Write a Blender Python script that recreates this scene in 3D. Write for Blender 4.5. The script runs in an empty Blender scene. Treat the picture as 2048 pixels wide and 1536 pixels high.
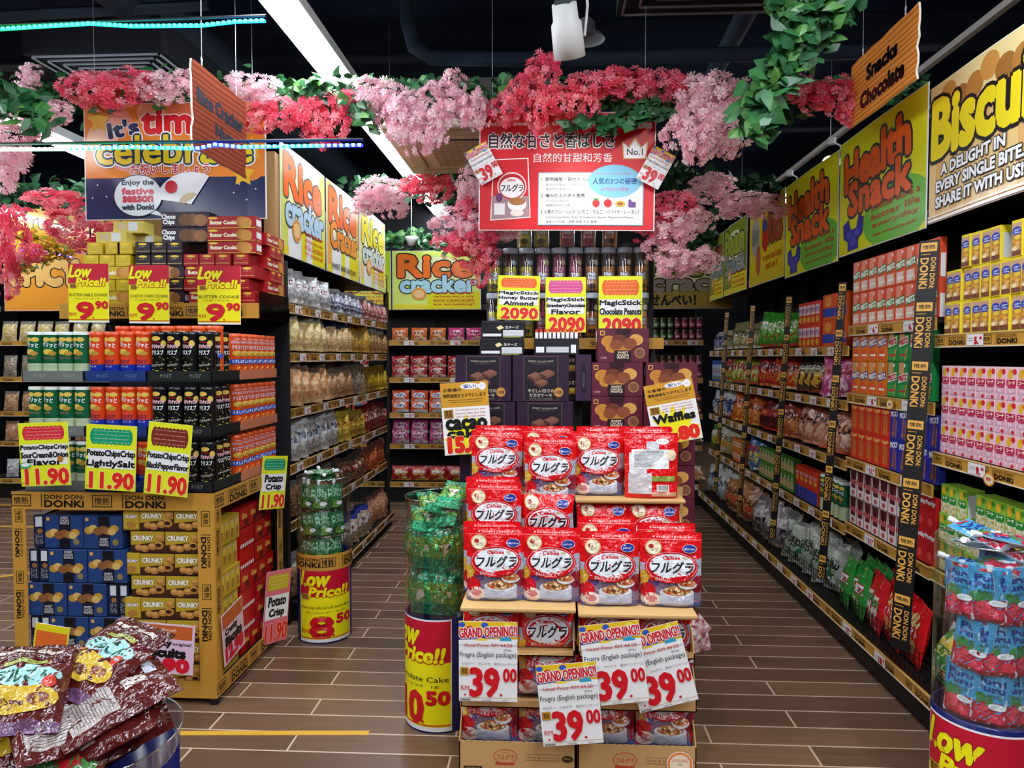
import bpy, math, random
from mathutils import Vector, Matrix, Euler
random.seed(7)
EXPO = 0.56
PI = math.pi
RD = math.radians
# ------------------------------------------------------------------ camera model
F = 1450.0
EYE = Vector((0, 0, 1.5))
YAW = math.atan(76 / F)
PIT = math.atan(54 / F)
CAMR = Euler((PI / 2 - PIT, 0, YAW)).to_matrix()

def ray(px, py):
    return CAMR @ Vector(((px - 1024) / F, -(py - 768) / F, -1))
def AY(px, py, Y):
    d = ray(px, py); return EYE + d * (Y / d.y)
def AX(px, py, X):
    d = ray(px, py); return EYE + d * (X / d.x)
def AZ(px, py, Z):
    d = ray(px, py); return EYE + d * ((Z - 1.5) / d.z)

# ------------------------------------------------------------------ materials
_M = {}
def lin(h):
    h = h.lstrip('#')
    c = [int(h[i:i + 2], 16) / 255 for i in (0, 2, 4)]
    return tuple(x / 12.92 if x <= .04045 else ((x + .055) / 1.055) ** 2.4 for x in c) + (1,)

def nmat(name):
    m = bpy.data.materials.new(name); m.use_nodes = True
    nt = m.node_tree
    return m, nt, nt.nodes['Principled BSDF']

def M(h, k='card', s=1.0):
    key = (h, k, s)
    if key in _M: return _M[key]
    m, nt, p = nmat(k + '_' + h.lstrip('#'))
    N, L = nt.nodes.new, nt.links.new
    c = lin(h)
    p.inputs['Base Color'].default_value = c
    if k == 'card':
        p.inputs['Roughness'].default_value = .42; p.inputs['Specular IOR Level'].default_value = .4
    elif k == 'matte':
        p.inputs['Roughness'].default_value = .8; p.inputs['Specular IOR Level'].default_value = .25
    elif k == 'gloss':
        p.inputs['Roughness'].default_value = .2
    elif k in ('foil', 'film'):
        p.inputs['Roughness'].default_value = .22 if k == 'foil' else .17
        p.inputs['Metallic'].default_value = .55 if k == 'foil' else 0
        p.inputs['Specular IOR Level'].default_value = .7
        tc = N('ShaderNodeTexCoord'); n = N('ShaderNodeTexNoise'); b = N('ShaderNodeBump')
        n.inputs['Scale'].default_value = 22 * s; n.inputs['Detail'].default_value = 3
        b.inputs['Strength'].default_value = .8; b.inputs['Distance'].default_value = .02
        L(tc.outputs['Object'], n.inputs['Vector']); L(n.outputs['Fac'], b.inputs['Height']); L(b.outputs['Normal'], p.inputs['Normal'])
    elif k == 'metal':
        p.inputs['Roughness'].default_value = .35; p.inputs['Metallic'].default_value = .8
    elif k == 'black':
        p.inputs['Roughness'].default_value = .5
    elif k == 'emit':
        p.inputs['Base Color'].default_value = (0, 0, 0, 1)
        p.inputs['Emission Color'].default_value = c; p.inputs['Emission Strength'].default_value = s
    elif k == 'clear':
        nt.nodes.remove(p)
        t = N('ShaderNodeBsdfTransparent'); g = N('ShaderNodeBsdfGlossy'); mx = N('ShaderNodeMixShader'); fr = N('ShaderNodeLayerWeight')
        mm = N('ShaderNodeMath'); mm.operation = 'MULTIPLY_ADD'; mm.inputs[1].default_value = .35; mm.inputs[2].default_value = .05 * s
        g.inputs['Roughness'].default_value = .08; fr.inputs['Blend'].default_value = .35
        t.inputs['Color'].default_value = c; g.inputs['Color'].default_value = (1, 1, 1, 1)
        L(fr.outputs['Facing'], mm.inputs[0]); L(mm.outputs[0], mx.inputs[0]); L(t.outputs[0], mx.inputs[1]); L(g.outputs[0], mx.inputs[2])
        L(mx.outputs[0], nt.nodes['Material Output'].inputs['Surface'])
    elif k == 'petal':
        p.inputs['Roughness'].default_value = .7; p.inputs['Specular IOR Level'].default_value = .15
        oi = N('ShaderNodeNewGeometry'); hs = N('ShaderNodeHueSaturation'); mr = N('ShaderNodeMapRange')
        mr.inputs['To Min'].default_value = .85; mr.inputs['To Max'].default_value = 1.2
        L(oi.outputs['Random Per Island'], mr.inputs['Value']); L(mr.outputs[0], hs.inputs['Value'])
        hs.inputs['Color'].default_value = c; L(hs.outputs[0], p.inputs['Base Color'])
        tl = N('ShaderNodeBsdfTranslucent'); mx = N('ShaderNodeMixShader'); mx.inputs[0].default_value = .45; L(hs.outputs[0], tl.inputs['Color']); L(p.outputs[0], mx.inputs[1]); L(tl.outputs[0], mx.inputs[2]); L(mx.outputs[0], nt.nodes['Material Output'].inputs['Surface'])
    _M[key] = m
    return m

def MIX(a, b, scale=60, k='film', thr=.5, vor=False, c=None):
    """two tones of the same stuff (crackers in a clear bag, granola, wood grain ...)"""
    key = ('mix', a, b, scale, k, thr, vor, c)
    if key in _M: return _M[key]
    m, nt, p = nmat('mottled_' + a.lstrip('#'))
    N, L = nt.nodes.new, nt.links.new
    tc = N('ShaderNodeTexCoord')
    n = N('ShaderNodeTexVoronoi') if vor else N('ShaderNodeTexNoise')
    n.inputs['Scale'].default_value = scale
    cr = N('ShaderNodeValToRGB'); e = cr.color_ramp
    e.elements[0].position = thr - .14; e.elements[1].position = thr + .14
    e.elements[0].color = lin(a); e.elements[1].color = lin(b)
    if c:
        q = e.elements.new(thr); q.color = lin(c)
    L(tc.outputs['Object'], n.inputs['Vector'])
    L(n.outputs['Color' if vor else 'Fac'], cr.inputs['Fac']); L(cr.outputs[0], p.inputs['Base Color'])
    p.inputs['Roughness'].default_value = {'film': .18, 'card': .5, 'matte': .8}[k]
    if k == 'film':
        p.inputs['Specular IOR Level'].default_value = .8
        b2 = N('ShaderNodeBump'); n2 = N('ShaderNodeTexNoise'); n2.inputs['Scale'].default_value = 26; n2.inputs['Detail'].default_value = 3
        b2.inputs['Strength'].default_value = .6; b2.inputs['Distance'].default_value = .014
        L(tc.outputs['Object'], n2.inputs['Vector']); L(n2.outputs['Fac'], b2.inputs['Height']); L(b2.outputs['Normal'], p.inputs['Normal'])
    _M[key] = m
    return m

# ------------------------------------------------------------------ text to flat outlines
_T = {}
def text_raw(s, off=0.0):
    k = (s, off)
    if k not in _T:
        c = bpy.data.curves.new('tmp', 'FONT'); c.body = s; c.size = 1; c.resolution_u = 2; c.offset = off; c.space_line = .85; c.align_x = 'CENTER' if '\n' in s else 'LEFT'
        o = bpy.data.objects.new('tmp', c); bpy.context.scene.collection.objects.link(o)
        dg = bpy.context.evaluated_depsgraph_get()
        me = bpy.data.meshes.new_from_object(o.evaluated_get(dg))
        V = [(v.co.x, v.co.y) for v in me.vertices]; Fc = [tuple(p.vertices) for p in me.polygons]
        bpy.data.objects.remove(o); bpy.data.curves.remove(c); bpy.data.meshes.remove(me)
        _T[k] = (V, Fc)
    return _T[k]

def T(s, cx, cy, w, h, mat, b=.02, sh=0.0, rot=0.0, out=None, ow=0.0, arc=0.0):
    """text filling a w x h box centred at cx,cy; b bold offset, sh shear, out/ow an outline drawn beneath"""
    V0, _F = text_raw(s, 0.0)
    if not V0: return []
    x0 = min(v[0] for v in V0); x1 = max(v[0] for v in V0); y0 = min(v[1] for v in V0); y1 = max(v[1] for v in V0)
    sx = w / max(x1 - x0, 1e-6); sy = h / max(y1 - y0, 1e-6)
    ca, sa = math.cos(rot), math.sin(rot)
    def tf(V, dx=0, dy=0):
        r = []
        for x, y in V:
            X = (x - (x0 + x1) / 2) * sx; Y = (y - (y0 + y1) / 2) * sy
            X += sh * Y; Y += arc * (1 - (2 * X / w) ** 2) * h
            r.append((cx + X * ca - Y * sa + dx, cy + X * sa + Y * ca + dy))
        return r
    V, Fc = V0, _F
    res = []; rb = b * min(sx, sy) * 1.0
    def fat(rad, n, m, base=True):
        if base: res.append(('raw', tf(V), Fc, m))
        for i in range(n):
            a = (i + .5) * 2 * PI / n
            res.append(('raw', tf(V, rad * math.cos(a), rad * math.sin(a)), Fc, m))
    if out is not None: fat(rb + ow, 12 if rb + ow > .012 else 8, out)
    if b > .045: fat(rb, 8, mat)
    elif b > .015 and h > .012: fat(rb, 4, mat, False)
    else: res.append(('raw', tf(V), Fc, mat))
    return res

def R(u0, v0, u1, v1, mat): return [('R', u0, v0, u1, v1, mat)]
def E(cx, cy, rx, ry, mat, n=18): return [('E', cx, cy, rx, ry, mat, n)]
def PL(pts, mat): return [('raw', list(pts), [tuple(range(len(pts)))], mat)]
def ROT(pr, cx, cy, a):
    out = []
    for q in to_raw(pr, 9):
        out.append(('raw', [(cx + (x - cx) * math.cos(a) - (y - cy) * math.sin(a), cy + (x - cx) * math.sin(a) + (y - cy) * math.cos(a)) for x, y in q[1]], q[2], q[3]))
    return out
def SHIFT(pr, dx, dy, s=1.0, sy=None, cell=9):
    sy = s if sy is None else sy
    return [('raw', [(x * s + dx, y * sy + dy) for x, y in q[1]], q[2], q[3]) for q in to_raw(pr, cell)]
def star(cx, cy, r0, r1, n, mat, a0=0):
    return PL([(cx + (r0 if i % 2 == 0 else r1) * math.cos(a0 + i * PI / n), cy + (r0 if i % 2 == 0 else r1) * math.sin(a0 + i * PI / n)) for i in range(2 * n)], mat)

def to_raw(prims, cell):
    out = []
    for p in prims:
        if p[0] == 'raw': out.append(p)
        elif p[0] == 'R':
            _, u0, v0, u1, v1, m = p
            nu = max(1, math.ceil(abs(u1 - u0) / cell)); nv = max(1, math.ceil(abs(v1 - v0) / cell))
            vs = [(u0 + (u1 - u0) * i / nu, v0 + (v1 - v0) * j / nv) for j in range(nv + 1) for i in range(nu + 1)]
            fs = [(j * (nu + 1) + i, j * (nu + 1) + i + 1, (j + 1) * (nu + 1) + i + 1, (j + 1) * (nu + 1) + i) for j in range(nv) for i in range(nu)]
            out.append(('raw', vs, fs, m))
        else:
            _, cx, cy, rx, ry, m, n = p
            k = max(1, math.ceil(max(rx, ry) / cell))
            if k == 1:
                out.append(('raw', [(cx + rx * math.cos(2 * PI * i / n), cy + ry * math.sin(2 * PI * i / n)) for i in range(n)], [tuple(range(n))], m))
            else:
                vs = [(cx, cy)]; fs = []
                for j in range(1, k + 1):
                    vs += [(cx + rx * j / k * math.cos(2 * PI * i / n), cy + ry * j / k * math.sin(2 * PI * i / n)) for i in range(n)]
                for i in range(n):
                    fs.append((0, 1 + i, 1 + (i + 1) % n))
                    for j in range(1, k):
                        a = 1 + (j - 1) * n; b = 1 + j * n
                        fs.append((a + i, b + i, b + (i + 1) % n, a + (i + 1) % n))
                out.append(('raw', vs, fs, m))
    return out

def clip_poly(P, ax, lim, keep_less):
    out = []
    n = len(P)
    for i in range(n):
        a, b = P[i], P[(i + 1) % n]
        ia = (a[ax] <= lim) == keep_less or a[ax] == lim
        ib = (b[ax] <= lim) == keep_less or b[ax] == lim
        if ia: out.append(a)
        if ia != ib:
            t = (lim - a[ax]) / (b[ax] - a[ax])
            out.append((a[0] + (b[0] - a[0]) * t, a[1] + (b[1] - a[1]) * t))
    return out

def CLIP(prims, u0, v0, u1, v1, cell=9):
    res = []
    for _, vs, fs, m in to_raw(prims, cell):
        if all(u0 <= x <= u1 and v0 <= y <= v1 for x, y in vs):
            res.append(('raw', vs, fs, m)); continue
        nv, nf = [], []
        for f in fs:
            P = [vs[i] for i in f]
            for ax, lim, kl in ((0, u0, False), (0, u1, True), (1, v0, False), (1, v1, True)):
                if len(P) < 3: break
                P = clip_poly(P, ax, lim, kl)
            if len(P) >= 3:
                k = len(nv); nv += P; nf.append(tuple(range(k, k + len(P))))
        if nf: res.append(('raw', nv, nf, m))
    return res

# ------------------------------------------------------------------ mesh builder
class MB:
    def __init__(s):
        s.V = []; s.F = []; s.I = []; s.S = []; s.mats = []; s.mi = {}
    def m(s, mat):
        if mat.name not in s.mi:
            s.mi[mat.name] = len(s.mats); s.mats.append(mat)
        return s.mi[mat.name]
    def add(s, vs, fs, mat, smooth=False):
        k = len(s.V); i = s.m(mat)
        s.V += [tuple(v) for v in vs]
        for f in fs:
            s.F.append(tuple(k + j for j in f)); s.I.append(i); s.S.append(smooth)
    def box(s, x0, x1, y0, y1, z0, z1, mat, rot=None):
        vs = [Vector((x, y, z)) for x in (x0, x1) for y in (y0, y1) for z in (z0, z1)]
        if rot is not None: vs = [rot @ v for v in vs]
        s.add(vs, [(0, 1, 3, 2), (4, 6, 7, 5), (0, 4, 5, 1), (2, 3, 7, 6), (0, 2, 6, 4), (1, 5, 7, 3)], mat)
    def cbox(s, x0, x1, y0, y1, z0, z1, mat, c=.002):
        # a box with chamfered edges and corners
        X = (x0, x1); Y = (y0, y1); Z = (z0, z1); vs = []; ix = {}
        for i in (0, 1):
            for j in (0, 1):
                for k in (0, 1):
                    a = (c if i == 0 else -c, c if j == 0 else -c, c if k == 0 else -c)
                    for ax in range(3):
                        p = [X[i], Y[j], Z[k]]
                        for q in range(3):
                            if q != ax: p[q] += a[q]
                        ix[i, j, k, ax] = len(vs); vs.append(p)
        fs = []
        for ax in range(3):
            o = [q for q in range(3) if q != ax]
            for sgn in (0, 1):
                cyc = []
                for (a, b) in ((0, 0), (1, 0), (1, 1), (0, 1)):
                    t = [0, 0, 0]; t[ax] = sgn; t[o[0]] = a; t[o[1]] = b
                    cyc.append(ix[t[0], t[1], t[2], ax])
                if (sgn == 0) != (ax == 1): cyc.reverse()
                fs.append(cyc)
            for a in (0, 1):
                for b in (0, 1):
                    t0 = [0, 0, 0]; t0[o[0]] = a; t0[o[1]] = b; t1 = list(t0); t1[ax] = 1
                    fs.append([ix[(*t0, o[0])], ix[(*t1, o[0])], ix[(*t1, o[1])], ix[(*t0, o[1])]])
        for i in (0, 1):
            for j in (0, 1):
                for k in (0, 1): fs.append([ix[i, j, k, 0], ix[i, j, k, 1], ix[i, j, k, 2]])
        s.add(vs, fs, mat)
    def grid(s, fn, nu, nv, mat, smooth=True, flip=False, wrap=False):
        k = len(s.V)
        for j in range(nv + 1):
            for i in range(nu + 1): s.V.append(tuple(fn(i / nu, j / nv)))
        for j in range(nv):
            for i in range(nu):
                a = k + j * (nu + 1) + i
                f = (a, a + 1, a + nu + 2, a + nu + 1)
                if flip: f = f[::-1]
                mm = mat((i + .5) / nu, (j + .5) / nv) if callable(mat) else mat
                s.F.append(f); s.I.append(s.m(mm)); s.S.append(smooth)
    def lathe(s, prof, n, mat, cx=0, cy=0, smooth=True, a0=0, a1=2 * PI):
        s.grid(lambda u, v: (cx + prof_r(prof, v) * math.cos(a0 + (a1 - a0) * u), cy + prof_r(prof, v) * math.sin(a0 + (a1 - a0) * u), prof_z(prof, v)), n, len(prof) - 1, mat, smooth)
    def tube(s, pts, r, mat, n=6, smooth=True):
        pts = [Vector(p) for p in pts]; rings = []
        for i, p in enumerate(pts):
            d = (pts[min(i + 1, len(pts) - 1)] - pts[max(i - 1, 0)]).normalized()
            u = d.cross(Vector((0, 0, 1)))
            if u.length < .1: u = d.cross(Vector((1, 0, 0)))
            u.normalize(); w = d.cross(u)
            rr = r(i / (len(pts) - 1)) if callable(r) else r
            rings.append([p + u * rr * math.cos(2 * PI * k / n) + w * rr * math.sin(2 * PI * k / n) for k in range(n)])
        vs = [v for g in rings for v in g]; fs = []
        for i in range(len(rings) - 1):
            for k in range(n): fs.append((i * n + k, i * n + (k + 1) % n, (i + 1) * n + (k + 1) % n, (i + 1) * n + k))
        s.add(vs, fs, mat, smooth)
        s.add(rings[0], [tuple(range(n))[::-1]], mat); s.add(rings[-1], [tuple(range(n))], mat)
    def pr(s, prims, mp, cell=9, h0=.0004, dh=.00015, smooth=False):
        h = h0; last = None
        for _, vs, fs, m in to_raw(prims, cell):
            if last is not None: h += dh if m is not last else dh * .14
            last = m
            s.add([mp(x, y, h) for x, y in vs], fs, m, smooth)
    def mesh(s, name):
        me = bpy.data.meshes.new(name)
        me.from_pydata(s.V, [], s.F)
        for m in s.mats: me.materials.append(m)
        me.polygons.foreach_set('material_index', s.I); me.polygons.foreach_set('use_smooth', s.S)
        me.update()
        return me

def prof_r(p, v): return p[min(int(round(v * (len(p) - 1))), len(p) - 1)][0]
def prof_z(p, v): return p[min(int(round(v * (len(p) - 1))), len(p) - 1)][1]

def front(y=0, x=0, z=0): return lambda u, v, h: (x + u, y - h, z + v)            # faces -y
def right(x, y=0, z=0): return lambda u, v, h: (x + h, y + u, z + v)              # faces +x
def left(x, y=0, z=0): return lambda u, v, h: (x - h, y - u, z + v)               # faces -x
def top(z, x=0, y=0): return lambda u, v, h: (x + u, y + v, z + h)
def cylm(r, cx=0, cy=0, z=0): return lambda u, v, h: (cx + (r + h) * math.sin(u / r), cy - (r + h) * math.cos(u / r), z + v)

# ------------------------------------------------------------------ objects
PEND = []; LABELS = {}
import re
def FIT(s):
    for a, b in (('', ''), (' of the rice cracker gondola', ' of the left gondola'), ('from the left', 'from left'), ('from the right', 'from right'), ('from the far', 'from far'), ('from the near', 'from near'), ('from the front', 'from front'), ('from the bottom', 'from bottom'), (' in the ', ' in '), (' on the ', ' on '), (' of the ', ' of '), (' at the ', ' at '), (' the ', ' '), (' a ', ' '), (' of right run', ' right run'), (' from far side', ' from back'), (' in second line of bottom shelf', ', bottom shelf rear line'), ('green jelly', 'jelly'), (' and ', ' '), ('right side of', 'right of'), (' part of back wall', ' part'), (' at right of back wall', ' at right')):
        s = s.replace(a, b) if a else s
        if len(re.findall(r"[A-Za-z0-9]+", s)) <= 16: break
    return s
def O(name, mesh, parent=None, loc=(0, 0, 0), rz=0, rot=None, scale=None):
    if isinstance(mesh, MB): mesh = mesh.mesh(name)
    o = bpy.data.objects.new(name, mesh); PEND.append(o)
    o.location = loc
    o.rotation_euler = rot if rot is not None else (0, 0, rz)
    if scale is not None: o.scale = scale if hasattr(scale, '__len__') else (scale,) * 3
    if parent is not None: o.parent = parent
    return o
def thing(name, label, cat, mesh=None, loc=(0, 0, 0), rz=0, group=None, rot=None, scale=None, kind=None):
    label = FIT(label)
    o = O(name, mesh, None, loc, rz, rot, scale)
    o['label'] = label; o['category'] = cat
    if group: o['group'] = group
    if kind: o['kind'] = kind
    LABELS.setdefault(label, []).append(o)
    return o
def struct(name, mb, label=None, loc=(0, 0, 0)):
    o = O(name, mb, None, loc); o['kind'] = 'structure'
    if label: o['label'] = label
    o['category'] = name.split('_')[0]
    return o
NTH = ['zeroth', 'first', 'second', 'third', 'fourth', 'fifth', 'sixth', 'seventh', 'eighth', 'ninth', 'tenth', 'eleventh', 'twelfth', 'thirteenth', 'fourteenth', 'fifteenth', 'sixteenth', 'seventeenth', 'eighteenth', 'nineteenth', 'twentieth']

# ------------------------------------------------------------------ product shapes
def box_mesh(name, w, d, h, body, fr=(), rt=(), lf=(), tp=(), c=.0015):
    b = MB(); b.cbox(-w / 2, w / 2, -d / 2, d / 2, 0, h, body, c)
    if fr: b.pr(CLIP(fr, -w / 2 + c, c, w / 2 - c, h - c), front(-d / 2))
    if rt: b.pr(CLIP(rt, -d / 2 + c, c, d / 2 - c, h - c), right(w / 2))
    if lf: b.pr(CLIP(lf, -d / 2 + c, c, d / 2 - c, h - c), left(-w / 2))
    if tp: b.pr(CLIP(tp, -w / 2 + c, -d / 2 + c, w / 2 - c, d / 2 - c), top(h))
    return b.mesh(name)

def bag_mesh(name, w, h, t, body, art=(), seal=.015, stand=False, nu=14, nv=18, wob=.002, seed=0, back=None, cell=.012, zig=False):
    """a filled pouch: front and back skins bulging apart, flat crimped seals; art follows the skin"""
    rnd = random.Random(seed + 11)
    ph = [rnd.uniform(0, 6.28) for _ in range(6)]
    def infl(u, v):          # u in -1..1, v in 0..1
        a = max(0.0, 1 - abs(u) ** 3.2) ** .55
        if stand:
            q = max(0, 1 - max(0, v - .02) ** 1.6) ** .9 * min(1, (v + .02) / .06) ** .5 if v < 1 else 0
            q = q * .9 + .03
            if v > .93: q = .03
        else:
            s = seal / h
            q = 0 if v < s or v > 1 - s else math.sin(PI * (v - s) / (1 - 2 * s)) ** .55
        return a * q
    def noise(u, v):
        return (math.sin(5.1 * u + ph[0] + 3 * v) * math.sin(9 * v + ph[1]) + .7 * math.sin(11 * u - 6 * v + ph[2]) * math.sin(14 * v + ph[3]) + .5 * math.sin(17 * u + ph[4]) * math.sin(23 * v + 4 * u + ph[5]))
    Hh = [[0] * (nu + 1) for _ in range(nv + 1)]
    for j in range(nv + 1):
        for i in range(nu + 1):
            u = 2 * i / nu - 1; v = j / nv
            k = infl(u, v)
            Hh[j][i] = t / 2 * k + wob * noise(u, v) * (min(1, k * 3) * .8 + .2)
    def H(x, z):
        a = min(max((x / w + .5) * nu, 0), nu - 1e-6); b = min(max(z / h * nv, 0), nv - 1e-6)
        i, j = int(a), int(b); fa, fb = a - i, b - j
        return (Hh[j][i] * (1 - fa) + Hh[j][i + 1] * fa) * (1 - fb) + (Hh[j + 1][i] * (1 - fa) + Hh[j + 1][i + 1] * fa) * fb
    def sq(z):               # narrows where it bulges
        v = z / h
        return 1 - .05 * math.sin(PI * min(max(v, 0), 1)) if not stand else 1 - .025 * (1 - v)
    b = MB()
    bf = body if not callable(body) else (lambda u, v: body(v))
    b.grid(lambda u, v: ((u - .5) * w * sq(v * h), -H((u - .5) * w, v * h) - .0006, v * h), nu, nv, bf)
    bb = (back if back is not None else bf)
    b.grid(lambda u, v: ((u - .5) * w * sq(v * h), H((u - .5) * w, v * h) * .85 + .0006, v * h), nu, nv, bb, flip=True)
    # side and end closing strips
    mm = body(0) if callable(body) else body
    mt = body(1) if callable(body) else body
    for sx in (-1, 1):
        i = 0 if sx < 0 else nu
        vs = []
        for j in range(nv + 1):
            z = j / nv * h
            vs += [(sx * w / 2 * sq(z), -Hh[j][i] - .0006, z), (sx * w / 2 * sq(z), Hh[j][i] * .85 + .0006, z)]
        b.add(vs, [(2 * j, 2 * j + 1, 2 * j + 3, 2 * j + 2) for j in range(nv)], mm)
    for j, m_ in ((0, mm), (nv, mt)):
        z = j / nv * h
        vs = []
        for i in range(nu + 1):
            x = (i / nu - .5) * w * sq(z)
            vs += [(x, -Hh[j][i] - .0006, z), (x, Hh[j][i] * .85 + .0006, z)]
        b.add(vs, [(2 * i, 2 * i + 1, 2 * i + 3, 2 * i + 2) for i in range(nu)], m_)
    if art:
        a = CLIP(art, -w / 2 + .0005, .0005, w / 2 - .0005, h - .0005, cell)
        b.pr(a, lambda u, v, hh: (u * sq(v), -H(u, v) - .0006 - hh, v), min(cell, .012), h0=.001, dh=.00022, smooth=True)
    return b.mesh(name)

def can_mesh(name, r, h, body, lid, art=(), n=20, cell=.012):
    b = MB()
    b.lathe([(r * .9, 0), (r, .002), (r, .008), (r, h - .014)], n, body)
    b.lathe([(r * 1.03, h - .014), (r * 1.03, h - .002), (r * .97, h), (0.0001, h)], n, lid)
    b.lathe([(0.0001, 0), (r * .9, 0)], n, M('#9a9a9a', 'metal'))
    b.pr(CLIP(art, -r * 2.6, 0.001, r * 2.6, h - .015, cell), cylm(r), cell, h0=.0005, dh=.00018, smooth=True)
    return b.mesh(name)
# ================================================================== palette
BLK = M('#0b0b0d', 'black'); BLK2 = M('#15151a', 'matte'); WHT = M('#eef0f2', 'card'); WHG = M('#f2f4f6', 'gloss')
AMB = M('#c8933a', 'card'); AMBG = M('#c59238', 'gloss'); INK = M('#171210', 'card'); RED = M('#d3121c', 'card'); REDP = M('#d0202c', 'card')
GRY = M('#8e9196', 'card'); STEEL = M('#c4c8cc', 'metal'); YEL = M('#f0de1e', 'card'); CLR = M('#f4f8fa', 'clear'); CLR2 = M('#e9f0f2', 'clear', 2.5)
KRAFT = M('#c39a63', 'matte'); KRAFTD = M('#8d6b40', 'matte'); NAVY = M('#151c5c', 'gloss'); GOLDT = M('#e2ab4e', 'card')

def donki(x0, x1, h, z0=0.0, ink=INK, frame=None, pitch=None, ph=0.0):
    """the printed shop band: framed characters then two-line wordmark, repeated"""
    pr = []; p = pitch or h * 5.4; x = x0 + ph
    while x + p * .93 <= x1 + 1e-6:
        e = h * .05
        pr += R(x, z0 + h * .16, x + h * 1.15, z0 + h * .84, ink) + R(x + e, z0 + h * .16 + e, x + h * 1.15 - e, z0 + h * .84 - e, frame or AMB)
        pr += T('情熱', x + h * .575, z0 + h * .5, h * .86, h * .42, ink)
        pr += R(x + h * 1.75, z0 + h * .12, x + h * 1.8, z0 + h * .88, ink)
        pr += T('DON DON:', x + h * 3.1, z0 + h * .72, h * 2.3, h * .24, ink, b=.03)
        pr += T('DONKi', x + h * 3.1, z0 + h * .33, h * 2.3, h * .38, ink, b=.05)
        x += p
    return pr

# ================================================================== floor, ceiling, walls
def floor_mat():
    m, nt, p = nmat('wood_plank_tile'); N, L = nt.nodes.new, nt.links.new
    tc = N('ShaderNodeTexCoord'); br = N('ShaderNodeTexBrick')
    br.inputs['Scale'].default_value = 1; br.inputs['Brick Width'].default_value = 1.0; br.inputs['Row Height'].default_value = PLANK
    br.inputs['Mortar Size'].default_value = .0042; br.inputs['Mortar Smooth'].default_value = .15; br.offset = .37; br.offset_frequency = 2; br.inputs['Bias'].default_value = 0
    br.inputs['Color1'].default_value = lin('#80624a'); br.inputs['Color2'].default_value = lin('#604838'); br.inputs['Mortar'].default_value = lin('#c9b59f')
    mp = N('ShaderNodeMapping'); mp.inputs['Scale'].default_value = (1.6, 26, 1); n = N('ShaderNodeTexNoise'); n.inputs['Scale'].default_value = 1.6; n.inputs['Detail'].default_value = 6; n.inputs['Distortion'].default_value = .6
    mr = N('ShaderNodeMapRange'); mr.inputs['To Min'].default_value = .62; mr.inputs['To Max'].default_value = 1.25
    mx = N('ShaderNodeMix'); mx.data_type = 'RGBA'; mx.blend_type = 'MULTIPLY'; mx.inputs['Factor'].default_value = 1
    L(tc.outputs['Object'], br.inputs['Vector']); L(tc.outputs['Object'], mp.inputs['Vector']); L(mp.outputs[0], n.inputs['Vector'])
    L(n.outputs['Fac'], mr.inputs['Value']); L(br.outputs['Color'], mx.inputs['A']); L(mr.outputs[0], mx.inputs['B'])
    m2 = N('ShaderNodeMix'); m2.data_type = 'RGBA'
    L(br.outputs['Fac'], m2.inputs['Factor']); L(mx.outputs['Result'], m2.inputs['A']); m2.inputs['B'].default_value = lin('#c9b59f')
    L(m2.outputs['Result'], p.inputs['Base Color']); p.inputs['Roughness'].default_value = .34; p.inputs['Specular IOR Level'].default_value = .45
    return m
PLANK = .14
b = MB(); b.box(-7, 4.5, -4, 13, -.05, 0, floor_mat()); struct('floor', b, 'dark wood plank tile floor with pale grout lines')
CEIL = 3.9
b = MB(); b.box(-7, 4.5, -4, 13, CEIL, CEIL + .05, M('#1a2a44', 'matte')); struct('ceiling', b, 'black painted open ceiling high above the aisles')
WM = M('#101218', 'matte')
for nm, a in (('wall_left', (-7.05, -7, -4, 13)), ('wall_right', (4.5, 4.55, -4, 13)), ('wall_back', (-7, 4.5, 13, 13.05)), ('wall_front', (-7, 4.5, -4.05, -4))):
    b = MB(); b.box(a[0], a[1], a[2], a[3], 0, CEIL, WM); struct(nm, b, 'dark shop wall behind the shelving, ' + nm.split('_')[1])
# ceiling steelwork, ducts and pipes (all painted near black)
CM = M('#1e2836', 'matte'); CM2 = M('#2a3648', 'matte')
for i, y in enumerate((3.4, 5.2, 7.0, 9.0)):
    b = MB()
    b.box(-7, 4.5, y, y + .12, CEIL - .02, CEIL, CM); b.box(-7, 4.5, y + .05, y + .07, CEIL - .24, CEIL - .02, CM); b.box(-7, 4.5, y, y + .12, CEIL - .26, CEIL - .24, CM)
    struct('trim_%d' % (i + 1), b, 'black ceiling joist crossing the shop')
def pipe(label, pts, r, m=CM2, name='ceiling_pipe', cat='pipe'):
    b = MB(); b.tube(pts, r, m, 10); return thing(name, label, cat, b)
pipe('dark round duct running above the left gondola', [(-2.4, 2.2, 3.55), (-2.3, 12, 3.6)], .16, CM, 'ceiling_duct', 'duct')
pipe('dark duct bend above the red poster', [(-.9, 4.6, 3.86), (-.9, 4.6, 3.6), (-.86, 4.6, 3.45), (-.75, 4.6, 3.38), (-.2, 4.6, 3.36), (1.9, 4.6, 3.36)], .045)
pipe('thin dark conduit crossing the ceiling over the middle aisle', [(-1.5, 3.7, 3.6), (-.2, 3.7, 3.62), (.9, 3.7, 3.62)], .022)
pipe('dark vertical pipe dropping beside the white tube light', [(-.62, 6.6, 3.88), (-.62, 6.6, 2.85)], .035)
pipe('dark flexible hose hanging in the ceiling behind the joist', [(-.35, 5.8, 3.88), (-.33, 5.75, 3.5), (-.2, 5.8, 3.3), (-.22, 5.9, 3.1), (-.12, 6, 2.95)], .03)
pipe('long dark pipe above the right gondola', [(1.1, 2, 3.5), (1.25, 12, 3.5)], .06)
pipe('thin dark pipe in the upper left ceiling corner', [(-3.6, 4, 3.4), (-1.9, 4, 3.45), (-1.9, 4, 3.85)], .03)

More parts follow.
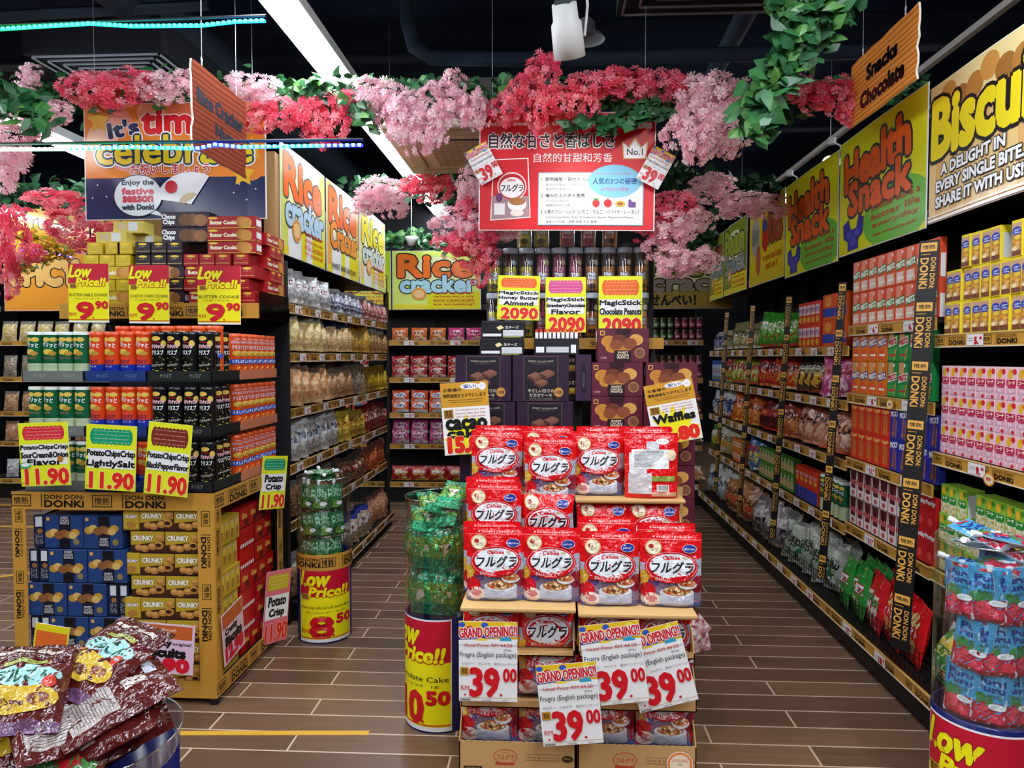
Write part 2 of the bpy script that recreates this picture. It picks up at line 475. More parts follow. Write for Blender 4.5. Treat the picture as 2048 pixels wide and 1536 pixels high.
# ================================================================== lights of the shop, and a few added out of view
TUBE = 26
def tube_light(label, x, y0, y1, z, s=TUBE, n=1, w=.052):
    t = thing('tube_light', label, 'light', loc=(x, y0, z))
    L_ = y1 - y0
    h = MB(); h.box(-.075, .075, 0, L_, .028, .085, M('#d5d9dc', 'card')); h.box(-.085, .085, 0, L_, .02, .028, M('#e6eaec', 'card'))
    O('housing', h, t)
    k = max(1, round(L_ / 1.2))
    for i in range(k):
        a = L_ * i / k; e = L_ * (i + 1) / k
        g = MB(); g.grid(lambda u, v: (w * math.cos(PI + PI * u), a + .012 + (e - a - .024) * v, .02 + w * math.sin(PI + PI * u)), 6, 1, M('#f3f8ff', 'emit', s), True, flip=True)
        O('diffuser', g, t)
    for q in (L_ * .06, L_ * .36, L_ * .66, L_ * .96):
        g = MB(); g.tube([(0, q, .08), (0, q, CEIL - z)], .003, STEEL, 5); O('wire', g, t)
    return t
tube_light('long bright white tube light over the middle aisle', -1.16, -3.0, 9.5, 3.0)
pL = [AZ(0, 235, 3.0), AZ(0, 432, 3.0)]
tube_light('bright white tube light above the celebration banner, behind the pale blossoms', pL[0].x, -2, 6.2, 3.0)
tube_light('bright white tube light at far left over the coral blossoms', pL[1].x + .2, 0, 7.9, 3.0)
tube_light('white tube light over the entrance behind the display, right of the middle aisle', 1.0, -3.6, 2.3, 3.05, TUBE * 1.9)  # added tube kept out of frame, lights the right shelves from the viewer's side
tube_light('white tube light over the entrance behind the display, far right', 3.3, -3.6, 12, 3.3, TUBE * .5)  # added tube hidden past the right gondola, only for extra light

def spot(name_label, head, aim, power, track_z, col=(1, .97, .94), size=62, r=.052, L_=.17, arm=True):
    """a white track spotlight: adapter, yoke, ribbed can, lit lens"""
    head = Vector(head); d = (Vector(aim) - head).normalized()
    t = thing('track_spotlight', name_label, 'spotlight', loc=head)
    q = d.to_track_quat('-Z', 'Y')
    can = MB(); W_ = M('#d9dcdc', 'card'); prof = [(r * .55, L_ * .62), (r * .8, L_ * .6), (r * .84, L_ * .3), (r, L_ * .22), (r * 1.06, -L_ * .4), (r * .98, -L_ * .4), (r * .9, -L_ * .3)]
    can.lathe(prof, 20, W_); can.lathe([(0.0001, L_ * .62), (r * .55, L_ * .62)], 20, M('#7b8a90', 'metal'))
    for i in range(7): can.box(-r * .5, r * .5, -r * .6 + i * r * .2 - .0015, -r * .6 + i * r * .2 + .0015, L_ * .3, L_ * .68, M('#5f6f78', 'metal'))
    c = O('can', can, t); c.rotation_mode = 'QUATERNION'; c.rotation_quaternion = q
    ln = MB(); ln.lathe([(0.0001, -L_ * .3), (r * .9, -L_ * .3)], 20, M('#fff8ef', 'emit', 30)); l = O('lens', ln, t); l.rotation_mode = 'QUATERNION'; l.rotation_quaternion = q
    k = MB(); dz = track_z - head.z
    k.tube([(0, 0, dz), (0, 0, dz - .05)], .028, W_, 10); k.tube([(0, 0, dz - .03), (r * 1.15, 0, dz - .06), (r * 1.3, 0, dz * .4), (r * 1.12, 0, 0)], .006, W_, 6)
    O('yoke', k, t)
    ld = bpy.data.lights.new('spot_lamp', 'SPOT'); ld.energy = power; ld.spot_size = RD(size); ld.spot_blend = .7; ld.shadow_soft_size = .05; ld.color = col
    lo = bpy.data.objects.new('spot_lamp', ld); PEND.append(lo); lo.parent = t; lo.location = d * (L_ * .42); lo.rotation_mode = 'QUATERNION'; lo.rotation_quaternion = q
    return t
def track(label, pts):
    b = MB(); p0, p1 = Vector(pts[0]), Vector(pts[1]); d = (p1 - p0); n = Vector((d.y, -d.x, 0)).normalized() * .017
    W_ = M('#c9c6c2', 'card')
    vs = [p0 - n, p0 + n, p1 + n, p1 - n]; vs = vs + [v + Vector((0, 0, .034)) for v in vs]
    b.add(vs, [(0, 3, 2, 1), (4, 5, 6, 7), (0, 1, 5, 4), (1, 2, 6, 5), (2, 3, 7, 6), (3, 0, 4, 7)], W_)
    u = d.normalized() * .012; m = (p0 + p1) / 2
    t = thing('light_track', label, 'track', b)
    w = MB()
    for f in (.08, .5, .92): w.tube([p0 + d * f + Vector((0, 0, .03)), p0 + d * f + Vector((0, 0, CEIL - p0.z))], .004, STEEL, 5)
    O('wire', w, t); return t
track('white lighting track above the hanging red poster', [(.035, .6, 3.1), (.035, 4.4, 3.1)])
track('long white lighting track above the right gondola posters', [(2.09, 2.6, 3.1), (2.09, 8.6, 3.1)])
hp = AY(1135, 72, 3.0)
spot('large white track spotlight above the red poster', hp, (.25, 3.75, 1.6), 15, 3.1, size=70, r=.062, L_=.2)
spot('white track spotlight nearer the entrance aimed at the red cereal bags', (.035, 1.55, 2.95), (.02, 2.8, .8), 34, 3.1, size=70)  # out-of-frame spot added to light the fronts of the cereal bags
def sp(px, py, Y, aim, P, lab):
    h = AX(px, py, 2.02); h.x = 2.05; return spot(lab, h, aim, P, 3.1)
sp(1655, 325, 0, (.6, 3.4, 2.2), 18, 'lit white track spotlight beside the large health snack poster')
sp(1572, 395, 0, (.5, 4.6, 1.8), 16, 'lit white track spotlight over the second health snack poster')
sp(1466, 455, 0, (.3, 6.0, 1.5), 22, 'lit white track spotlight nearest the back of the right aisle')
# pendant dome seen behind the spotlight
t = thing('dome_lamp', 'small grey dome lamp hanging behind the large white spotlight', 'lamp', loc=AY(1172, 62, 4.3))
b = MB(); b.lathe([(.11, -.05), (.1, -.03), (.055, -.01), (.05, .05), (.03, .07), (.0001, .075)], 18, M('#8b9096', 'card')); O('shade', b, t)
b = MB(); b.tube([(0, 0, .07), (0, 0, .5)], .006, BLK, 6); O('cord', b, t)
p = AY(823, 481, 7.0)
t = thing('dome_lamp', 'small white ceiling sensor dome above the rice cracker poster', 'lamp', loc=p)
b = MB(); b.lathe([(.0001, -.05), (.03, -.045), (.05, 0), (.07, .035), (.0001, .04)], 16, WHT); O('shade', b, t)
b = MB(); b.tube([(0, 0, .04), (0, 0, CEIL - p.z)], .004, STEEL, 5); O('cord', b, t)

# led rope strips: dots whose colour drifts from green to blue
def led(label, pts, cols, n, r=.0056, s=40, rail=True):
    t = thing('led_light_strip', label, 'light strip', loc=(0, 0, 0))
    P = [Vector(p) for p in pts]; ls = [0]
    for a, c in zip(P, P[1:]): ls.append(ls[-1] + (c - a).length)
    def at(f):
        q = f * ls[-1]
        for i in range(len(P) - 1):
            if q <= ls[i + 1] + 1e-9: return P[i].lerp(P[i + 1], (q - ls[i]) / (ls[i + 1] - ls[i]))
        return P[-1]
    dots = MB(); tape = MB()
    for i in range(n):
        f = (i + .5) / n; c = at(f); k = min(int(f * len(cols)), len(cols) - 1); m = M(cols[k], 'emit', s)
        dots.box(c.x - r, c.x + r, c.y - r, c.y + r * .2, c.z - r * .9, c.z + r * .9, m)
    K = 40
    for i in range(K):
        a, c = at(i / K), at((i + 1) / K); k = min(int((i + .5) / K * len(cols)), len(cols) - 1)
        tape.tube([a + Vector((0, .004, 0)), c + Vector((0, .004, 0))], .006, M(cols[k], 'emit', 3), 6)
    O('tape', tape, t); O('diodes', dots, t)
    if rail:
        g = MB(); a, c = P[0], P[-1]; up = Vector((0, .01, .022))
        g.tube([a + up, c + up], .006, BLK, 6); O('rail', g, t)
    return t
Y1 = 2.75
led('green to cyan light strip high at the upper left', [AY(-30, 60, Y1), AY(60, 54, Y1), AY(180, 47, Y1), AY(260, 52, Y1), AY(400, 51, Y1), AY(470, 43, Y1), AY(530, 41, Y1)], ['#0fd66a', '#10d98a', '#10d8b0', '#0fd0e0', '#10c4f4', '#12a8ff'], 52)
Y2 = 2.6
led('light strip with green, cyan and blue diodes crossing the celebration banner', [AY(-30, 299, Y2), AY(130, 298, Y2), AY(265, 294, Y2), AY(395, 297, Y2), AY(430, 289, Y2), AY(480, 294, Y2), AY(600, 292, Y2), AY(725, 290, Y2)], ['#b8f5d8', '#8ef0c0', '#2fe89a', '#20e0a8', '#18c8f0', '#2038ff', '#1c6cff', '#1c80ff', '#2030ff'], 64)
led('short violet light strip in the far left corner', [AY(42, 501, 5.4), AY(90, 503, 5.4), AY(145, 515, 5.4)], ['#5a2cff', '#4a30ff'], 14)

# air-conditioning cassette and vents
ac = thing('air_conditioner', 'white ceiling air conditioner cassette behind the pale pink blossoms', 'air conditioner')
zc = 2.8
b = MB(); x0, x1, y0, y1 = -.98, .08, 4.12, 5.18
b.cbox(x0, x1, y0, y1, zc, zc + .05, M('#ddd2bd', 'card'), .012); b.box(x0 + .08, x1 - .08, y0 + .08, y1 - .08, zc + .05, zc + .3, M('#4a4a48', 'card')); O('casing', b, ac)
g = MB(); gx0, gx1, gy0, gy1 = x0 + .24, x1 - .24, y0 + .24, y1 - .24
g.box(gx0, gx1, gy0, gy1, zc - .004, zc - .001, M('#2b2a28', 'matte'))
for i in range(14): g.box(gx0, gx1, gy0 + (gy1 - gy0) * (i + .5) / 14 - .008, gy0 + (gy1 - gy0) * (i + .5) / 14 + .008, zc - .012, zc - .004, M('#d8c9ae', 'card'))
for i in range(12): g.box(gx0 + (gx1 - gx0) * i / 11 - .003, gx0 + (gx1 - gx0) * i / 11 + .003, gy0, gy1, zc - .013, zc - .005, M('#c8baa0', 'card'))
O('grille', g, ac)
for (a, c, e, f) in ((x0 + .1, x1 - .1, y0 + .06, y0 + .15), (x0 + .1, x1 - .1, y1 - .15, y1 - .06), (x0 + .06, x0 + .15, y0 + .2, y1 - .2), (x1 - .15, x1 - .06, y0 + .2, y1 - .2)):
    g = MB(); g.cbox(a, c, e, f, zc - .012, zc - .001, M('#c8bca4', 'card'), .004); O('louver', g, ac)
def diffuser(label, x0, x1, y0, y1, z, line, n=7):
    t = thing('air_vent', label, 'vent'); b = MB(); b.box(x0, x1, y0, y1, z, z + .2, M('#14181f', 'matte')); O('duct', b, t)
    g = MB(); lm = M(line, 'card')
    for i in range(n):
        e = (x1 - x0) * (.03 + .47 * i / n); a, c, d, f = x0 + e, x1 - e, y0 + e * (y1 - y0) / (x1 - x0), y1 - e * (y1 - y0) / (x1 - x0); w = .009
        g.box(a, c, d, d + w, z - .01, z, lm); g.box(a, c, f - w, f, z - .01, z, lm); g.box(a, a + w, d, f, z - .01, z, lm); g.box(c - w, c, d, f, z - .01, z, lm)
    O('frame', g, t)
q0, q1 = AZ(45, 108, 3.25), AZ(330, 108, 3.25)
diffuser('dark square ceiling vent at the upper left above the garland', q0.x, q1.x, q0.y, q0.y + .85, 3.25, '#8b96a4')
q0, q1 = AZ(1232, 34, 3.2), AZ(1440, 34, 3.2)
diffuser('dark ceiling vent at top right of the white spotlight', q0.x, q0.x + .8, q0.y - .8, q0.y, 3.2, '#6e6468', 5)

# ================================================================== gondola shelving
SHB = M('#121214', 'black')
_rail = {}
def rail_mesh(W, h=.054, key=0):
    k = (round(W, 3), h, key)
    if k not in _rail:
        b = MB(); b.box(0, W, -.006, .002, -h, 0, AMB); b.box(0, W, -.009, -.006, -h, -h + .004, M('#e8e2d2', 'gloss')); b.box(0, W, -.009, -.006, -.004, 0, M('#d9c08a', 'gloss'))
        if key != 2: b.pr(donki(.02, W, h * .86, -h + h * .07, pitch=W / 3.02, frame=AMB), front(-.0062))
        _rail[k] = b.mesh('price_rail')
    return _rail[k]
def section(label, x, y, rz, W, lv, topz, D=.42, base_out=.1, basket=True, rk=0, rails=True, cap=True, rowz=None):
    """one 0.9 m bay: origin at front-left foot of the upper shelves, local -y faces the aisle"""
    t = thing('shelving_unit', label, 'shelving', loc=(x, y, 0), rz=rz, group='black gondola shelving bays')
    b = MB(); b.box(0, W, D, D + .02, 0, topz, SHB)
    for i in range(1, 15): b.box(0, W, D - .002, D, topz * i / 15 - .004, topz * i / 15, M('#000000', 'matte'))
    O('back_panel', b, t)
    for i in (0, 1):
        b = MB(); b.box(i * (W - .02), i * (W - .02) + .02, D - .05, D, 0, topz, BLK); O('upright', b, t)
    b = MB(); b.box(0, W, -base_out + .02, D, 0, lv[-1] - .05, M('#0c0c0d', 'black')); O('kick_base', b, t)
    for i, z in enumerate(lv):
        last = i == len(lv) - 1
        y0 = -base_out if last else 0
        b = MB(); b.box(.001, W - .001, y0, D - .003, z - .022, z - .004, SHB)
        s_ = O('shelf', b, t)
        if rails:
            r_ = O('price_rail', rail_mesh(W, key=rk), s_, (0, y0, z))
    if cap:
        b = MB(); b.box(.001, W - .001, 0, D - .003, topz - .66 + .03, topz - .66 + .055, SHB)
        for q in range(5): b.box(W * (q + .5) / 5 - .004, W * (q + .5) / 5 + .004, -.006, 0, topz - .66 + .0, topz - .66 + .06, STEEL)
        b.box(.001, W - .001, -.004, 0, topz - .66 + .0, topz - .66 + .055, M('#1d1a18', 'gloss')); O('shelf', b, t)
    if basket:
        b = MB(); z = lv[-1]; y0 = -base_out + .006; bm = M('#1a1a1c', 'metal')
        for i in range(23): xx = W * (i + .5) / 23; b.box(xx - .0012, xx + .0012, y0, y0 + .0024, z + .005, z + .13, bm)
        for k in range(5): zz = z + .01 + .03 * k; b.box(0, W, y0 - .001, y0 + .002, zz - .0012, zz + .0012, bm)
        O('wire_basket', b, t)
    return t
RX = 1.6
LV1 = [1.665, 1.31, .965, .615, .165]; LV2 = [1.56, 1.265, .94, .59, .165]; LVN = [1.592, 1.108, .622, .165]
RZ = -PI / 2
# right run, near to far; with rz=-90 local x runs toward the camera, so the origin is the far end
SEC = [('black shelving bay with butter biscuits at the near right', 3.10, .95, LVN), ('black shelving bay of stick snack boxes behind the first black ribbon', 3.98, .88, LV1),
       ('black shelving bay of tall snack cans and pink bags', 4.85, .87, LV2), ('black shelving bay with green, red and orange bags, third past the biscuits', 5.70, .85, LV2),
       ('black shelving bay with olive bags, fourth past the biscuits', 6.52, .82, LV2), ('black shelving bay at the far end of the right run', 7.36, .84, LV2)]
for lb, yf, W, lv in SEC:
    section(lb, RX, yf, RZ, W, lv, 2.72)
LX = -1.47
LLV = [1.80, 1.525, 1.205, .885, .56, .11]
for lb, y0, W in (('near black shelving bay of the rice cracker gondola, left of the middle aisle', 4.0, .82), ('middle black shelving bay of the rice cracker gondola', 4.82, .82), ('far black shelving bay of the rice cracker gondola', 5.64, .8)):
    section(lb, LX, y0, PI / 2, W, LLV, 2.72, base_out=.06, basket=False)
b = MB(); b.box(LX - .03, LX + .015, 3.93, 3.975, 0, 2.03, BLK); thing('steel_post', 'tall black steel post at the near end of the rice cracker gondola', 'post', b)
t = thing('end_panel', 'black wire end panel at the far end of the rice cracker gondola', 'panel', loc=(LX, 6.46, 0))
b = MB(); b.box(-.02, .02, -.02, .02, 0, 2.08, BLK); b.box(-.42, -.38, -.02, .02, 0, 2.08, BLK); O('frame', b, t)
b = MB()
for i in range(30): b.box(-.4, 0, -.001, .001, .1 + i * .064, .1025 + i * .064, BLK)
for i in range(9): b.box(-.38 + i * .042, -.3775 + i * .042, -.001, .001, .08, 2.0, BLK)
O('mesh', b, t)
BY = 7.4
BLV = [1.672, 1.29, .925, .605, .215]
bx = -5.9; k = 0
names = {0: 'far left', 1: 'second from the left', 2: 'third from the left', 3: 'fourth from the left', 4: 'fifth from the left', 5: 'sixth from the left', 6: 'seventh from the left', 7: 'last on the right'}
while k < 8:
    section('black back wall shelving bay, ' + names[k], bx, BY, 0, .93, BLV, 2.64, basket=False, D=.4, base_out=.04)
    bx += .93; k += 1

# ribbons with the vertical wordmark hanging at the bay joints of the right run
def ribbon(label, y, ztop=1.98, zbot=.3, w=.062, x0=1.575, x1=1.478, full=True, ang=.62):
    b = MB(); Lr = math.hypot(ztop - zbot, x0 - x1)
    b.box(0, Lr, -.0012, .0012, -w / 2, w / 2, BLK)
    p = .245; x = .01; pr = []
    while x < Lr - .12:
        pr += R(x, -w * .4, x + .036, w * .4, GOLDT)
        pr += ROT(T('情熱', 0, 0, w * .66, .022, INK), 0, 0, PI / 2)[:0]
        pr += [q for q in SHIFT(ROT(T('情熱', 0, 0, w * .62, .018, INK), 0, 0, PI / 2), x + .018, 0)]
        pr += R(x + .046, -w * .36, x + .0485, w * .1, GOLDT)
        pr += T('DONKi', x + .125, -w * .17, .125, w * .4, GOLDT, b=.035) + T('DON DON:', x + .125, w * .27, .125, w * .24, GOLDT, b=.03)
        x += p
    b.pr(CLIP(pr, .001, -w / 2, Lr - .001, w / 2), lambda u, v, h: (u, -.0012 - h, v))
    # local +x runs down the ribbon, its face looks to -X
    dx = (x1 - x0) / Lr; dz = (zbot - ztop) / Lr
    X_ = Vector((dx, 0, dz)); Yv = Vector((math.cos(ang), math.sin(ang), 0)); Yv = Yv - X_ * X_.dot(Yv); Yv.normalize(); Z_ = X_.cross(Yv)
    Mx = Matrix((X_, Yv, Z_)).transposed().to_4x4()
    o = thing('shelf_ribbon', label, 'ribbon', b, loc=(x0, y, ztop), rot=Mx.to_euler(), group='black and gold vertical ribbons on the right run')
    return o
ribbon('wide black and gold ribbon between the biscuit bay and the stick snack bay', 3.09, w=.082, zbot=.27, x0=1.56, x1=1.47)
for y, nm in ((3.985, 'second'), (4.855, 'third'), (5.705, 'fourth'), (6.525, 'fifth')):
    ribbon('narrow black and gold ribbon on the right run, %s counting from the biscuits' % nm, y, w=.048, ztop=1.9, x0=1.565)

# yellow floor tape
for lb, pts in (('yellow floor tape strip in front of the middle aisle', [(-1.72, 2.735), (-.72, 2.79), (-.72, 2.823), (-1.72, 2.768)]),
                ('straight yellow floor tape far left, nearer line', [(-6.5, 6.1), (-2.4, 6.1), (-2.4, 6.15), (-6.5, 6.15)]),
                ('straight yellow floor tape far left, line by the back shelves', [(-6.5, 7.0), (-2.2, 7.0), (-2.2, 7.05), (-6.5, 7.05)]),
                ('slanted yellow floor tape left of the chips stand', [(-4.6, 4.1), (-2.6, 5.6), (-2.57, 5.56), (-4.57, 4.06)])):
    b = MB(); b.add([(x, y, .0015) for x, y in pts] + [(x, y, .0001) for x, y in pts], [(0, 1, 2, 3), (4, 7, 6, 5), (0, 4, 5, 1), (1, 5, 6, 2), (2, 6, 7, 3), (3, 7, 4, 0)], M('#d8a53a', 'card')); thing('floor_tape', lb, 'tape', b)
# ================================================================== printed artwork
def frugra_art(w=.215, dv=0.0):
    a = []
    a += R(-w / 2, 0, w / 2, .112, M('#7a6a84', 'film')) + E(.1, .13, .055, .06, M('#a9b6c8', 'film')) + E(-.1, .12, .05, .05, M('#b7b9cf', 'film'))
    a += E(-.09, .112, .026, .03, M('#d8a82a', 'film')) + E(-.062, .098, .02, .02, M('#5c3f7c', 'film')) + E(.095, .09, .024, .034, M('#8c1a2e', 'film'))
    a += R(-w / 2, 0, w / 2, .02, M('#5566a0', 'film'))
    a += E(-.083, .064, .027, .031, M('#c3141f', 'film')) + E(-.072, .03, .036, .026, M('#e4cfc4', 'film')) + E(-.07, .032, .02, .013, M('#c9797a', 'film'))
    a += R(-.042, .012, .078, .06, M('#b8bac8', 'film')) + E(.018, .02, .06, .016, M('#a9abbc', 'film'))
    a += E(.018, .06, .06, .02, M('#d6d8e2', 'film')) + E(.018, .065, .05, .018, M('#b07a45', 'film'))
    rnd = random.Random(3)
    for i in range(26):
        an = rnd.uniform(0, 6.28); q = rnd.random() ** .5
        a += E(.018 + .044 * q * math.cos(an), .068 + .015 * q * math.sin(an), .0065, .0045, M(rnd.choice(['#e0b27a', '#8a4f2a', '#c8321f', '#e9cf9f', '#6b3a22']), 'film'), 6)
    a += E(.055, .09, .033, .017, M('#cfd1d9', 'film')) + E(.055, .096, .03, .014, M('#b8672f', 'film'))
    for i in range(10):
        a += E(.055 + rnd.uniform(-.024, .024), .097 + rnd.uniform(-.008, .01), .006, .0045, M(rnd.choice(['#e6b066', '#9b3b1e', '#d8c6a0']), 'film'), 6)
    a += E(.0, .157, .093, .062, M('#c30c16', 'film'), 28) + E(.0, .158, .089, .057, M('#f0a8a8', 'film'), 28) + E(.0, .158, .087, .055, M('#c30c16', 'film'), 28)
    a += E(.002, .161, .079, .047, M('#dfe6ee', 'film'), 28)
    a += PL([(-.078, .104), (.03, .102), (.068, .116), (.06, .128), (-.005, .118), (-.076, .128)], M('#c8101b', 'film'))
    a += T('おいしさザクザク', -.005, .1125, .105, .014, M('#f4e3e0', 'film'), b=.02)
    a += T('Calbee', .0, .193, .06, .014, M('#d6121c', 'film'), b=.03) + E(.045, .193, .01, .005, M('#c8b98a', 'film'), 8)
    a += T('フルグラ', .002, .156, .146, .043, M('#16161c', 'film'), b=.03, sh=.18)
    a += E(-.062, .232, .029, .029, M('#c9a765', 'film')) + E(-.062, .232, .0255, .0255, M('#efe3c8', 'film')) + E(-.07, .236, .009, .009, M('#b0392c', 'film'), 10) + T('5つ', -.058, .222, .02, .011, M('#7a5424', 'film'))
    a += E(.063, .228, .025, .017, M('#e8ecf6', 'film')) + E(.063, .228, .0235, .0155, M('#2b3f9c', 'film')) + T('JAPAN', .063, .2255, .036, .009, M('#f2f4ff', 'film'), b=.03)
    a += R(-w / 2, .262, w / 2, .2632, M('#f0a0a0', 'film')) + T('▼ さらにおいしくなりました ▼', 0, .272, .13, .0055, M('#ffe9e6', 'film'), b=0)
    return a
RF = M('#dc0f17', 'film'); RF2 = M('#b80d15', 'film')
FR = frugra_art()
FRM = [bag_mesh('cereal_pouch', .215, .288, .062, RF, FR, stand=True, nu=16, nv=22, wob=.0022, seed=s, back=RF) for s in (1, 2, 3)]
def frcut(v0, v1, seed, t=.05):
    art = SHIFT(CLIP(FR, -.106, v0, .106, v1, .02), 0, -v0)
    return bag_mesh('cereal_pouch', .215, v1 - v0, t, RF, art, stand=False, seal=.004, nu=14, nv=12, wob=.002, seed=seed, back=RF)
FR_LOW = frcut(.0, .14, 4); FR_MID = frcut(.09, .228, 5); FR_UP = frcut(.10, .262, 6)
fb = R(-.09, .04, -.02, .2, M('#dfe3e8', 'film')) + R(-.08, .13, .07, .215, M('#f0f2f4', 'film')) + R(-.02, .2, .03, .25, M('#c8cdd4', 'film')) + E(.045, .25, .026, .013, WHT) + T('フルグラ', .045, .25, .04, .012, INK) + R(-.095, .02, .0, .11, M('#c9c4c6', 'film'))
fb += R(.0, .075, .095, .098, M('#8aa04a', 'film')) + R(.02, .03, .07, .06, WHT) + E(.08, .19, .02, .025, M('#ead9b8', 'film')) + R(0, .008, .1, .026, M('#d9a98a', 'film'))
for i in range(9): fb += R(.024 + i * .005, .036, .026 + i * .005, .058, INK)
for i in range(12): fb += R(-.07, .14 + i * .006, -.07 + .12 * (.6 + .4 * math.sin(i * 3.3) ** 2), .1418 + i * .006, M('#7d838a', 'card'))
FR_BACK = bag_mesh('cereal_pouch', .215, .288, .06, RF, fb, stand=True, nu=16, nv=22, seed=9, wob=.003)

def cacao_art(w=.272, h=.224):
    g = M('#cfc3b4', 'card'); a = R(-w / 2, 0, w / 2, h, M('#2a1430', 'card')) + R(-w * .3, .006, w * .3, h - .006, M('#8c7a6a', 'card')) + R(-w * .295, .007, w * .295, h - .007, M('#17111f', 'card'))
    a += T('SWEET CACAO CAKE', 0, h - .028, .12, .008, g, b=0, arc=-.5) + T('サクサク香ばしいカカオケーキ', 0, h - .043, .075, .005, M('#8d7a6c', 'card'), b=0)
    c1, c2, c3 = M('#6d4436', 'card'), M('#7f5443', 'card'), M('#4a2c24', 'card')
    for dx, dy, s_ in ((-.03, .0, 1), (.03, .012, 1), (0, -.032, .9)):
        x, y = dx, h * .56 + dy
        a += PL([(x - .036 * s_, y), (x + .004, y + .018), (x + .036 * s_, y + .006), (x - .004, y - .014)], c2) + PL([(x - .036 * s_, y), (x - .004, y - .014), (x - .004, y - .028), (x - .036 * s_, y - .014)], c3) + PL([(x - .004, y - .014), (x + .036 * s_, y + .006), (x + .036 * s_, y - .01), (x - .004, y - .028)], c1)
    a += T('やさしい甘さの', 0, .052, .125, .018, g, b=.02) + T('カカオケーキ', 0, .03, .11, .018, g, b=.02) + T('CACAO CAKE', 0, .013, .11, .003, g, b=0)
    a += E(w * .3 + .004, .045, .024, .024, M('#8a6430', 'card')) + E(w * .3 + .004, .045, .021, .021, M('#c08a44', 'card')) + T('10個', w * .3 + .004, .045, .03, .017, M('#2a1430', 'card'))
    return a
pur = M('#351a3c', 'card')
CACAO = box_mesh('cacao_cake_box', .27, .12, .223, pur, cacao_art(), rt=E(0, .11, .012, .05, M('#17111f', 'card')), lf=E(0, .11, .012, .05, M('#17111f', 'card')))
CACAO_END = box_mesh('cacao_cake_box', .075, .27, .223, pur, R(-.012, .04, .012, .165, M('#17111f', 'card')) + E(0, .16, .013, .02, M('#17111f', 'card')) + T('カ\nカ\nオ', 0, .1, .014, .07, M('#6f5a70', 'card')))
def waffle_art(w=.245, h=.163):
    a = R(-w / 2, 0, w / 2, h, M('#5e1c33', 'card')) + R(-w * .16, 0, w * .12, h, M('#40122a', 'card'))
    o, o2, ch, ch2 = M('#c98a35', 'card'), M('#e0ab57', 'card'), M('#6b2f22', 'card'), M('#8a4a30', 'card')
    for x, y, r, c_ in ((-.07, .1, .036, o), (-.055, .07, .03, o), (.06, .108, .034, o2), (0, .075, .04, o), (-.02, .105, .036, ch), (.03, .09, .034, ch2), (-.035, .085, .03, ch2)):
        a += E(x, y, r, r * .8, c_, 16)
        for k in range(-2, 3): a += PL([(x - r * .7, y + k * .009 - .004), (x + r * .7, y + k * .009 + .004), (x + r * .7, y + k * .009 + .0055), (x - r * .7, y + k * .009 - .0025)], M('#7a4420', 'card'))
    a += E(0, h - .008, .035, .02, M('#2a0f16', 'card')) + PL([(.003, h - .02), (.005, h - .02), (.0045, .09), (.0035, .09)], M('#2a0f16', 'card'))
    a += E(.078, .045, .026, .026, M('#a07a44', 'card')) + E(.078, .045, .02, .02, M('#7a4a3a', 'card')) + R(-.112, h - .034, -.09, h - .012, GOLDT) + R(-.108, h - .03, -.094, h - .016, M('#5e1c33', 'card'))
    a += R(-.045, .002, .035, .058, M('#240b14', 'card')) + T('SWEET\nCACAO\nWAFFLE', -.003, .035, .058, .034, M('#e8d8c0', 'card'), b=.03) + T('23枚', -.095, .022, .03, .012, M('#e0b0b0', 'card'))
    return a
wfs = R(-.03, .1, .01, .15, M('#e8ecf0', 'card')) + E(0, .08, .02, .014, M('#a06a30', 'card')) + T('スイート\nワッフル', 0, .035, .035, .045, M('#e8d8c0', 'card'))
WAFF = box_mesh('waffle_box', .245, .1, .163, M('#5e1c33', 'card'), waffle_art(), lf=wfs, rt=wfs)

